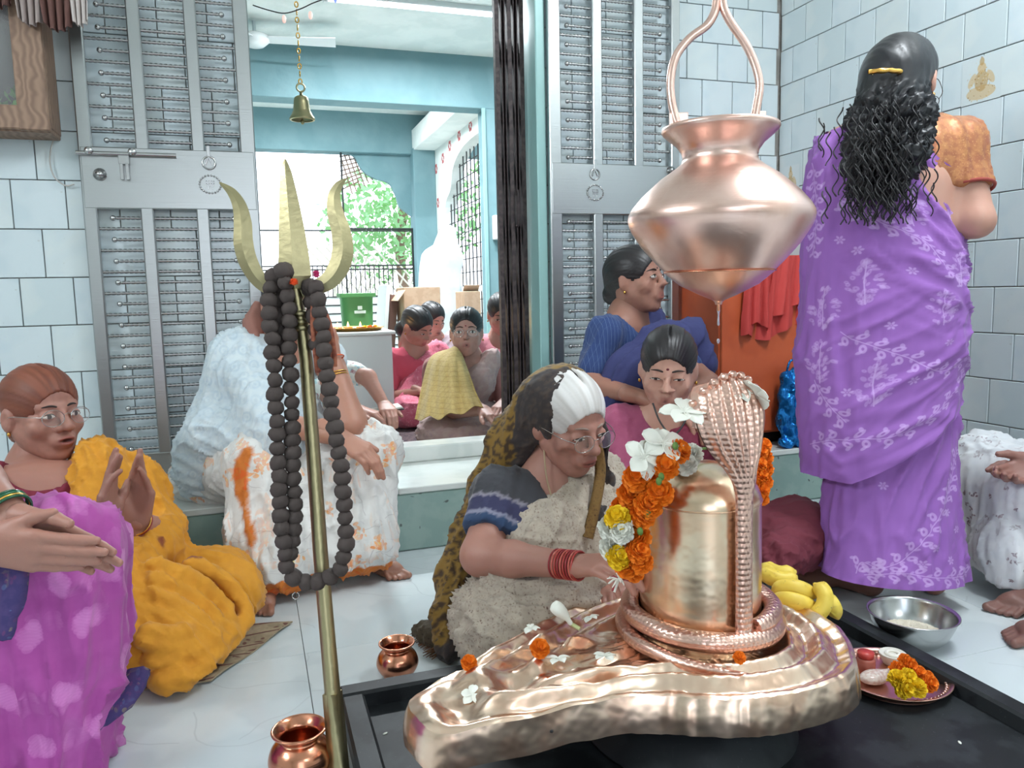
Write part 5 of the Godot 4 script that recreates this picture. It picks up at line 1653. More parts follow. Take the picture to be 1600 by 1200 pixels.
	var bpot := thing("brass_pot", "little brass pot on the hall floor near the woman with mustard shawl", "pot", Vector3(Vector3(0.653, 0.203, -3.644).x, 0.126, Vector3(0.653, 0.203, -3.644).z))
	obj("pot_body", Geo.new().lathe(Vector3.ZERO, [Vector2(0.0, 0.0), Vector2(0.025, 0.0), Vector2(0.042, 0.02), Vector2(0.04, 0.04), Vector2(0.028, 0.05), Vector2(0.034, 0.058), Vector2(0.03, 0.058), Vector2(0.024, 0.05), Vector2(0.0, 0.03)], 20), M.gold, bpot)

# ---------------------------------------------------------------- people: heads, hands, feet, cloth
const RT := Vector3(0.947, 0.0, 0.319)
const BK := Vector3(-0.319, 0.0, 0.947)
var folds_noise := FastNoiseLite.new()

func facing(at: Vector3, look: Vector3, tilt := 0.0, s := 1.08) -> Transform3D:
	var z := look.normalized()
	var x := Vector3.UP.cross(z).normalized()
	var y := z.cross(x)
	var b := Basis(x, y, z)
	b = b.rotated(z, tilt)
	return Transform3D(b.scaled_local(Vector3(s, s, s)), at)

# o: skin, lip, age (0..1), open (mouth), lids (0..1 how far shut), wide
func head(person: Node3D, g: Geo, t: Transform3D, o: Dictionary) -> void:
	var b := Blob.new()
	var wd: float = o.get("wide", 1.0)
	var age: float = o.get("age", 0.3)
	b.ell(Vector3(0, 0.032, -0.012), Vector3(0.074 * wd, 0.082, 0.09), 0.01)
	b.ell(Vector3(0, -0.03, 0.02), Vector3(0.061 * wd, 0.076, 0.065), 0.02)
	b.ell(Vector3(0, 0.048, 0.047), Vector3(0.055, 0.042, 0.036), 0.02)
	for s in [-1.0, 1.0]:
		b.cone(Vector3(0.05 * s * wd, -0.04, 0.0), Vector3(0.018 * s, -0.088, 0.052), 0.02 * wd, 0.018, 0.02)
		b.ell(Vector3(0.038 * s * wd, -0.024, 0.056), Vector3(0.026 * wd, 0.025, 0.024), 0.015)
		b.cone(Vector3(0.042 * s, 0.024, 0.068), Vector3(0.012 * s, 0.022, 0.082), 0.008, 0.0085, 0.012)
	b.ell(Vector3(0, -0.094, 0.057), Vector3(0.023, 0.018, 0.02), 0.015)
	b.cone(Vector3(0, 0.02, 0.083), Vector3(0, -0.02, 0.104), 0.008, 0.0115, 0.01)
	b.ell(Vector3(0, -0.025, 0.107), Vector3(0.0135, 0.0105, 0.012), 0.006)
	for s in [-1.0, 1.0]:
		b.ell(Vector3(0.0155 * s, -0.029, 0.0935), Vector3(0.0095, 0.0085, 0.0115), 0.006)
		b.cut(Vector3(0.032 * s, 0.003, 0.097), Vector3(0.019, 0.0105, 0.012), 0.009)
		b.ell(Vector3(0.032 * s, 0.003, 0.0775), Vector3(0.0175, 0.012, 0.0115), 0.005)
		if age > 0.6:
			b.cut(Vector3(0.05 * s, -0.05, 0.072), Vector3(0.014, 0.024, 0.014), 0.014)
	b.ell(Vector3(0, -0.058, 0.078), Vector3(0.03, 0.022, 0.02), 0.012)
	b.ell(Vector3(0, -0.0545, 0.0955), Vector3(0.021, 0.005, 0.0065), 0.004)
	b.ell(Vector3(0, -0.0655, 0.0935), Vector3(0.0185, 0.006, 0.007), 0.004)
	var open: float = o.get("open", 0.0)
	if open > 0.0:
		b.cut(Vector3(0, -0.0605, 0.102), Vector3(0.0145, 0.0035 + 0.004 * open, 0.014), 0.003)
	for s in [-1.0, 1.0]:
		b.ell(Vector3(0.075 * s * wd, -0.004, -0.008), Vector3(0.0095, 0.03, 0.018), 0.006, Basis(Vector3.UP, -0.35 * s))
		b.cut(Vector3(0.088 * s * wd, 0.0, -0.004), Vector3(0.009, 0.018, 0.01), 0.004)
	b.cone(Vector3(0, -0.05, -0.028), Vector3(0, -0.13, -0.035), 0.048, 0.05, 0.025)
	var from := g.v.size()
	var fi := g.ix.size()
	b.build(o.get("cell", 0.0036), g)
	largest(g, fi)
	var skin: Color = o.skin
	var lip: Color = o.get("lip", skin.lerp(lin(140, 60, 60), 0.55))
	var ns := folds_noise
	for i in range(from, g.v.size()):
		var p := g.v[i]
		var c := skin * (1.0 + 0.1 * ns.get_noise_3dv(p * 6000.0))
		if p.z > 0.07:
			var dl := Vector2(p.x / 0.021, (p.y + 0.06) / 0.0115).length()
			c = c.lerp(lip, 1.0 - smoothstep(0.82, 1.1, dl))
			var dm := Vector2(p.x / 0.019, (p.y + 0.0602) / (0.0022 + 0.004 * open)).length()
			c = c.lerp(lin(66, 30, 28), 0.85 * (1.0 - smoothstep(0.7, 1.2, dm)))
		if age > 0.6:
			p += Vector3(0, 0, 1) * 0.0008 * sin(p.y * 700.0 + 30.0 * absf(p.x)) * smoothstep(0.04, 0.08, p.y) * smoothstep(0.02, 0.06, p.z)
		g.col[i] = c
		g.v[i] = t * p
	# eyes
	var lids: float = o.get("lids", 0.2)
	for s in [-1.0, 1.0]:
		obj("eye", eye_shape(lids, o.get("gaze", Vector2.ZERO), s), painted(0.2), person, t, true)
		var brow := Geo.new()
		brow.tube(smooth([Vector3(0.012 * s, 0.0235, 0.0895), Vector3(0.028 * s, 0.0275, 0.0865), Vector3(0.048 * s, 0.022, 0.07)], 5), [0.002, 0.003, 0.0035, 0.0036, 0.0036, 0.0034, 0.0031, 0.0027, 0.0022, 0.0016, 0.0006], 6, true, 0.7)
		obj("eyebrow", brow, mat(o.get("brow", Color8(52, 42, 40)), 0.8), person, t)
	if o.has("bindi"):
		obj("bindi", Geo.new().ball(Vector3(0, 0.03, 0.088), Vector3(0.0045, 0.0045, 0.0016), 10), mat(o.bindi, 0.6), person, t)
	if o.get("glasses", false):
		spectacles(person, t, o.get("rim", M.gold))
	if o.get("earring", true):
		for s in [-1.0, 1.0]:
			obj("earring", Geo.new().ball(Vector3(0.078 * s * wd, -0.036, -0.002), Vector3(0.0045, 0.0055, 0.0045), 8), M.gold, person, t)

# drop stray islands from the triangles added since fi
func largest(g: Geo, fi: int) -> void:
	var up := {}
	var find := func(a: int) -> int:
		while up[a] != a:
			up[a] = up[up[a]]
			a = up[a]
		return a
	for i in range(fi, g.ix.size()):
		up[g.ix[i]] = g.ix[i]
	for i in range(fi, g.ix.size(), 3):
		var r: int = find.call(g.ix[i])
		up[find.call(g.ix[i + 1])] = r
		up[find.call(g.ix[i + 2])] = r
	var count := {}
	for i in range(fi, g.ix.size(), 3):
		var r: int = find.call(g.ix[i])
		count[r] = count.get(r, 0) + 1
	if count.size() < 2: return
	var best := -1
	for r in count:
		if best < 0 or count[r] > count[best]: best = r
	var keep := g.ix.slice(0, fi)
	for i in range(fi, g.ix.size(), 3):
		if find.call(g.ix[i]) == best:
			keep.append(g.ix[i]); keep.append(g.ix[i + 1]); keep.append(g.ix[i + 2])
		else:
			for k in 3: g.v[g.ix[i + k]] = g.v[best]
	g.ix = keep

func eye_shape(lids: float, gaze: Vector2, s: float) -> Geo:
	var g := Geo.new()
	if true:
		var h := lerpf(0.0075, 0.0026, lids)
		g.tint = lin(218, 208, 200)
		g.ball(Vector3(0.032 * s, 0.0022, 0.0868), Vector3(0.0145, h, 0.0045), 14, Basis(Vector3.UP, 0.22 * s))
		g.tint = lin(40, 26, 22)
		g.ball(Vector3(0.032 * s + gaze.x, 0.0022 + gaze.y, 0.0889), Vector3(0.0066, minf(0.0066, h * 0.97), 0.0032), 12, Basis(Vector3.UP, 0.22 * s))
		g.tint = lin(36, 26, 26)
		g.tube(smooth([Vector3(0.0175 * s, 0.001, 0.089), Vector3(0.026 * s, 0.0022 + h, 0.0918), Vector3(0.037 * s, 0.0018 + h, 0.0898), Vector3(0.0475 * s, 0.0005, 0.082)], 4), 0.0013, 5)
	return g

func spectacles(person: Node3D, t: Transform3D, rim: Material) -> void:
	var g := Geo.new()
	var gl := Geo.new()
	for s in [-1.0, 1.0]:
		var b := Basis(Vector3.UP, 0.14 * s) * Basis(Vector3.RIGHT, PI / 2)
		g.torus(Vector3(0.033 * s, -0.001, 0.107), 0.02, 0.0009, b, 26, 5, 1.25)
		gl.lathe(Vector3(0.033 * s, -0.001, 0.107), [Vector2(0.0, 0.0), Vector2(0.02, 0.0)], 20, Basis(b.x * 1.22, b.y, b.z))
		g.tube(smooth([Vector3(0.057 * s, 0.004, 0.102), Vector3(0.074 * s, 0.006, 0.07), Vector3(0.081 * s, 0.006, 0.01), Vector3(0.08 * s, -0.006, -0.02)], 4), 0.0009, 5)
	g.tube(smooth([Vector3(-0.009, 0.004, 0.109), Vector3(0, 0.008, 0.112), Vector3(0.009, 0.004, 0.109)], 4), 0.0009, 5)
	var o := obj("spectacles", g, rim, person, t)
	obj("lens", gl, M.glass, o)

# hair drawn back from the face; bun: centre and radius, or null
func hair(person: Node3D, t: Transform3D, c: Color, bun = null, size := 0.036, low := 0.0, shade := Color(0, 0, 0, 0)) -> MeshInstance3D:
	var b := Blob.new()
	b.ell(Vector3(0, 0.041, -0.012), Vector3(0.0805, 0.0875, 0.103), 0.01)
	b.cone(Vector3(0, 0.0, -0.07), Vector3(0, -0.045, -0.065), 0.045, 0.035, 0.02)
	b.cut(Vector3(0, -0.05, 0.088), Vector3(0.0675, 0.109 - low, 0.07), 0.004)
	b.cut(Vector3(0, -0.115, 0.03), Vector3(0.09, 0.075, 0.1), 0.008)
	for s in [-1.0, 1.0]:
		b.cut(Vector3(0.085 * s, -0.03, 0.0), Vector3(0.03, 0.045, 0.032), 0.008)
	if bun != null:
		b.ell(bun, Vector3(size, size, size * 0.85), 0.012)
	b.cut(Vector3(0, 0.124, 0.04), Vector3(0.0035, 0.012, 0.06), 0.004)
	var g := b.build(0.004)
	var ns := folds_noise
	g.push(func(p, _n): return 0.0016 * ns.get_noise_3d(atan2(p.x, p.y + 0.02) * 1500.0, p.z * 300.0, 0.0))
	if shade.a > 0.0:
		g.paint(func(p): return c.srgb_to_linear().lerp(shade.srgb_to_linear(), smoothstep(-0.3, 0.5, ns.get_noise_3d(atan2(p.x, p.y + 0.02) * 700.0, p.z * 260.0, 7.0))))
		return obj("hair", g, painted(0.55), person, t, true)
	return obj("hair", g, mat(c, 0.42), person, t)

func hand(g: Geo, at: Vector3, dir: Vector3, palm: Vector3, mir: float, curl: Array, spread := 0.06, s := 1.05, skin := Color.WHITE) -> void:
	var y := dir.normalized()
	var z := (palm - y * palm.dot(y)).normalized()
	var x := y.cross(z) * mir
	var b := Blob.new()
	var kn := [Vector3(0.026, 0.085, 0), Vector3(0.008, 0.09, -0.002), Vector3(-0.011, 0.086, -0.001), Vector3(-0.028, 0.077, 0.002)]
	var ln := [[0.042, 0.025, 0.02], [0.046, 0.028, 0.021], [0.043, 0.026, 0.02], [0.033, 0.02, 0.018]]
	for i in 4:
		b.cone(Vector3(kn[i].x * 0.5, 0.004, 0), kn[i], 0.0165, 0.0108, 0.012)
		var c: float = curl[i]
		var p: Vector3 = kn[i]
		var a := 0.0
		var yaw := -(i - 1.4) * spread
		var r := [0.0096, 0.0088, 0.0081, 0.007]
		for j in 3:
			a += c * [1.25, 1.5, 0.95][j]
			var d := Vector3(sin(yaw) * -1.0, cos(a), sin(a))
			d = Vector3(-sin(yaw), cos(yaw) * cos(a), sin(a)).normalized()
			var q: Vector3 = p + d * ln[i][j]
			b.cone(p, q, r[j] * (0.9 if i == 3 else 1.0), r[j + 1] * (0.9 if i == 3 else 1.0), 0.003)
			p = q
	b.cone(Vector3(0.016, 0.012, 0.006), Vector3(0.032, 0.048, 0.01), 0.0165, 0.0135, 0.012)
	var tc: float = curl[4]
	b.chain([Vector3(0.032, 0.045, 0.009), Vector3(0.05 - 0.012 * tc, 0.074, 0.014 + 0.014 * tc), Vector3(0.06 - 0.03 * tc, 0.1, 0.018 + 0.024 * tc)], [0.0118, 0.0105, 0.008], 0.005)
	b.cone(Vector3(0, -0.055, 0), Vector3(0, 0.01, 0), 0.0245, 0.02, 0.012)
	var from := g.v.size()
	g.tint = skin
	b.build(0.0034, g)
	var flip := mir < 0.0
	for i in range(from, g.v.size()):
		var p := g.v[i] * s
		g.v[i] = at + x * p.x + y * p.y + z * p.z
	_fix(g, from, x.dot(y.cross(z)) < 0.0)

func _fix(g: Geo, from: int, flip: bool) -> void:
	if flip:
		for i in range(0, g.ix.size(), 3):
			if g.ix[i] >= from:
				var k := g.ix[i + 1]
				g.ix[i + 1] = g.ix[i + 2]
				g.ix[i + 2] = k

# heel at "at", toes towards dir, mir +1: big toe on the left of the walking direction
func foot(g: Geo, at: Vector3, dir: Vector3, mir: float, skin: Color, s := 1.0) -> void:
	var z := dir.normalized()
	var x := Vector3.UP.cross(z).normalized() * mir
	var b := Blob.new()
	b.ell(Vector3(0, 0.034, 0.0), Vector3(0.029, 0.034, 0.034), 0.01)
	b.cone(Vector3(0, 0.042, 0.01), Vector3(0.006, 0.028, 0.15), 0.034, 0.026, 0.02)
	b.cone(Vector3(-0.012, 0.022, 0.03), Vector3(-0.022, 0.02, 0.14), 0.022, 0.02, 0.02)
	b.cone(Vector3(0.018, 0.022, 0.12), Vector3(0.02, 0.02, 0.165), 0.022, 0.019, 0.015)
	b.cone(Vector3(0, 0.05, 0.0), Vector3(0, 0.13, -0.005), 0.034, 0.033, 0.02)
	for i in 5:
		var xx := 0.026 - i * 0.0155
		var zz: float = [0.215, 0.212, 0.205, 0.196, 0.184][i]
		var r: float = [0.0135, 0.0098, 0.0094, 0.009, 0.0088][i]
		b.cone(Vector3(xx * 0.9, 0.018, 0.16), Vector3(xx, r * 0.95, zz), r, r * 0.9, 0.004)
	b.clip(Vector3.DOWN, 0.0, 0.003)
	var from := g.v.size()
	g.tint = skin
	b.build(0.0045, g)
	for i in range(from, g.v.size()):
		var p := g.v[i] * s
		g.v[i] = at + x * p.x + Vector3.UP * p.y + z * p.z
	_fix(g, from, mir < 0.0)

# long folds running along dir, freq folds a metre
func crease(dir: Vector3, freq: float, amp: float, seed_ := 0.0) -> Callable:
	var d := dir.normalized()
	var ns := folds_noise
	return func(p: Vector3, _n: Vector3) -> float:
		var along := d * p.dot(d)
		var q := ((p - along) * freq + along * freq * 0.1) * 100.0 + Vector3(seed_, seed_ * 0.7, 0) * 100.0
		var v := ns.get_noise_3dv(q)
		var w := ns.get_noise_3dv(q * 1.6 + Vector3(5000, 0, 0))
		var r := maxf(0.0, 1.0 - absf(v) * 2.6)
		var r2 := maxf(0.0, 1.0 - absf(w) * 2.6)
		return amp * (1.3 * r * r + 0.6 * r2 * r2 - 0.6 + 0.5 * v)

# folds whose direction changes: [place, direction, folds a metre, depth, reach]
func creases(list: Array) -> Callable:
	var fs := []
	for q in list:
		fs.append(crease(q[1], q[2], q[3], fs.size() * 7.3))
	return func(p: Vector3, n: Vector3) -> float:
		var sum := 0.0
		var all := 0.0001
		for i in list.size():
			var w := exp(-p.distance_squared_to(list[i][0]) / (list[i][4] * list[i][4]))
			if w > 0.003:
				sum += w * fs[i].call(p, n)
				all += w
		return sum / all

# colour every vertex near the given paths
func stripe(g: Geo, lines: Array) -> Geo:
	var ps := []
	for q in lines:
		ps.append(smooth(q[0], 6))
	for i in g.v.size():
		var p := g.v[i]
		for k in lines.size():
			var m := 9.0
			for w in ps[k]:
				m = minf(m, p.distance_squared_to(w))
			var w: float = lines[k][1]
			if m < w * w * 1.5:
				g.col[i] = g.col[i].lerp(lines[k][2], 1.0 - smoothstep(w * 0.85, w * 1.15, sqrt(m)))
	return g

func fabric(c: Color, im: Image = null, tri := 4.0, rough := 0.85, bump := 0.35) -> StandardMaterial3D:
	var m := mat(c, rough, 0.0, tex(im) if im else null, tri, M.crumple, bump)
	m.rim_enabled = true
	m.rim = 0.25
	m.rim_tint = 0.6
	return m

func bangles(person: Node3D, at: Vector3, axis: Vector3, r: float, cols: Array, step := 0.006) -> void:
	var y := axis.normalized()
	var x := y.cross(Vector3(0.3, 1, 0.2)).normalized()
	for i in cols.size():
		obj("bangle", Geo.new().torus(at + y * step * i, r, 0.0024, Basis(x, y, x.cross(y)), 26, 6), cols[i], person)

func skin_mat() -> StandardMaterial3D:
	if not M.has("skin"):
		M.skin = painted(0.5, M.fine_bump, 14.0, 0.12)
		M.skin.subsurf_scatter_enabled = true
		M.skin.subsurf_scatter_strength = 0.12
	return M.skin

func sheet_between(a: Array, b: Array, n: int) -> Array:
	var rows := []
	for j in n + 1:
		var r := []
		for i in a.size():
			r.append(a[i].lerp(b[i], float(j) / n))
		rows.append(r)
	return rows

func person(label: String) -> Node3D:
	return thing("person", label, "person", Vector3.ZERO)


# a woman sitting cross-legged; hd: middle of her head, fy: height of the floor under her
func sitter(label: String, hd: Vector3, fy: float, look: Vector3, body: Vector3, o: Dictionary) -> Node3D:
	var p := person(label)
	var sk: Color = o.skin
	var g := Geo.new()
	g.tint = sk
	var t := facing(hd, look, o.get("tilt", 0.0), o.get("size", 1.06))
	var bd := body.normalized()
	var sd := Vector3.UP.cross(bd)
	var neck := hd + Vector3(0, -0.128, 0) - bd * 0.035
	var hip := Vector3(hd.x, fy + 0.11, hd.z) - bd * float(o.get("lean", 0.05))
	var chest := neck.lerp(hip, 0.36)
	var sh := [neck + Vector3(0, -0.055, 0) + sd * 0.16, neck + Vector3(0, -0.055, 0) - sd * 0.16]
	var el := [sh[0] + Vector3(0, -0.23, 0) + bd * 0.06 + sd * 0.05, sh[1] + Vector3(0, -0.23, 0) + bd * 0.06 - sd * 0.05]
	var wr := [hip + bd * 0.27 + sd * 0.08 + Vector3(0, 0.1, 0), hip + bd * 0.27 - sd * 0.08 + Vector3(0, 0.1, 0)]
	if o.has("elbows"): el = o.elbows
	if o.has("wrists"): wr = o.wrists
	var c: float = o.get("cell", 0.012)
	var b := Blob.new()
	b.cone(t * Vector3(0, -0.08, -0.03), neck, 0.052, 0.058, 0.03)
	b.cone(sh[0], sh[1], 0.055, 0.055, 0.04)
	b.cone(neck, chest, 0.07, 0.09, 0.05)
	for i in 2:
		b.chain([sh[i], el[i], wr[i]], [0.05, 0.04, 0.027], 0.02)
	b.build(c, g)
	for i in 2:
		var d: Vector3 = o.get("fingers", bd - Vector3(0, 0.25, 0) + sd * (-0.5 if i == 0 else 0.5))
		hand(g, wr[i], d, Vector3.DOWN if not o.has("palm") else o.palm, 1.0 if i == 0 else -1.0, [0.3, 0.32, 0.34, 0.36, 0.2], 0.05, 1.05, sk)
	head(p, g, t, o)
	obj("body", g, skin_mat(), p, Transform3D.IDENTITY, true)
	hair(p, t, o.get("hair", Color8(36, 32, 34)), o.get("bun", Vector3(0, -0.03, -0.1)), o.get("bun_size", 0.036))
	var bl := Blob.new()
	bl.cone(sh[0], sh[1], 0.062, 0.062, 0.05)
	bl.ell(chest, Vector3(0.14, 0.15, 0.12), 0.05, Basis(sd, Vector3.UP, bd))
	bl.cone(chest, hip, 0.12, 0.13, 0.05)
	var sl: float = o.get("sleeve", 0.75)
	for i in 2:
		bl.cone(sh[i], sh[i].lerp(el[i], sl), 0.06, 0.055, 0.03)
	bl.cut(neck + bd * 0.06 + Vector3(0, 0.0, 0), Vector3(0.075, 0.085, 0.085), 0.01, Basis(sd, Vector3.UP, bd))
	obj("blouse", bl.build(c).push(crease(Vector3(0.2, 1, 0.1), 9.0, 0.006)), o.blouse, p)
	var s := Blob.new()
	s.ell(hip, Vector3(0.19, 0.115, 0.17), 0.05, Basis(sd, Vector3.UP, bd))
	for k in [-1.0, 1.0]:
		s.chain([hip + sd * 0.08 * k, hip + bd * 0.26 + sd * float(o.get("knee", 0.27)) * k - Vector3(0, 0.02, 0), hip + bd * 0.36 - sd * 0.06 * k - Vector3(0, 0.045, 0)], [0.12, 0.088, 0.06], 0.05)
	s.cone(hip + bd * 0.1, hip + bd * 0.33 - Vector3(0, 0.03, 0), 0.1, 0.06, 0.06)
	# the end of the saree over her left shoulder, down across the chest
	s.chain([sh[0] - bd * 0.06 + Vector3(0, 0.0, 0), sh[0] * 0.8 + neck * 0.2 + Vector3(0, 0.022, 0) + bd * 0.02, chest + bd * 0.075 + sd * 0.05, hip - sd * 0.1 + bd * 0.12 + Vector3(0, 0.05, 0)], [0.055, 0.056, 0.085, 0.09], 0.04)
	if o.get("wrap", false):
		s.chain([sh[0] + Vector3(0, 0.01, 0), sh[0].lerp(el[0], 0.6) + sd * 0.02, el[0] + sd * 0.02, el[0].lerp(wr[0], 0.5)], [0.07, 0.08, 0.085, 0.075], 0.05)
	s.clip(Vector3.DOWN, -fy - 0.004, 0.008)
	var f := creases([[chest, Vector3(0, 1, 0) + sd * 0.6, 11.0, 0.012, 0.25], [hip + bd * 0.25, sd, 9.0, 0.014, 0.25], [hip + sd * 0.3, bd + sd * 0.4, 9.0, 0.012, 0.25], [el[0], Vector3(0.1, 1, 0), 10.0, 0.012, 0.2]])
	obj("saree", s.build(c).push(f), o.saree, p)
	p.set_meta("frame", [sh, el, wr, hip, bd, sd, neck, chest])
	return p
func build_people() -> void:
	folds_noise.seed = 12
	folds_noise.frequency = 0.01
	folds_noise.fractal_octaves = 1
	woman_mustard()
	woman_magenta()
	woman_white()
	woman_elder()
	woman_pink_blouse()
	woman_navy()
	woman_purple()
	woman_edge()
	women_hall()

func scatter(base: Color, base2: Color, marks: Array, n: int, lo: float, hi: float, seed_: int, size := 256) -> Image:
	var im := mottle(size, 0.02, seed_, base, base2)
	var rg := RandomNumberGenerator.new()
	rg.seed = seed_
	for i in n:
		var r := rg.randf_range(lo, hi)
		dab(im, rg.randf() * size, rg.randf() * size, r, r * rg.randf_range(0.5, 1.0), rg.randf() * 3, marks[rg.randi() % marks.size()], 0.85)
	return im

func woman_mustard() -> void:
	var p := person("seated woman with hennaed hair in a mustard saree clapping her hands")
	var sk := lin(172, 122, 107)
	var g := Geo.new()
	g.tint = sk
	var hd := Vector3(-0.564, 0.593, -2.433)
	var look := (RT * 0.86 + BK * 0.5 + Vector3(0, 0.03, 0))
	var t := facing(hd, look, 0.0, 1.12)
	var neck := Vector3(-0.597, 0.436, -2.446)
	var shl := Vector3(-0.348, 0.406, -2.390)
	var shr := Vector3(-0.685, 0.421, -2.314)
	var el := Vector3(-0.262, 0.265, -2.259)
	var wr := Vector3(-0.307, 0.335, -2.156)
	var er := Vector3(-0.518, 0.281, -2.071)
	var wr2 := Vector3(-0.367, 0.350, -2.072)
	var b := Blob.new()
	b.cone(t * Vector3(0, -0.08, -0.03), neck, 0.055, 0.062, 0.03)
	b.cone(shl, shr, 0.06, 0.06, 0.04)
	b.cone(neck, Vector3(-0.560, 0.338, -2.347), 0.07, 0.1, 0.05)
	b.chain([shl, el, wr], [0.052, 0.042, 0.028], 0.02)
	b.chain([shr, er, wr2], [0.052, 0.042, 0.028], 0.02)
	b.build(0.009, g)
	g.tint = sk * 0.8
	hand(g, wr, Vector3(0.12, 0.9, 0.1), Vector3(-0.357, 0.430, -1.919) - wr, -1.0, [0.08, 0.05, 0.08, 0.12, 0.0], 0.2, 1.05, sk * 0.85)
	hand(g, wr2, Vector3(0.1, 0.95, -0.05), Vector3(-0.239, 0.386, -2.033) - wr2, 1.0, [0.12, 0.08, 0.12, 0.2, 0.0], 0.16, 1.05, sk * 0.8)
	head(p, g, t, {"skin": sk, "open": 0.5, "glasses": true, "wide": 1.04, "age": 0.5, "lids": 0.35, "rim": M.steel_bar})
	obj("body", g, skin_mat(), p, Transform3D.IDENTITY, true)
	hair(p, t, Color8(116, 66, 50), Vector3(0, -0.045, -0.1), 0.034, 0.0, Color8(134, 76, 56))
	# blouse
	var bl := Blob.new()
	bl.cone(shr, Vector3(-0.645, 0.333, -2.215), 0.068, 0.064, 0.03)
	bl.ell(Vector3(-0.589, 0.262, -2.315), Vector3(0.165, 0.18, 0.13), 0.05)
	bl.cone(shl, shr, 0.063, 0.066, 0.05)
	bl.cut(Vector3(-0.550, 0.477, -2.339), Vector3(0.085, 0.075, 0.12), 0.01)
	var bg := bl.build(0.011).push(crease(Vector3(0.2, 1, 0), 0.14, 0.006))
	obj("blouse", bg, fabric(Color8(122, 34, 56)), p)
	# saree: shoulder drape, lap and the gathered heap in front
	var s := Blob.new()
	s.cone(Vector3(-0.432, 0.458, -2.383), Vector3(-0.332, 0.378, -2.382), 0.07, 0.075, 0.04)
	s.cone(Vector3(-0.332, 0.378, -2.382), Vector3(-0.280, 0.268, -2.287), 0.075, 0.072, 0.03)
	s.cone(Vector3(-0.280, 0.268, -2.287), Vector3(-0.262, 0.261, -2.185), 0.07, 0.055, 0.03)
	s.cone(Vector3(-0.426, 0.434, -2.335), Vector3(-0.388, 0.224, -2.190), 0.065, 0.11, 0.04)
	s.ell(Vector3(-0.530, 0.082, -2.252), Vector3(0.2, 0.13, 0.19), 0.05)
	s.cone(Vector3(-0.451, 0.153, -2.266), Vector3(-0.122, 0.125, -2.238), 0.12, 0.088, 0.05)
	s.cone(Vector3(-0.122, 0.125, -2.238), Vector3(-0.088, 0.103, -2.160), 0.085, 0.07, 0.03)
	s.cone(Vector3(-0.087, 0.112, -2.161), Vector3(-0.232, 0.045, -1.946), 0.075, 0.07, 0.04)
	s.cone(Vector3(-0.331, 0.214, -2.096), Vector3(-0.222, 0.091, -1.949), 0.085, 0.08, 0.05)
	s.cone(Vector3(-0.222, 0.091, -1.949), Vector3(-0.221, 0.038, -1.857), 0.075, 0.045, 0.04)
	s.cone(Vector3(-0.382, 0.233, -2.062), Vector3(-0.325, 0.113, -1.901), 0.07, 0.06, 0.05)
	s.cone(Vector3(-0.143, 0.077, -2.090), Vector3(-0.171, 0.043, -2.000), 0.07, 0.055, 0.03)
	# the swirl of gathered folds
	for q in [[Vector3(-0.264, 0.261, -2.026), Vector3(-0.177, 0.210, -2.022), Vector3(-0.103, 0.128, -2.009), Vector3(-0.107, 0.079, -1.930), Vector3(-0.176, 0.064, -1.866), Vector3(-0.226, 0.062, -1.840)], [Vector3(-0.259, 0.233, -1.989), Vector3(-0.191, 0.189, -1.993), Vector3(-0.127, 0.125, -1.964), Vector3(-0.134, 0.090, -1.898), Vector3(-0.201, 0.089, -1.856), Vector3(-0.256, 0.096, -1.844)], [Vector3(-0.258, 0.202, -1.964), Vector3(-0.196, 0.169, -1.949), Vector3(-0.151, 0.123, -1.928), Vector3(-0.174, 0.104, -1.881), Vector3(-0.232, 0.120, -1.849), Vector3(-0.273, 0.144, -1.845)], [Vector3(-0.261, 0.172, -1.940), Vector3(-0.209, 0.149, -1.919), Vector3(-0.181, 0.130, -1.897), Vector3(-0.212, 0.137, -1.866), Vector3(-0.263, 0.161, -1.854)], [Vector3(-0.179, 0.232, -2.079), Vector3(-0.105, 0.183, -2.069), Vector3(-0.054, 0.111, -2.033), Vector3(-0.079, 0.072, -1.973), Vector3(-0.136, 0.052, -1.894)], [Vector3(-0.242, 0.051, -1.839), Vector3(-0.188, 0.044, -1.825), Vector3(-0.135, 0.061, -1.873), Vector3(-0.089, 0.089, -1.957)]]:
		var path := smooth(q, 3)
		for i in path.size() - 1:
			s.cone(path[i], path[i + 1], 0.021, 0.021, 0.006)
	s.clip(Vector3.DOWN, -0.012, 0.01)
	var sg := s.build(0.0072)
	sg.push(creases([[Vector3(-0.389, 0.438, -2.302), Vector3(0.35, -1, 0.3), 14.6, 0.014, 0.16], [Vector3(-0.264, 0.332, -2.247), Vector3(0.6, -0.8, 0.1), 12.3, 0.015, 0.15], [Vector3(-0.367, 0.233, -2.057), Vector3(0.1, -1, 0.3), 13.5, 0.013, 0.2], [Vector3(-0.203, 0.155, -1.940), Vector3(0.7, -0.6, 0.5), 13.5, 0.007, 0.16], [Vector3(-0.108, 0.173, -2.175), Vector3(0.9, -0.3, 0.3), 9.0, 0.008, 0.16]]))
	sg.paint(func(_q): return lin(218, 150, 42))
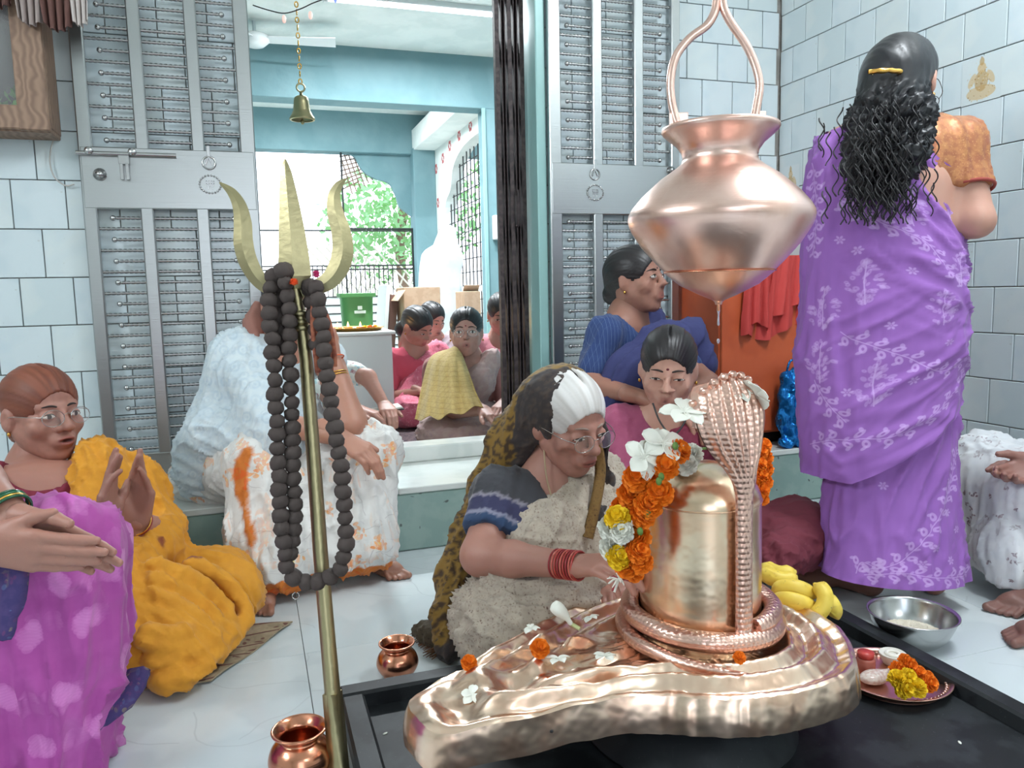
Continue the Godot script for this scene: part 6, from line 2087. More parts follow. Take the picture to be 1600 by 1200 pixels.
	stripe(sg, [[[Vector3(-0.300, 0.352, -2.007), Vector3(-0.276, 0.289, -1.948), Vector3(-0.258, 0.233, -1.883)], 0.03, lin(140, 78, 36)], [[Vector3(-0.289, 0.352, -2.003), Vector3(-0.264, 0.289, -1.945), Vector3(-0.247, 0.232, -1.879)], 0.016, lin(232, 196, 120)], [[Vector3(-0.370, 0.489, -2.259), Vector3(-0.353, 0.420, -2.213), Vector3(-0.342, 0.361, -2.171)], 0.022, lin(178, 98, 36)], [[Vector3(-0.247, 0.296, -2.131), Vector3(-0.221, 0.259, -2.096), Vector3(-0.190, 0.246, -2.084), Vector3(-0.139, 0.266, -2.091)], 0.016, lin(140, 70, 40)], [[Vector3(-0.200, 0.361, -2.176), Vector3(-0.203, 0.325, -2.120), Vector3(-0.213, 0.293, -2.087)], 0.02, lin(186, 112, 40)]])
	var ym := fabric(Color8(218, 150, 42), mottle(256, 0.03, 3, Color8(244, 240, 236), Color8(255, 255, 255)), 3.0)
	ym.albedo_color = Color.WHITE
	ym.vertex_color_use_as_albedo = true
	obj("saree", sg, ym, p, Transform3D.IDENTITY, true)
	bangles(p, wr, el - wr, 0.035, [M.gold, mat(Color8(150, 50, 50), 0.4)])
	# printed mat under her
	var im := mottle(256, 0.02, 41, Color8(150, 136, 112), Color8(168, 152, 126))
	for k in 6:
		for x in 256:
			for w in 5:
				im.set_pixel(x, (k * 44 + w) % 256, Color8(104, 66, 60))
	for k in 60:
		dab(im, rnd.randf() * 256, rnd.randf() * 256, rnd.randf_range(3, 12), rnd.randf_range(2, 5), rnd.randf() * 3, Color8(96, 58, 54), 0.8)
	var m := thing("sitting_mat", "brown patterned cotton mat under the woman in the mustard saree", "mat", Vector3.ZERO)
	var a := Vector3(0.061, 0.006, -2.152)
	var c2 := Vector3(-0.138, 0.006, -1.874)
	var rows := []
	for j in 14:
		var row := []
		for i in 18:
			var u := i / 17.0
			var v := j / 13.0
			row.append(a.lerp(c2, v) + Vector3(-0.85, 0, -0.12) * u + Vector3(0, 0.003 + 0.004 * sin(u * 14 + v * 9), 0))
		rows.append(row)
	obj("mat_cloth", Geo.new().cloth(rows, -0.004), mat(Color.WHITE, 0.95, 0.0, tex(im), 3.0, M.weave, 0.5), m)


func woman_magenta() -> void:
	var p := person("woman in a magenta leaf-print saree with clasped hands and green bangles")
	var sk := lin(163, 116, 101)
	var g := Geo.new()
	g.tint = sk
	var t := facing(Vector3(-0.609, 0.811, -1.625), RT * 0.8 + BK * 0.1, 0.0, 1.1)
	var sh := Vector3(-0.535, 0.642, -1.527)
	var sh2 := Vector3(-0.782, 0.606, -1.817)
	var wr := Vector3(-0.384, 0.552, -1.423)
	var wr2 := Vector3(-0.424, 0.526, -1.390)
	var b := Blob.new()
	b.cone(t * Vector3(0, -0.08, -0.03), Vector3(-0.658, 0.690, -1.701), 0.055, 0.06, 0.03)
	b.cone(sh, sh2, 0.06, 0.06, 0.04)
	b.chain([sh2, Vector3(-0.564, 0.645, -1.643), Vector3(-0.455, 0.606, -1.496), wr], [0.052, 0.046, 0.04, 0.028], 0.02)
	b.chain([sh, Vector3(-0.551, 0.486, -1.407), wr2], [0.052, 0.042, 0.028], 0.02)
	b.build(0.009, g)
	hand(g, wr2, Vector3(-0.288, 0.503, -1.348) - wr2, -BK + Vector3(0, 0.15, 0), 1.0, [0.06, 0.05, 0.05, 0.07, 0.1], 0.02, 1.02, sk)
	hand(g, wr, Vector3(-0.298, 0.508, -1.391) - wr, BK * 0.95 - Vector3(0, 0.2, 0), -1.0, [0.03, 0.02, 0.02, 0.03, 0.2], 0.015, 1.0, sk)
	head(p, g, t, {"skin": sk, "age": 0.3, "cell": 0.0045})
	obj("body", g, skin_mat(), p, Transform3D.IDENTITY, true)
	hair(p, t, Color8(36, 32, 34), Vector3(0, -0.03, -0.1))
	bangles(p, Vector3(-0.401, 0.567, -1.439), wr - Vector3(-0.455, 0.606, -1.496), 0.036, [mat(Color8(30, 84, 60), 0.2), mat(Color8(36, 96, 66), 0.2), M.gold, mat(Color8(30, 84, 60), 0.2)], 0.005)
	var bl := Blob.new()
	bl.cone(sh, sh2, 0.066, 0.066, 0.05)
	bl.ell(Vector3(-0.662, 0.463, -1.653), Vector3(0.15, 0.18, 0.14), 0.05)
	bl.cone(sh, Vector3(-0.544, 0.560, -1.467), 0.064, 0.058, 0.03)
	bl.cut(Vector3(-0.627, 0.665, -1.624), Vector3(0.08, 0.08, 0.1), 0.01)
	obj("blouse", bl.build(0.014).push(crease(Vector3.UP, 9.0, 0.006)), fabric(Color8(60, 70, 140)), p)
	# raised knee under the saree
	var s := Blob.new()
	s.ell(Vector3(-0.648, 0.120, -1.602), Vector3(0.22, 0.13, 0.2), 0.06)
	s.cone(Vector3(-0.641, 0.196, -1.719), Vector3(-0.354, 0.459, -1.571), 0.14, 0.088, 0.05)
	s.cone(Vector3(-0.358, 0.459, -1.572), Vector3(-0.319, 0.435, -1.641), 0.086, 0.066, 0.05)
	s.cone(Vector3(-0.338, 0.449, -1.565), Vector3(-0.375, 0.257, -1.596), 0.088, 0.11, 0.04)
	s.cone(Vector3(-0.375, 0.257, -1.596), Vector3(-0.415, 0.031, -1.623), 0.11, 0.115, 0.04)
	s.cone(Vector3(-0.320, 0.423, -1.640), Vector3(-0.348, 0.138, -1.699), 0.066, 0.06, 0.04)
	s.cone(Vector3(-0.457, 0.413, -1.578), Vector3(-0.526, 0.045, -1.641), 0.1, 0.13, 0.05)
	s.clip(Vector3.DOWN, -0.008, 0.01)
	var im := mottle(512, 0.01, 15, Color8(170, 70, 152), Color8(180, 80, 162), 0.3, 0.7)
	var rg := RandomNumberGenerator.new()
	rg.seed = 8
	for i in 20:
		var x := (i % 5 + 0.5 * ((i / 5) % 2)) * 102.0 + rg.randf_range(-16, 16)
		var y := (i / 5) * 128.0 + rg.randf_range(-20, 20)
		var a := rg.randf_range(0.9, 2.2)
		for k in 9:
			var q := Vector2(cos(a), sin(a)) * (k - 4) * 5.0
			dab(im, x + q.x * 1.3 + rg.randf_range(-2, 2), y + q.y * 1.3, 21.0 * sin(PI * (k + 1) / 10.0) + 4, 9, a + 1.57, Color8(222, 138, 206), 0.55)
	var sg := s.build(0.0078).push(creases([[Vector3(-0.350, 0.353, -1.535), Vector3(0.05, -1, 0.05), 10.1, 0.014, 0.25], [Vector3(-0.372, 0.517, -1.510), Vector3(0.7, 0.4, 0.1), 9.0, 0.006, 0.1], [Vector3(-0.431, 0.132, -1.588), Vector3(0.02, -1, 0), 11.2, 0.02, 0.2]]))
	obj("saree", sg, fabric(Color.WHITE, im, 2.3, 0.8), p)
	# dark printed border along the hem
	var bim := scatter(Color8(62, 52, 104), Color8(76, 60, 112), [Color8(160, 140, 110), Color8(110, 60, 110), Color8(90, 110, 150)], 90, 3, 9, 16)
	var bm := mat(Color.WHITE, 0.85, 0.0, tex(bim), 7.0)
	for q in [[[Vector3(-0.264, 0.156, -1.652), Vector3(-0.276, 0.135, -1.611), Vector3(-0.311, 0.115, -1.599), Vector3(-0.337, 0.104, -1.585)], 0.036], [[Vector3(-0.319, 0.020, -1.605), Vector3(-0.355, 0.020, -1.593), Vector3(-0.409, 0.020, -1.587), Vector3(-0.495, 0.020, -1.596)], 0.03], [[Vector3(-0.387, 0.485, -1.405), Vector3(-0.395, 0.437, -1.391), Vector3(-0.418, 0.377, -1.391)], 0.03]]:
		obj("border_band", Geo.new().tube(smooth(q[0], 5), q[1], 8, true, 0.45, BK).push(crease(Vector3.UP, 20.0, 0.005)), bm, p)

func woman_white() -> void:
	var p := person("woman in a white saree with orange flowers seated on the step behind the trident")
	var sk := lin(178, 127, 107)
	var g := Geo.new()
	g.tint = sk
	var hd := Vector3(0.126, 0.873, -2.736)
	var t := facing(hd, RT * 0.5 + BK * 0.8 + Vector3(0, -0.1, 0), 0.0, 1.06)
	var neck := Vector3(0.094, 0.721, -2.770)
	var shr := Vector3(-0.063, 0.701, -2.778)
	var shl := Vector3(0.244, 0.690, -2.737)
	var elr := Vector3(0.044, 0.515, -2.507)
	var wrr := Vector3(0.231, 0.478, -2.376)
	var ell := Vector3(0.281, 0.495, -2.467)
	var wrl := Vector3(0.243, 0.693, -2.547)
	var k1 := Vector3(-0.007, 0.393, -2.508)
	var k2 := Vector3(0.343, 0.403, -2.478)
	var f1 := Vector3(-0.006, 0.000, -2.430)
	var f2 := Vector3(0.324, 0.000, -2.538)
	var b := Blob.new()
	b.cone(t * Vector3(0, -0.08, -0.03), neck, 0.052, 0.058, 0.03)
	b.cone(shl, shr, 0.055, 0.055, 0.04)
	b.cone(neck, Vector3(0.074, 0.565, -2.747), 0.07, 0.1, 0.05)
	b.chain([shr, elr, wrr], [0.052, 0.044, 0.028], 0.02)
	b.chain([shl, ell, wrl], [0.052, 0.05, 0.03], 0.02)
	b.cone(Vector3(0.074, 0.565, -2.747), Vector3(-0.012, 0.324, -2.820), 0.1, 0.09, 0.05)
	b.chain([Vector3(-0.056, 0.307, -2.811), k1 + Vector3(0, -0.01, 0), f1 + Vector3(0, 0.1, 0)], [0.075, 0.055, 0.034], 0.03)
	b.chain([Vector3(0.051, 0.307, -2.818), k2 + Vector3(0, -0.01, 0), f2 + Vector3(0, 0.1, 0)], [0.075, 0.055, 0.034], 0.03)
	b.build(0.01, g)
	hand(g, wrr, Vector3(0.337, 0.408, -2.300) - wrr, Vector3(0.1, -1, -0.3), 1.0, [0.25, 0.25, 0.27, 0.3, 0.1], 0.12, 1.08, sk)
	hand(g, wrl, Vector3(0.221, 0.827, -2.571) - wrl, Vector3(0.116, 0.784, -2.707) - wrl, -1.0, [0.2, 0.2, 0.25, 0.3, 0.2], 0.05, 1.05, sk)
	foot(g, f1, RT * 0.25 + BK * 0.95, 1.0, sk * 0.8, 0.92)
	foot(g, f2, RT * 0.6 + BK * 0.6, 1.0, sk * 0.8, 0.9)
	head(p, g, t, {"skin": sk, "age": 0.3, "cell": 0.0042, "bindi": Color8(120, 30, 40)})
	obj("body", g, skin_mat(), p, Transform3D.IDENTITY, true)
	hair(p, t, Color8(34, 30, 32), Vector3(0, -0.03, -0.1), 0.04)
	obj("hair_cloth", Blob.new().chain([Vector3(0.027, 0.871, -2.811), Vector3(0.012, 0.817, -2.788), Vector3(0.013, 0.768, -2.761)], [0.02, 0.034, 0.026], 0.02).build(0.009).push(crease(Vector3(0, 1, 0), 14.0, 0.006)), fabric(Color8(160, 112, 100)), p)
	bangles(p, Vector3(0.247, 0.653, -2.530), ell - wrl, 0.037, [M.gold, M.gold], 0.008)
	bangles(p, Vector3(0.245, 0.703, -2.548), ell - wrl, 0.034, [mat(Color8(214, 90, 40), 0.5)], 0.008)
	obj("ring", Geo.new().torus(Vector3(0.275, 0.435, -2.319), 0.0105, 0.0025, Basis(Vector3.RIGHT, 0.6), 14, 6), M.gold, p)
	for q in [Vector3(0.078, 0.022, -2.305), Vector3(0.401, 0.020, -2.454)]:
		obj("toe_ring", Geo.new().torus(q, 0.01, 0.0025, Basis(Vector3.RIGHT, 1.2), 12, 6), M.steel_bar, p)
	# upper drape
	var u := Blob.new()
	u.cone(shr, shl, 0.07, 0.066, 0.05)
	u.chain([shr, elr.lerp(shr, 0.3), elr], [0.075, 0.07, 0.066], 0.03)
	u.cone(Vector3(-0.012, 0.695, -2.824), Vector3(-0.123, 0.394, -2.802), 0.11, 0.14, 0.06)
	u.cone(Vector3(-0.069, 0.613, -2.790), Vector3(-0.180, 0.332, -2.750), 0.09, 0.1, 0.05)
	u.cone(Vector3(0.067, 0.634, -2.726), Vector3(0.132, 0.430, -2.604), 0.1, 0.11, 0.05)
	u.cone(Vector3(-0.126, 0.457, -2.694), Vector3(0.069, 0.455, -2.491), 0.085, 0.08, 0.05)
	u.cut(Vector3(0.115, 0.744, -2.649), Vector3(0.075, 0.07, 0.08), 0.01)
	u.cut(Vector3(0.269, 0.641, -2.532), Vector3(0.07, 0.12, 0.08), 0.02)
	var uim := mottle(512, 0.01, 5, Color8(210, 220, 224), Color8(198, 212, 220))
	var rg := RandomNumberGenerator.new()
	rg.seed = 5
	for i in 30:
		var x := (i % 5) * 102.0 + 50.0 * ((i / 5) % 2)
		var y := (i / 5) * 86.0
		dab(uim, x, y, 30, 30, 0, Color8(176, 194, 208), 0.55, 0.62)
		dab(uim, x, y, 9, 9, 0, Color8(176, 194, 208), 0.5)
		dab(uim, x + 51, y + 12, 13, 11, 0, Color8(182, 198, 210), 0.5)
	obj("pallu", u.build(0.0082).push(creases([[Vector3(-0.057, 0.617, -2.744), Vector3(-0.3, -1, 0.1), 11.2, 0.012, 0.2], [Vector3(-0.130, 0.394, -2.688), Vector3(0.8, -0.3, 0.4), 12.3, 0.012, 0.2], [Vector3(0.119, 0.583, -2.575), Vector3(-0.5, -1, 0), 11.2, 0.01, 0.15]])), fabric(Color.WHITE, uim, 3.4), p)
	# skirt
	var s := Blob.new()
	s.ell(Vector3(-0.132, 0.282, -2.855), Vector3(0.17, 0.11, 0.15), 0.05)
	s.cone(Vector3(-0.142, 0.287, -2.838), k1, 0.12, 0.092, 0.05)
	s.cone(Vector3(0.076, 0.316, -2.875), k2, 0.12, 0.09, 0.05)
	s.cone(k1, Vector3(-0.019, 0.106, -2.392), 0.092, 0.1, 0.04)
	s.cone(k2, Vector3(0.323, 0.121, -2.396), 0.088, 0.085, 0.04)
	s.cone(Vector3(0.145, 0.381, -2.520), Vector3(0.144, 0.141, -2.406), 0.075, 0.09, 0.06)
	s.cone(Vector3(0.044, 0.356, -2.487), Vector3(0.054, 0.105, -2.367), 0.085, 0.095, 0.05)
	s.cone(Vector3(0.241, 0.358, -2.485), Vector3(0.239, 0.113, -2.392), 0.08, 0.085, 0.05)
	s.clip(Vector3.DOWN, -0.035, 0.01)
	var im := mottle(512, 0.01, 6, Color8(222, 220, 216), Color8(212, 210, 206))
	for i in 26:
		var x := rg.randf() * 512
		var y := rg.randf() * 512
		var pts := []
		var d := Vector2.from_angle(rg.randf() * TAU)
		var q := Vector2(x, y)
		for k in 12:
			pts.append(q)
			d = d.rotated(rg.randf_range(-0.5, 0.5))
			q += d * 8
		dabs(im, pts, 1.6, Color8(168, 160, 160), 0.6)
	for i in 11:
		var x := rg.randf() * 512
		var y := rg.randf() * 512
		for k in 16:
			dab(im, x + rg.randfn(0, 17), y + rg.randfn(0, 17), rg.randf_range(6, 15), rg.randf_range(4, 9), rg.randf() * 3, [Color8(238, 140, 50), Color8(240, 156, 70), Color8(232, 120, 36)][rg.randi() % 3], 0.75)
		dab(im, x, y, 6, 6, 0, Color8(240, 206, 90), 0.8)
	var sg := s.build(0.0078).push(creases([[k1, Vector3(0.2, -1, 0.1), 9.0, 0.008, 0.12], [Vector3(0.014, 0.196, -2.413), Vector3(0.05, -1, 0.05), 12.3, 0.016, 0.15], [Vector3(0.170, 0.234, -2.430), Vector3(0.05, -1, 0.05), 13.5, 0.02, 0.15], [Vector3(0.325, 0.222, -2.408), Vector3(0.1, -1, 0), 11.2, 0.014, 0.13], [Vector3(-0.116, 0.319, -2.727), Vector3(0.9, 0.1, 0.3), 10.1, 0.01, 0.15]]))
	var orange := lin(236, 136, 52)
	var hem := FastNoiseLite.new()
	hem.frequency = 4.0
	sg.paint(func(q): return orange if q.y < 0.072 + 0.014 * hem.get_noise_2d(q.x, q.z) else Color(1, 1, 1))
	stripe(sg, [[[Vector3(-0.009, 0.496, -2.405), Vector3(-0.049, 0.438, -2.401), Vector3(-0.067, 0.367, -2.398), Vector3(-0.054, 0.283, -2.341), Vector3(-0.037, 0.214, -2.305)], 0.03, orange]])
	var sm := fabric(Color.WHITE, im, 2.6)
	sm.vertex_color_use_as_albedo = true
	obj("saree", sg, sm, p, Transform3D.IDENTITY, true)

func woman_elder() -> void:
	var p := person("elderly white-haired woman with spectacles sitting beside the lingam, dark border over her head")
	var sk := lin(172, 124, 110)
	var g := Geo.new()
	g.tint = sk
	var hd := Vector3(0.751, 0.568, -1.810)
	var look := RT * 0.55 + BK * 0.8 + Vector3(0, -0.28, 0)
	var t := facing(hd, look, 0.06, 1.1)
	var neck := Vector3(0.723, 0.419, -1.854)
	var shr := Vector3(0.575, 0.385, -1.846)
	var shl := Vector3(0.866, 0.366, -1.874)
	var elr := Vector3(0.491, 0.276, -1.733)
	var wrr := Vector3(0.644, 0.309, -1.495)
	var ell := Vector3(0.888, 0.243, -1.766)
	var wrl := Vector3(0.791, 0.220, -1.626)
	var b := Blob.new()
	b.cone(t * Vector3(0, -0.08, -0.03), neck, 0.05, 0.055, 0.03)
	b.cone(shl, shr, 0.055, 0.055, 0.04)
	b.cone(neck, Vector3(0.686, 0.304, -1.820), 0.07, 0.1, 0.05)
	b.chain([shr, elr, elr.lerp(wrr, 0.35), wrr], [0.052, 0.048, 0.04, 0.026], 0.02)
	b.chain([shl, ell, wrl], [0.05, 0.042, 0.027], 0.02)
	b.build(0.009, g)
	hand(g, wrr, Vector3(0.680, 0.350, -1.382) - wrr, Vector3(0.2, -1, -0.2), 1.0, [0.35, 0.38, 0.4, 0.45, 0.35], 0.04, 1.04, sk)
	hand(g, wrl, Vector3(0.755, 0.212, -1.552) - wrl, Vector3(0.2, -1, -0.2), -1.0, [0.35, 0.38, 0.4, 0.45, 0.35], 0.04, 1.0, sk)
	head(p, g, t, {"skin": sk, "age": 0.9, "glasses": true, "lids": 0.65, "brow": Color8(140, 120, 110), "rim": M.steel_bar, "earring": false})
	obj("body", g, skin_mat(), p, Transform3D.IDENTITY, true)
	hair(p, t, Color8(196, 192, 188), null, 0.03, 0.0, Color8(222, 220, 218))
	bangles(p, wrr, (elr - wrr), 0.031, range(9).map(func(i): return mat([Color8(176, 62, 58), Color8(196, 96, 84), Color8(150, 44, 50)][i % 3], 0.3)), 0.0075)
	# blouse with banded sleeve
	var bl := Blob.new()
	bl.cone(shr, shr.lerp(elr, 0.62), 0.07, 0.066, 0.03)
	bl.cone(shl, shr, 0.063, 0.066, 0.05)
	bl.ell(Vector3(0.668, 0.255, -1.820), Vector3(0.15, 0.17, 0.13), 0.05)
	bl.cut(Vector3(0.726, 0.440, -1.781), Vector3(0.06, 0.085, 0.09), 0.01)
	bl.clip(elr - shr, (elr - shr).normalized().dot(shr.lerp(elr, 0.68)), 0.004)
	var ax := (elr - shr).normalized()
	var bg := bl.build(0.009).push(crease(ax, 9.0, 0.006))
	bg.paint(func(q):
		var h: float = (q - shr).dot(ax) / shr.distance_to(elr)
		if h > 0.56: return lin(40, 62, 96)
		if h > 0.5: return lin(128, 128, 148)
		if h > 0.3: return lin(52, 52, 84)
		if h > 0.25: return lin(128, 124, 136)
		return lin(58, 56, 62))
	var bm := fabric(Color.WHITE)
	bm.vertex_color_use_as_albedo = true
	obj("blouse", bg, bm, p, Transform3D.IDENTITY, true)
	# speckled cream saree
	var im := scatter(Color8(184, 172, 156), Color8(172, 160, 146), [Color8(92, 66, 58), Color8(112, 84, 72), Color8(84, 58, 52)], 620, 1.2, 3.0, 23, 256)
	var fm := fabric(Color.WHITE, im, 4.5)
	var s := Blob.new()
	s.ell(Vector3(0.565, 0.120, -1.573) + BK * -0.1, Vector3(0.19, 0.12, 0.17), 0.06)
	s.cone(Vector3(0.521, 0.100, -1.601), Vector3(0.523, 0.109, -1.744), 0.095, 0.088, 0.05)
	s.cone(Vector3(0.523, 0.109, -1.744), Vector3(0.678, 0.192, -1.597), 0.09, 0.075, 0.05)
	s.cone(Vector3(0.756, 0.032, -1.869), Vector3(0.849, 0.126, -1.638), 0.12, 0.08, 0.05)
	s.chain([Vector3(0.860, 0.396, -1.901), Vector3(0.767, 0.346, -1.819), Vector3(0.660, 0.277, -1.751), Vector3(0.610, 0.199, -1.758)], [0.065, 0.085, 0.1, 0.09], 0.05)
	s.chain([Vector3(0.868, 0.400, -1.877), Vector3(0.879, 0.333, -1.823), Vector3(0.840, 0.251, -1.762), Vector3(0.783, 0.172, -1.718)], [0.068, 0.072, 0.08, 0.08], 0.05)
	for q in [[Vector3(0.512, 0.214, -1.687), Vector3(0.559, 0.209, -1.638), Vector3(0.609, 0.231, -1.582), Vector3(0.650, 0.230, -1.547)], [Vector3(0.481, 0.189, -1.705), Vector3(0.513, 0.225, -1.688), Vector3(0.546, 0.234, -1.657)]]:
		for i in q.size() - 1:
			s.cone(q[i], q[i + 1], 0.03, 0.028, 0.014)
	s.clip(Vector3.DOWN, -0.008, 0.008)
	obj("saree", s.build(0.0076).push(creases([[Vector3(0.717, 0.350, -1.762), Vector3(-0.7, -0.8, 0.3), 14.6, 0.014, 0.13], [Vector3(0.835, 0.300, -1.770), Vector3(-0.2, -1, 0), 14.6, 0.013, 0.12], [Vector3(0.493, 0.154, -1.707), Vector3(0.5, -0.6, 0.5), 13.5, 0.016, 0.14], [Vector3(0.636, 0.186, -1.610), Vector3(1, -0.1, 0.3), 13.5, 0.012, 0.14]])), fm, p)
	# dark border drawn over the head and down her back
	var h := Blob.new()
	var hb := t.basis.orthonormalized()
	h.ell(t * Vector3(0, 0.03, -0.03), Vector3(0.103, 0.111, 0.114), 0.02, hb)
	h.chain([t * Vector3(-0.03, 0.0, -0.08), Vector3(0.639, 0.508, -1.925), Vector3(0.576, 0.391, -1.931), Vector3(0.513, 0.282, -1.907), Vector3(0.460, 0.181, -1.870), Vector3(0.427, 0.100, -1.828), Vector3(0.415, 0.043, -1.772)], [0.075, 0.06, 0.045, 0.042, 0.042, 0.04, 0.035], 0.03)
	h.chain([t * Vector3(0.07, 0.03, -0.03), Vector3(0.832, 0.510, -1.818), Vector3(0.831, 0.415, -1.786), Vector3(0.777, 0.338, -1.720)], [0.05, 0.035, 0.03, 0.028], 0.02)
	h.cut(t * Vector3(0.01, 0.0, 0.1), Vector3(0.098, 0.18, 0.125), 0.01, hb)
	h.cut(t * Vector3(0, -0.1, 0.03), Vector3(0.078, 0.09, 0.11), 0.015, hb)
	h.clip(Vector3.DOWN, -0.006, 0.006)
	var hg := h.build(0.0085).push(creases([[Vector3(0.513, 0.291, -1.876), Vector3(-0.3, -1, 0.1), 15.7, 0.009, 0.3], [hd, Vector3(0.2, 0.2, 1), 9.0, 0.004, 0.12]]))
	var rim := [Vector3(0.832, 0.652, -1.814), Vector3(0.757, 0.706, -1.846), Vector3(0.692, 0.676, -1.886), Vector3(0.628, 0.562, -1.914), Vector3(0.560, 0.450, -1.902), Vector3(0.484, 0.311, -1.878), Vector3(0.424, 0.196, -1.841), Vector3(0.391, 0.106, -1.788)]
	var path := smooth(rim, 5)
	var ns := folds_noise
	hg.paint(func(q):
		var d := 9.0
		for w in path: d = minf(d, q.distance_squared_to(w))
		d = sqrt(d)
		var m := ns.get_noise_3dv(q * 6000.0)
		if d < 0.058: return lin(128, 98, 42) if m > -0.12 else lin(66, 48, 32)
		return lin(52, 44, 44) if m > -0.3 else lin(70, 58, 50))
	var hm := fabric(Color.WHITE)
	hm.vertex_color_use_as_albedo = true
	obj("head_drape", hg, hm, p, Transform3D.IDENTITY, true)
	obj("border_band", Geo.new().tube(smooth([Vector3(0.813, 0.521, -1.768), Vector3(0.814, 0.450, -1.748), Vector3(0.778, 0.375, -1.703), Vector3(0.744, 0.306, -1.674)], 6), 0.014, 6, true, 0.3, BK), fabric(Color8(122, 92, 46), scatter(Color8(230, 225, 215), Color8(255, 255, 255), [Color8(120, 90, 60), Color8(255, 240, 190)], 160, 3, 7, 9), 12.0), p)
	# fringe and the dark folded end lying on the floor
	var ends := Blob.new().chain([Vector3(0.374, 0.020, -1.939), Vector3(0.397, 0.030, -1.886), Vector3(0.426, 0.030, -1.834)], [0.022, 0.034, 0.03], 0.02).clip(Vector3.DOWN, -0.003).build(0.008).push(crease(RT, 22.0, 0.006))
	obj("pallu_end", ends, fabric(Color8(74, 64, 48), scatter(Color8(230, 225, 215), Color8(255, 255, 255), [Color8(90, 84, 70), Color8(255, 236, 170)], 120, 3, 8, 10), 12.0), p)
	var fr := Geo.new()
	for i in 46:
		var q := Vector3(0.427, 0.008, -1.800).lerp(Vector3(0.411, 0.012, -1.944), i / 45.0)
		fr.tube([q, q - RT * 0.025 + Vector3(0, 0.004, 0), q - RT * rnd.randf_range(0.04, 0.06) + BK * rnd.randf_range(0.0, 0.03) - Vector3(0, 0.003, 0)], [0.003, 0.0025, 0.0012], 4)
	obj("fringe", fr, mat(Color8(112, 78, 54), 0.9), p)
	obj("necklace_cord", Geo.new().tube(smooth([Vector3(0.684, 0.509, -1.804), Vector3(0.678, 0.449, -1.777), Vector3(0.681, 0.398, -1.749), Vector3(0.688, 0.380, -1.723)], 5), 0.0025, 5), mat(Color8(176, 150, 120), 0.6), p)

func woman_pink_blouse() -> void:
	var sk := lin(199, 152, 135)
	var bim := scatter(Color8(162, 80, 112), Color8(154, 72, 104), [Color8(190, 120, 110)], 200, 0.8, 2.0, 31)
	var p := sitter("woman with red bindi in a rose blouse and maroon saree sitting behind the lingam", Vector3(1.267, 0.642, -2.199), 0.0, BK * 0.95 - RT * 0.22 + Vector3(0, -0.22, 0), BK * 0.9 - RT * 0.1, {"skin": sk, "bindi": Color8(96, 24, 36), "lids": 0.85, "open": 0.6, "wide": 1.04, "size": 1.12, "lean": 0.12, "sleeve": 0.9, "blouse": fabric(Color.WHITE, bim, 5.0), "saree": fabric(Color8(118, 40, 62)), "cell": 0.011, "tilt": -0.05,
		"elbows": [Vector3(1.448, 0.196, -2.030), Vector3(1.085, 0.153, -2.114)], "wrists": [Vector3(1.262, 0.162, -1.876), Vector3(1.089, 0.176, -1.903)]})
	var s := Blob.new()
	s.cone(Vector3(1.328, 0.114, -2.007), Vector3(1.508, 0.169, -1.847), 0.13, 0.1, 0.05)
	s.cone(Vector3(1.508, 0.169, -1.847), Vector3(1.347, 0.157, -1.740), 0.1, 0.06, 0.05)
	s.clip(Vector3.DOWN, -0.006, 0.008)
	obj("saree_lap", s.build(0.01).push(creases([[Vector3(1.461, 0.250, -1.820), Vector3(1, -0.2, 0.2), 9.0, 0.008, 0.1], [Vector3(1.374, 0.174, -1.734), Vector3(1, -0.5, 0.3), 16.8, 0.014, 0.1]])), fabric(Color8(112, 44, 58)), p)
	obj("necklace_cord", Geo.new().tube(smooth([Vector3(1.175, 0.548, -2.133), Vector3(1.179, 0.493, -2.093), Vector3(1.204, 0.457, -2.059), Vector3(1.260, 0.500, -2.077), Vector3(1.287, 0.554, -2.107)], 5), 0.003, 5), M.dark, p)

func woman_navy() -> void:
	var sk := lin(163, 116, 99)
	var bim := mottle(128, 0.02, 35, Color8(40, 62, 112), Color8(46, 68, 118))
	for k in 8:
		for y in 128:
			bim.set_pixel(k * 16, y, Color8(120, 140, 170))
	var p := sitter("woman in a navy saree and striped blue blouse looking up beside the steel door", Vector3(1.354, 0.932, -2.588), 0.232, RT * 0.78 + BK * 0.62 + Vector3(0, 0.14, 0), BK * 0.6 + RT * 0.75, {"skin": sk, "bindi": Color8(40, 20, 24), "open": 0.7, "lids": 0.35, "knee": 0.2, "size": 1.08, "gaze": Vector2(0.002, 0.001), "sleeve": 0.72, "blouse": fabric(Color.WHITE, bim, 9.0), "saree": fabric(Color8(56, 60, 108), scatter(Color8(240, 240, 240), Color8(255, 255, 255), [Color8(200, 200, 190)], 20, 2, 5, 3), 3.0), "cell": 0.011,
		"elbows": [Vector3(1.508, 0.567, -2.343), Vector3(1.116, 0.579, -2.496)], "wrists": [Vector3(1.317, 0.507, -2.219), Vector3(1.209, 0.547, -2.259)]})
	obj("pallu", Blob.new().chain([Vector3(1.533, 0.735, -2.504), Vector3(1.384, 0.691, -2.442), Vector3(1.262, 0.596, -2.428), Vector3(1.177, 0.460, -2.461)], [0.06, 0.085, 0.1, 0.1], 0.05).chain([Vector3(1.548, 0.727, -2.497), Vector3(1.549, 0.625, -2.442)], [0.055, 0.055], 0.03).build(0.01).push(creases([[Vector3(1.341, 0.662, -2.389), Vector3(-0.8, -0.8, 0.1), 9.0, 0.009, 0.2]])), fabric(Color8(56, 60, 108)), p)
	obj("sleeve_band", Geo.new().torus(Vector3(1.163, 0.588, -2.513), 0.058, 0.012, Basis(Vector3.RIGHT, 0.2), 24, 8), fabric(Color8(74, 112, 160)), p)

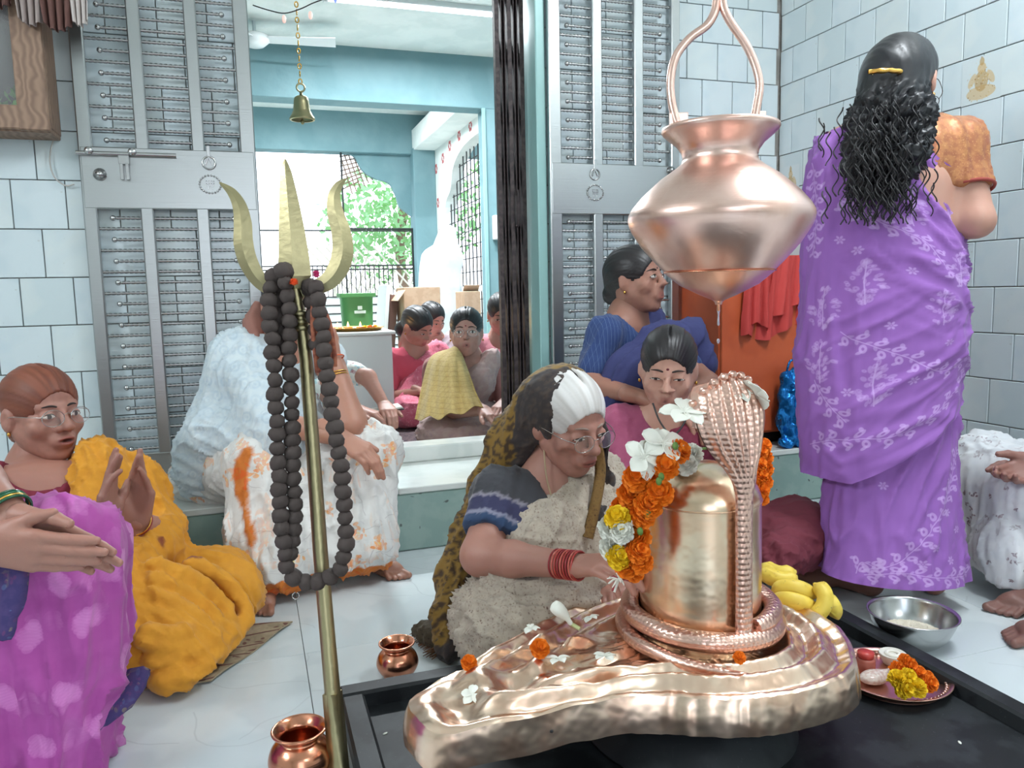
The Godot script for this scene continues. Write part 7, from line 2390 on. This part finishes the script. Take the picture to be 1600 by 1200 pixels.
func woman_edge() -> void:
	# only her lap, hand and foot show at the picture's edge
	var sk := lin(144, 103, 92)
	var p := person("woman in a white skirt with maroon sprigs seated by the tiled wall")
	var g := Geo.new()
	g.tint = sk
	var t := facing(Vector3(2.08, 0.9, -1.12), Vector3(-0.8, 0, -0.6), 0.0, 1.08)
	var b := Blob.new()
	b.cone(t * Vector3(0, -0.08, -0.03), Vector3(2.1, 0.75, -1.12), 0.052, 0.058, 0.03)
	b.cone(Vector3(2.13, 0.68, -1.27), Vector3(2.06, 0.68, -0.98), 0.055, 0.055, 0.04)
	b.chain([Vector3(2.13, 0.68, -1.27), Vector3(2.1, 0.47, -1.42), Vector3(2.142, 0.354, -1.606)], [0.05, 0.042, 0.027], 0.02)
	b.chain([Vector3(2.06, 0.68, -0.98), Vector3(1.98, 0.46, -1.12), Vector3(2.061, 0.401, -1.532)], [0.05, 0.042, 0.027], 0.02)
	b.cone(Vector3(2.1, 0.68, -1.12), Vector3(2.12, 0.3, -1.14), 0.08, 0.1, 0.05)
	b.chain([Vector3(2.12, 0.28, -1.14), Vector3(2.113, 0.336, -1.751), Vector3(2.088, 0.000, -1.491) + Vector3(0, 0.1, 0)], [0.08, 0.06, 0.034], 0.03)
	b.chain([Vector3(2.1, 0.28, -1.1), Vector3(2.116, 0.260, -1.613), Vector3(1.958, 0.000, -1.345) + Vector3(0, 0.1, 0)], [0.08, 0.06, 0.034], 0.03)
	b.build(0.012, g)
	hand(g, Vector3(2.142, 0.354, -1.606), Vector3(2.005, 0.387, -1.602) - Vector3(2.142, 0.354, -1.606), Vector3(0, -1, -0.2), -1.0, [0.15, 0.14, 0.16, 0.2, 0.1], 0.1, 1.05, sk)
	hand(g, Vector3(2.061, 0.401, -1.532), Vector3(1.952, 0.365, -1.554) - Vector3(2.061, 0.401, -1.532), Vector3(0, 0.6, 0.6), 1.0, [0.3, 0.3, 0.34, 0.36, 0.1], 0.08, 1.05, sk)
	foot(g, Vector3(2.088, 0.000, -1.491), -RT * 0.9 + BK * 0.25, -1.0, sk * 0.75, 1.0)
	foot(g, Vector3(1.958, 0.000, -1.345), -RT * 0.85 + BK * 0.2, 1.0, sk * 0.75, 1.0)
	head(p, g, t, {"skin": sk, "cell": 0.0048})
	obj("body", g, skin_mat(), p, Transform3D.IDENTITY, true)
	hair(p, t, Color8(36, 32, 34), Vector3(0, -0.03, -0.1))
	var bl := Blob.new()
	bl.cone(Vector3(2.13, 0.68, -1.27), Vector3(2.06, 0.68, -0.98), 0.064, 0.064, 0.05)
	bl.ell(Vector3(2.12, 0.5, -1.12), Vector3(0.15, 0.2, 0.15), 0.05)
	obj("blouse", bl.build(0.014).push(crease(Vector3.UP, 9.0, 0.006)), fabric(Color8(150, 60, 80)), p)
	var im := mottle(512, 0.01, 7, Color8(222, 224, 226), Color8(212, 216, 220))
	var rg := RandomNumberGenerator.new()
	rg.seed = 77
	for i in 50:
		var x := rg.randf() * 512
		var y := rg.randf() * 512
		for k in 5:
			dab(im, x + rg.randf_range(-10, 10), y + rg.randf_range(-8, 8), rg.randf_range(4, 8), rg.randf_range(2, 4), rg.randf() * 3, [Color8(98, 74, 84), Color8(124, 96, 104)][rg.randi() % 2], 0.75)
	var s := Blob.new()
	s.cone(Vector3(2.1, 0.3, -1.2), Vector3(2.137, 0.297, -1.780), 0.14, 0.13, 0.06)
	s.cone(Vector3(2.137, 0.297, -1.780), Vector3(2.109, 0.102, -1.723), 0.13, 0.12, 0.05)
	s.cone(Vector3(2.145, 0.258, -1.646), Vector3(2.054, 0.129, -1.596), 0.11, 0.1, 0.05)
	s.cone(Vector3(2.054, 0.129, -1.596), Vector3(2.030, 0.070, -1.555), 0.1, 0.08, 0.04)
	s.ell(Vector3(2.12, 0.27, -1.14), Vector3(0.18, 0.15, 0.18), 0.06)
	s.clip(Vector3.DOWN, -0.05, 0.008)
	obj("saree", s.build(0.0085).push(creases([[Vector3(2.083, 0.285, -1.723), Vector3(0.2, -1, 0.1), 9.5, 0.010, 0.15], [Vector3(2.009, 0.161, -1.573), Vector3(-0.2, -1, 0.1), 10.5, 0.011, 0.15]])), fabric(Color.WHITE, im, 2.6), p)
	var st := thing("low_stool", "low dark wooden stool under the woman in the sprigged skirt", "stool", Vector3(2.12, 0, -1.14))
	obj("seat", Geo.new().box(Vector3(0, 0.12, 0), Vector3(0.3, 0.03, 0.3), 0.005), M.wood, st)
	for q in [[-1, -1], [-1, 1], [1, -1], [1, 1]]:
		obj("leg", Geo.new().box(Vector3(0.12 * q[0], 0.053, 0.12 * q[1]), Vector3(0.03, 0.104, 0.03), 0.004), M.wood, st)

func women_hall() -> void:
	# the women seated on the hall floor
	var dim := scatter(Color8(222, 120, 140), Color8(214, 104, 128), [Color8(240, 190, 196), Color8(238, 180, 188)], 190, 2.5, 4.5, 51)
	var pk := sitter("woman in a pink dotted saree bending her head beside the white pedestal", Vector3(0.960, 0.702, -4.697), 0.126, BK * 0.55 + RT * 0.75 + Vector3(0, -0.45, 0), BK * 0.8 + RT * 0.5, {"skin": lin(184, 132, 116), "knee": 0.17, "lids": 0.8, "size": 1.05, "blouse": fabric(Color8(206, 84, 104)), "saree": fabric(Color.WHITE, dim, 5.0), "cell": 0.013, "wrap": true, "bun": Vector3(0, -0.055, -0.1), "bun_size": 0.05})
	sitter("woman half hidden behind the woman in pink dots", Vector3(1.185, 0.727, -5.262), 0.126, BK * 0.6 + RT * 0.6 + Vector3(0, -0.3, 0), BK, {"skin": lin(196, 146, 130), "knee": 0.17, "lids": 0.7, "size": 1.0, "blouse": fabric(Color8(206, 196, 200)), "saree": fabric(Color8(214, 200, 206)), "cell": 0.014})
	var mim := mottle(256, 0.02, 53, Color8(186, 152, 148), Color8(196, 166, 160))
	for i in 40:
		dab(mim, rnd.randf() * 256, rnd.randf() * 256, rnd.randf_range(5, 11), rnd.randf_range(3, 6), rnd.randf() * 3, Color8(160, 130, 150), 0.5)
	var ms := sitter("woman with spectacles wearing a mustard shawl over a mauve saree in the hall", Vector3(1.038, 0.704, -3.822), 0.126, BK * 0.95 + RT * 0.02 + Vector3(0, 0.06, 0), BK + RT * 0.1, {"skin": lin(190, 140, 126), "glasses": true, "rim": M.steel_bar, "open": 0.5, "bindi": Color8(140, 40, 50), "knee": 0.17, "size": 1.06, "blouse": fabric(Color8(168, 112, 108)), "saree": fabric(Color.WHITE, mim, 4.0), "cell": 0.012,
		"wrists": [Vector3(1.115, 0.391, -3.439), Vector3(1.004, 0.362, -3.441)]})
	var sim := mottle(256, 0.02, 54, Color8(188, 158, 92), Color8(200, 172, 108))
	for k in 9:
		for x in 256:
			sim.set_pixel(x, k * 28, Color8(150, 118, 66)); sim.set_pixel(k * 28, x, Color8(164, 132, 78)); sim.set_pixel(x, k * 28 + 1, Color8(150, 118, 66))
	var lf := smooth([Vector3(0.970, 0.622, -3.867), Vector3(0.857, 0.586, -3.847), Vector3(0.785, 0.457, -3.749), Vector3(0.714, 0.312, -3.616)], 8)
	var rf := smooth([Vector3(0.987, 0.595, -3.730), Vector3(0.981, 0.524, -3.596), Vector3(0.989, 0.447, -3.499), Vector3(1.003, 0.383, -3.423)], 8)
	var rows := []
	for k in lf.size():
		var row := []
		var v := float(k) / (lf.size() - 1)
		for n in 33:
			var u := n / 32.0
			var q: Vector3 = lf[k].lerp(rf[k], u)
			q += BK * (0.11 * sin(PI * u) * (0.6 + 0.4 * v) + 0.012 * sin(u * 30.0 + 3.0 * v) * v + 0.006 * sin(u * 61.0 - 4.0 * v) * v)
			q += Vector3(0, 0.03 * sin(PI * u) * (1.0 - v) - 0.01 * sin(u * 20.0) * v, 0)
			row.append(q)
		rows.append(row)
	obj("shawl", Geo.new().cloth(rows, -0.004), fabric(Color.WHITE, sim, 5.0), ms)
	bangles(ms, Vector3(1.156, 0.423, -3.483), RT, 0.03, [M.gold, M.gold])
	sitter("woman with dark swept-back hair in a plain pink saree beside the folding gate", Vector3(1.444, 0.770, -4.491), 0.126, BK * 0.9 + RT * 0.1 + Vector3(0, -0.3, 0), BK, {"skin": lin(182, 130, 116), "knee": 0.17, "lids": 0.8, "size": 1.08, "blouse": fabric(Color8(226, 140, 152)), "saree": fabric(Color8(232, 150, 164)), "cell": 0.013, "bun_size": 0.045})
	var eim := scatter(Color8(214, 212, 206), Color8(224, 222, 216), [Color8(60, 160, 190), Color8(90, 180, 200), Color8(150, 60, 80)], 60, 4, 12, 55)
	var el := sitter("woman in a white saree with turquoise flowers reaching past the trident", Vector3(0.255, 0.731, -3.875), 0.126, BK * 0.4 + RT * 0.85 + Vector3(0, -0.2, 0), RT * 0.7 + BK * 0.6, {"skin": lin(184, 134, 118), "knee": 0.17, "lids": 0.6, "size": 1.0, "blouse": fabric(Color.WHITE, eim, 4.0), "saree": fabric(Color.WHITE, eim, 3.0), "cell": 0.013, "elbows": [Vector3(0.514, 0.514, -3.708), Vector3(0.340, 0.439, -3.651)], "wrists": [Vector3(0.567, 0.396, -3.591), Vector3(0.443, 0.385, -3.557)]})
	# the turquoise cushion-like bag at her knee
	var tim := scatter(Color8(200, 220, 220), Color8(150, 206, 214), [Color8(50, 166, 196), Color8(224, 230, 226), Color8(90, 186, 206)], 60, 6, 18, 56)
	var tb := thing("turquoise_bag", "white and turquoise tie-dyed cloth bag at the edge of the hall floor", "bag", Vector3(Vector3(0.524, 0.284, -3.411).x, 0.126, Vector3(0.524, 0.284, -3.411).z))
	obj("bag_body", Blob.new().ell(Vector3(0, 0.085, 0), Vector3(0.085, 0.09, 0.05), 0.02).ell(Vector3(-0.03, 0.11, 0), Vector3(0.06, 0.06, 0.045), 0.03).clip(Vector3.DOWN, 0.0).build(0.009).push(crease(Vector3.UP, 12.0, 0.006)), fabric(Color.WHITE, tim, 5.0), tb)

# ---------------------------------------------------------------- the standing woman in purple
func woman_purple() -> void:
	var p := person("standing woman seen from behind in a purple embroidered saree")
	var sk := lin(193, 146, 129)
	var g := Geo.new()
	g.tint = sk
	var t := facing(Vector3(1.724, 1.436, -1.741), -BK * 0.62 + RT * 0.62 + Vector3(0, -0.25, 0), 0.0, 1.1)
	var neck := Vector3(1.777, 1.326, -1.763)
	var shr := Vector3(1.908, 1.289, -1.714)
	var shl := Vector3(1.624, 1.294, -1.842)
	var elr := Vector3(1.898, 1.068, -1.637)
	var wrr := Vector3(1.955, 1.034, -1.805)
	var b := Blob.new()
	b.cone(t * Vector3(0, -0.08, -0.03), neck, 0.054, 0.06, 0.03)
	b.cone(shr, shl, 0.058, 0.058, 0.05)
	b.ell(Vector3(1.801, 1.181, -1.790), Vector3(0.13, 0.15, 0.08), 0.05, Basis(RT, Vector3.UP, BK))
	b.chain([shr, elr, wrr], [0.052, 0.044, 0.03], 0.02)
	b.cone(Vector3(1.775, 1.160, -1.775), Vector3(1.724, 0.763, -1.764), 0.13, 0.14, 0.05)
	for q in [[Vector3(1.818, 0.760, -1.753), Vector3(1.849, 0.068, -1.689)], [Vector3(1.669, 0.763, -1.803), Vector3(1.674, 0.072, -1.748)]]:
		b.cone(q[0], q[1], 0.075, 0.036, 0.04)
	b.build(0.0115, g)
	hand(g, wrr, -BK * 0.9 - RT * 0.4, Vector3.UP, 1.0, [0.3, 0.3, 0.3, 0.3, 0.2], 0.05, 1.05, sk)
	foot(g, Vector3(1.668, -0.000, -1.734), -RT * 0.7 - BK * 0.65, 1.0, lin(150, 108, 94), 1.0)
	foot(g, Vector3(1.842, 0.000, -1.675), RT * 0.25 - BK * 0.9, -1.0, lin(150, 108, 94), 1.0)
	head(p, g, t, {"skin": sk, "cell": 0.0042, "glasses": true, "rim": M.dark})
	obj("body", g, skin_mat(), p, Transform3D.IDENTITY, true)
	# long curly hair
	var h := Blob.new()
	h.ell(t * Vector3(0, 0.034, -0.02), Vector3(0.09, 0.095, 0.102), 0.02, t.basis.orthonormalized())
	h.chain([t * Vector3(0, 0.0, -0.06), Vector3(1.660, 1.335, -1.708), Vector3(1.634, 1.248, -1.695), Vector3(1.627, 1.173, -1.698)], [0.085, 0.098, 0.094, 0.055], 0.03)
	h.cone(Vector3(1.598, 1.319, -1.726), Vector3(1.571, 1.173, -1.707), 0.05, 0.045, 0.03)
	h.cone(Vector3(1.690, 1.346, -1.678), Vector3(1.684, 1.245, -1.667), 0.05, 0.03, 0.03)
	h.cut(t * Vector3(0, -0.04, 0.088), Vector3(0.072, 0.105, 0.08), 0.008, t.basis.orthonormalized())
	var hg := h.build(0.0075)
	var ns := folds_noise
	var top := Vector3(1.693, 1.407, -1.727).y
	hg.push(func(q, _n):
		var low := 1.0 - smoothstep(top - 0.06, top + 0.04, q.y)
		var c := ns.get_noise_3dv(q * 3200.0)
		var c2 := ns.get_noise_3d(q.x * 5200.0, q.y * 3000.0 + 900.0 * sin(q.x * 40.0), q.z * 5200.0)
		return low * (0.02 * (0.4 - absf(c) * 2.0) + 0.012 * c2) + (1.0 - low) * 0.002 * ns.get_noise_3d(q.x * 9000.0, q.y * 900.0, q.z * 900.0))
	obj("hair", hg, mat(Color8(34, 34, 38), 0.38), p)
	var curls := Geo.new()
	for i in 260:
		var q := Vector3(1.569, 1.236, -1.641) + RT * rnd.randfn(0, 0.055) + Vector3(0, rnd.randf_range(-0.1, 0.13), 0) + BK * rnd.randf_range(-0.02, 0.035)
		var pts := []
		var ph := rnd.randf() * TAU
		for k in 12:
			pts.append(q + Vector3(0, -k * 0.0075, 0) + RT * 0.007 * sin(ph + k * 0.75) + BK * 0.007 * cos(ph + k * 0.75))
		curls.tube(smooth(pts, 2), 0.0019, 4)
	obj("curls", curls, mat(Color8(40, 38, 40), 0.55), p)
	obj("hair_clip", Geo.new().tube(smooth([Vector3(1.542, 1.443, -1.665), Vector3(1.568, 1.443, -1.640), Vector3(1.616, 1.441, -1.634)], 5), 0.0055, 8).push(crease(Vector3.UP, 90.0, 0.003)), M.gold, p)
	# blouse
	var bl := Blob.new()
	bl.cone(shr, shr.lerp(elr, 0.62), 0.062, 0.06, 0.03)
	bl.cone(shr, Vector3(1.758, 1.312, -1.789), 0.063, 0.064, 0.05)
	bl.ell(Vector3(1.800, 1.209, -1.762), Vector3(0.14, 0.15, 0.105), 0.05, Basis(RT, Vector3.UP, BK))
	bl.cut(Vector3(1.731, 1.358, -1.708), Vector3(0.055, 0.06, 0.1), 0.01)
	bl.clip(elr - shr, (elr - shr).normalized().dot(shr.lerp(elr, 0.62)), 0.004)
	var bim := scatter(Color8(184, 124, 78), Color8(160, 96, 66), [Color8(214, 166, 112), Color8(140, 76, 60), Color8(206, 150, 96)], 420, 1.5, 4.0, 61)
	var bm := fabric(Color.WHITE, bim, 7.0, 0.45)
	bm.metallic = 0.35
	obj("blouse", bl.build(0.0095).push(crease(elr - shr, 8.0, 0.006)), bm, p)
	obj("sleeve_hem", Geo.new().torus(shr.lerp(elr, 0.6), 0.0605, 0.005, Basis(RT, (shr - elr).normalized(), RT.cross((shr - elr).normalized())), 28, 6), fabric(Color8(150, 66, 58)), p)
	# saree: skirt and shoulder length as draped tubes
	var dk := Color8(144, 92, 174)
	var lt := Color8(192, 158, 214)
	var body := [[185.0, Vector3(1.635, 1.372, -1.848), Vector3(1.856, 1.366, -1.773)], [200.0, Vector3(1.582, 1.346, -1.862), Vector3(1.902, 1.338, -1.754)], [230.0, Vector3(1.532, 1.293, -1.872), Vector3(1.920, 1.284, -1.742)], [260.0, Vector3(1.515, 1.239, -1.871), Vector3(1.920, 1.229, -1.735)], [300.0, Vector3(1.503, 1.167, -1.867), Vector3(1.913, 1.157, -1.728)], [350.0, Vector3(1.494, 1.077, -1.858), Vector3(1.907, 1.067, -1.719)], [385.0, Vector3(1.490, 1.013, -1.852), Vector3(1.926, 1.003, -1.705)], [430.0, Vector3(1.484, 0.932, -1.844), Vector3(1.930, 0.922, -1.694)], [480.0, Vector3(1.477, 0.842, -1.835), Vector3(1.924, 0.831, -1.684)], [560.0, Vector3(1.465, 0.698, -1.821), Vector3(1.913, 0.687, -1.670)], [620.0, Vector3(1.458, 0.589, -1.810), Vector3(1.894, 0.579, -1.663)], [660.0, Vector3(1.456, 0.517, -1.802), Vector3(1.880, 0.507, -1.659)], [700.0, Vector3(1.457, 0.445, -1.792), Vector3(1.874, 0.435, -1.652)], [750.0, Vector3(1.462, 0.354, -1.780), Vector3(1.868, 0.345, -1.643)]]
	var skirt := [[380.0, Vector3(1.534, 1.021, -1.838), Vector3(1.895, 1.013, -1.716)], [480.0, Vector3(1.501, 0.841, -1.827), Vector3(1.893, 0.832, -1.695)], [640.0, Vector3(1.491, 0.552, -1.794), Vector3(1.873, 0.543, -1.666)], [700.0, Vector3(1.502, 0.444, -1.777), Vector3(1.877, 0.435, -1.651)], [745.0, Vector3(1.519, 0.362, -1.761), Vector3(1.879, 0.353, -1.640)], [800.0, Vector3(1.507, 0.266, -1.743), Vector3(1.868, 0.257, -1.621)], [850.0, Vector3(1.488, 0.179, -1.728), Vector3(1.858, 0.170, -1.603)], [896.0, Vector3(1.469, 0.104, -1.714), Vector3(1.855, 0.088, -1.584)]]
	var upper := [Vector2(-1.0, 215), Vector2(-0.75, 192), Vector2(-0.4, 190), Vector2(0.0, 216), Vector2(0.4, 248), Vector2(0.85, 286), Vector2(1.0, 300)]
	var lower := [Vector2(-1.0, 738), Vector2(-0.6, 742), Vector2(0.0, 704), Vector2(0.5, 668), Vector2(0.85, 636), Vector2(1.0, 622)]
	var im := Image.create(1024, 1024, false, Image.FORMAT_RGB8)
	im.fill(dk)
	var spot := func(q: Vector2) -> Vector2:
		var a := at_x(upper, q.x)
		var z := at_x(lower, q.x)
		return Vector2(acos(clampf(q.x, -1, 1)) / TAU * 1024.0, (q.y - a) / (z - a) * 1024.0)
	for line in [[Vector2(-0.688, 318), Vector2(-0.375, 345), Vector2(-0.023, 368), Vector2(0.250, 385), Vector2(0.523, 425), Vector2(0.797, 445)], [Vector2(-0.688, 515), Vector2(-0.375, 535), Vector2(0.016, 552), Vector2(0.406, 572), Vector2(0.797, 560), Vector2(0.977, 545)], [Vector2(-0.961, 690), Vector2(-0.609, 676), Vector2(-0.141, 668), Vector2(0.328, 640), Vector2(0.719, 600), Vector2(0.953, 560)], [Vector2(-0.953, 260), Vector2(-0.906, 330), Vector2(-0.938, 400)], [Vector2(-0.906, 590), Vector2(-0.805, 620), Vector2(-0.609, 650)], [Vector2(0.484, 290), Vector2(0.719, 310), Vector2(0.875, 340)]]:
		vine(im, smooth(line.map(spot), 8), lt)
	for q in [Vector2(-0.453, 440), Vector2(0.445, 478), Vector2(-0.336, 590), Vector2(0.133, 330), Vector2(-0.844, 480), Vector2(0.758, 330), Vector2(-0.859, 560), Vector2(0.719, 420)]:
		var c: Vector2 = spot.call(q)
		sprig(im, c.x, c.y, lt)
	for q in [Vector2(-0.609, 322), Vector2(-0.703, 378), Vector2(-0.180, 505), Vector2(0.094, 585), Vector2(-0.609, 605), Vector2(0.797, 390), Vector2(0.055, 425), Vector2(-0.688, 270), Vector2(0.523, 530), Vector2(-0.531, 395)]:
		var c: Vector2 = spot.call(q)
		floret(im, c.x, c.y, 13, lt)
	var im2 := Image.create(1024, 1024, false, Image.FORMAT_RGB8)
	im2.fill(dk)
	var spot2 := func(q: Vector2) -> Vector2: return Vector2(acos(clampf(q.x, -1, 1)) / TAU * 1024.0, (q.y - 380.0) / 516.0 * 1024.0)
	for line in [[Vector2(-0.609, 872), Vector2(-0.219, 858), Vector2(0.172, 820), Vector2(0.484, 775), Vector2(0.758, 720), Vector2(0.891, 690)], [Vector2(-0.609, 880), Vector2(-0.141, 872), Vector2(0.328, 878), Vector2(0.875, 882)], [Vector2(-0.703, 880), Vector2(-0.648, 862), Vector2(-0.453, 868)]]:
		vine(im2, smooth(line.map(spot2), 8), lt)
	for q in [Vector2(-0.391, 745), Vector2(0.312, 835), Vector2(0.562, 785), Vector2(0.734, 812), Vector2(0.562, 855), Vector2(0.133, 858)]:
		var c: Vector2 = spot2.call(q)
		floret(im2, c.x, c.y, 13, lt)
	var sk2 := drape_tube(skirt, [Vector2(-1, 380), Vector2(1, 380)], [Vector2(-1, 894), Vector2(0, 896), Vector2(1, 898)], 0.62)
	sk2.push(creases([[Vector3(1.435, 0.237, -1.562), Vector3(0.05, -1, 0), 10.1, 0.012, 0.2], [Vector3(1.616, 0.381, -1.519), Vector3(-0.5, -1, 0), 9.0, 0.014, 0.2], [Vector3(1.712, 0.215, -1.520), Vector3(0.1, -1, 0), 11.2, 0.014, 0.15]]))
	obj("saree_skirt", sk2, fabric_uv(im2), p)
	var pa := drape_tube(body, upper, lower, 0.66)
	pa.push(creases([[Vector3(1.713, 0.938, -1.577), RT * 0.9 + Vector3(0, -0.42, 0), 12.3, 0.013, 0.14], [Vector3(1.593, 1.055, -1.610), RT * 0.7 + Vector3(0, -0.7, 0), 9.0, 0.013, 0.16], [Vector3(1.442, 1.097, -1.719), Vector3(0.02, -1, 0), 11.2, 0.012, 0.16], [Vector3(1.419, 0.710, -1.679), Vector3(0.05, -1, 0), 10.1, 0.014, 0.2], [Vector3(1.571, 0.678, -1.571), RT * 0.9 + Vector3(0, 0.35, 0), 7.9, 0.013, 0.2], [Vector3(1.593, 0.529, -1.545), RT * 0.8 + Vector3(0, 0.45, 0), 9.0, 0.014, 0.15]]))
	obj("saree_drape", pa, fabric_uv(im), p)

func fabric_uv(im: Image) -> StandardMaterial3D:
	var m := mat(Color.WHITE, 0.75, 0.0, tex(im))
	m.rim_enabled = true
	m.rim = 0.25
	return m

func at_x(list: Array, x: float) -> float:
	for i in list.size() - 1:
		if x <= list[i + 1].x:
			return lerpf(list[i].y, list[i + 1].y, clampf((x - list[i].x) / (list[i + 1].x - list[i].x), 0, 1))
	return list[-1].y

# cloth hung as a closed tube through the given girths; upper and lower edges vary round it
func drape_tube(girth: Array, upper: Array, lower: Array, deep: float) -> Geo:
	var cols := 120
	var lines := 110
	var rows := []
	for j in lines + 1:
		var row := []
		for i in cols + 1:
			var a := TAU * i / cols
			var r := cos(a)
			var lv := lerpf(at_x(upper, r), at_x(lower, r), float(j) / lines)
			var k := 0
			while k < girth.size() - 2 and lv > girth[k + 1][0]: k += 1
			var f: float = (lv - girth[k][0]) / (girth[k + 1][0] - girth[k][0])
			var l: Vector3 = girth[k][1].lerp(girth[k + 1][1], f)
			var e: Vector3 = girth[k][2].lerp(girth[k + 1][2], f)
			var h := (e - l) * 0.5
			var dp := minf(h.length() * deep, 0.15)
			row.append((l + e) * 0.5 + h * r + BK * dp * sin(a))
		rows.append(row)
	return Geo.new().sheet(rows)

func floret(im: Image, x: float, y: float, r: float, c: Color) -> void:
	for k in 6:
		var d := Vector2.from_angle(TAU * k / 6.0) * r * 0.62
		dab(im, x + d.x, y + d.y, r * 0.42, r * 0.26, TAU * k / 6.0, c, 0.75)
	dab(im, x, y, r * 0.22, r * 0.22, 0, c, 0.6)

func sprig(im: Image, x: float, y: float, c: Color) -> void:
	var rg := RandomNumberGenerator.new()
	rg.seed = int(x * 7 + y)
	for k in 46:
		var t := rg.randf()
		var w := 40.0 * sin(PI * (0.1 + 0.85 * t))
		var xx := x + rg.randf_range(-w, w)
		var yy := y + 58.0 - 116.0 * t
		dab(im, xx, yy, rg.randf_range(6, 12), rg.randf_range(3.5, 6), (xx - x) * 0.04 + rg.randf_range(-0.5, 0.5) + 1.2, c, 0.5, 0.3 if k % 3 else 0.0)
	dabs(im, [Vector2(x, y + 64), Vector2(x + 3, y), Vector2(x - 3, y - 56)], 2.0, c, 0.6)

func vine(im: Image, pts: Array, c: Color) -> void:
	dabs(im, pts, 1.8, c, 0.6)
	var acc := 0.0
	var s := 1.0
	for i in range(1, pts.size()):
		acc += pts[i].distance_to(pts[i - 1])
		if acc > 15.0:
			acc = 0.0
			s = -s
			var d: Vector2 = (pts[i] - pts[i - 1]).normalized()
			var n := Vector2(-d.y, d.x) * s
			var q: Vector2 = pts[i] + n * 13
			dab(im, q.x, q.y, 14, 8, (d + n * 0.8).angle(), c, 0.75, 0.4)
			dab(im, q.x + n.x * 11, q.y + n.y * 11, 8, 5, (d - n).angle(), c, 0.7)
			dab(im, pts[i].x - n.x * 4, pts[i].y - n.y * 4, 8, 4, (d - n * 0.7).angle(), c, 0.6)
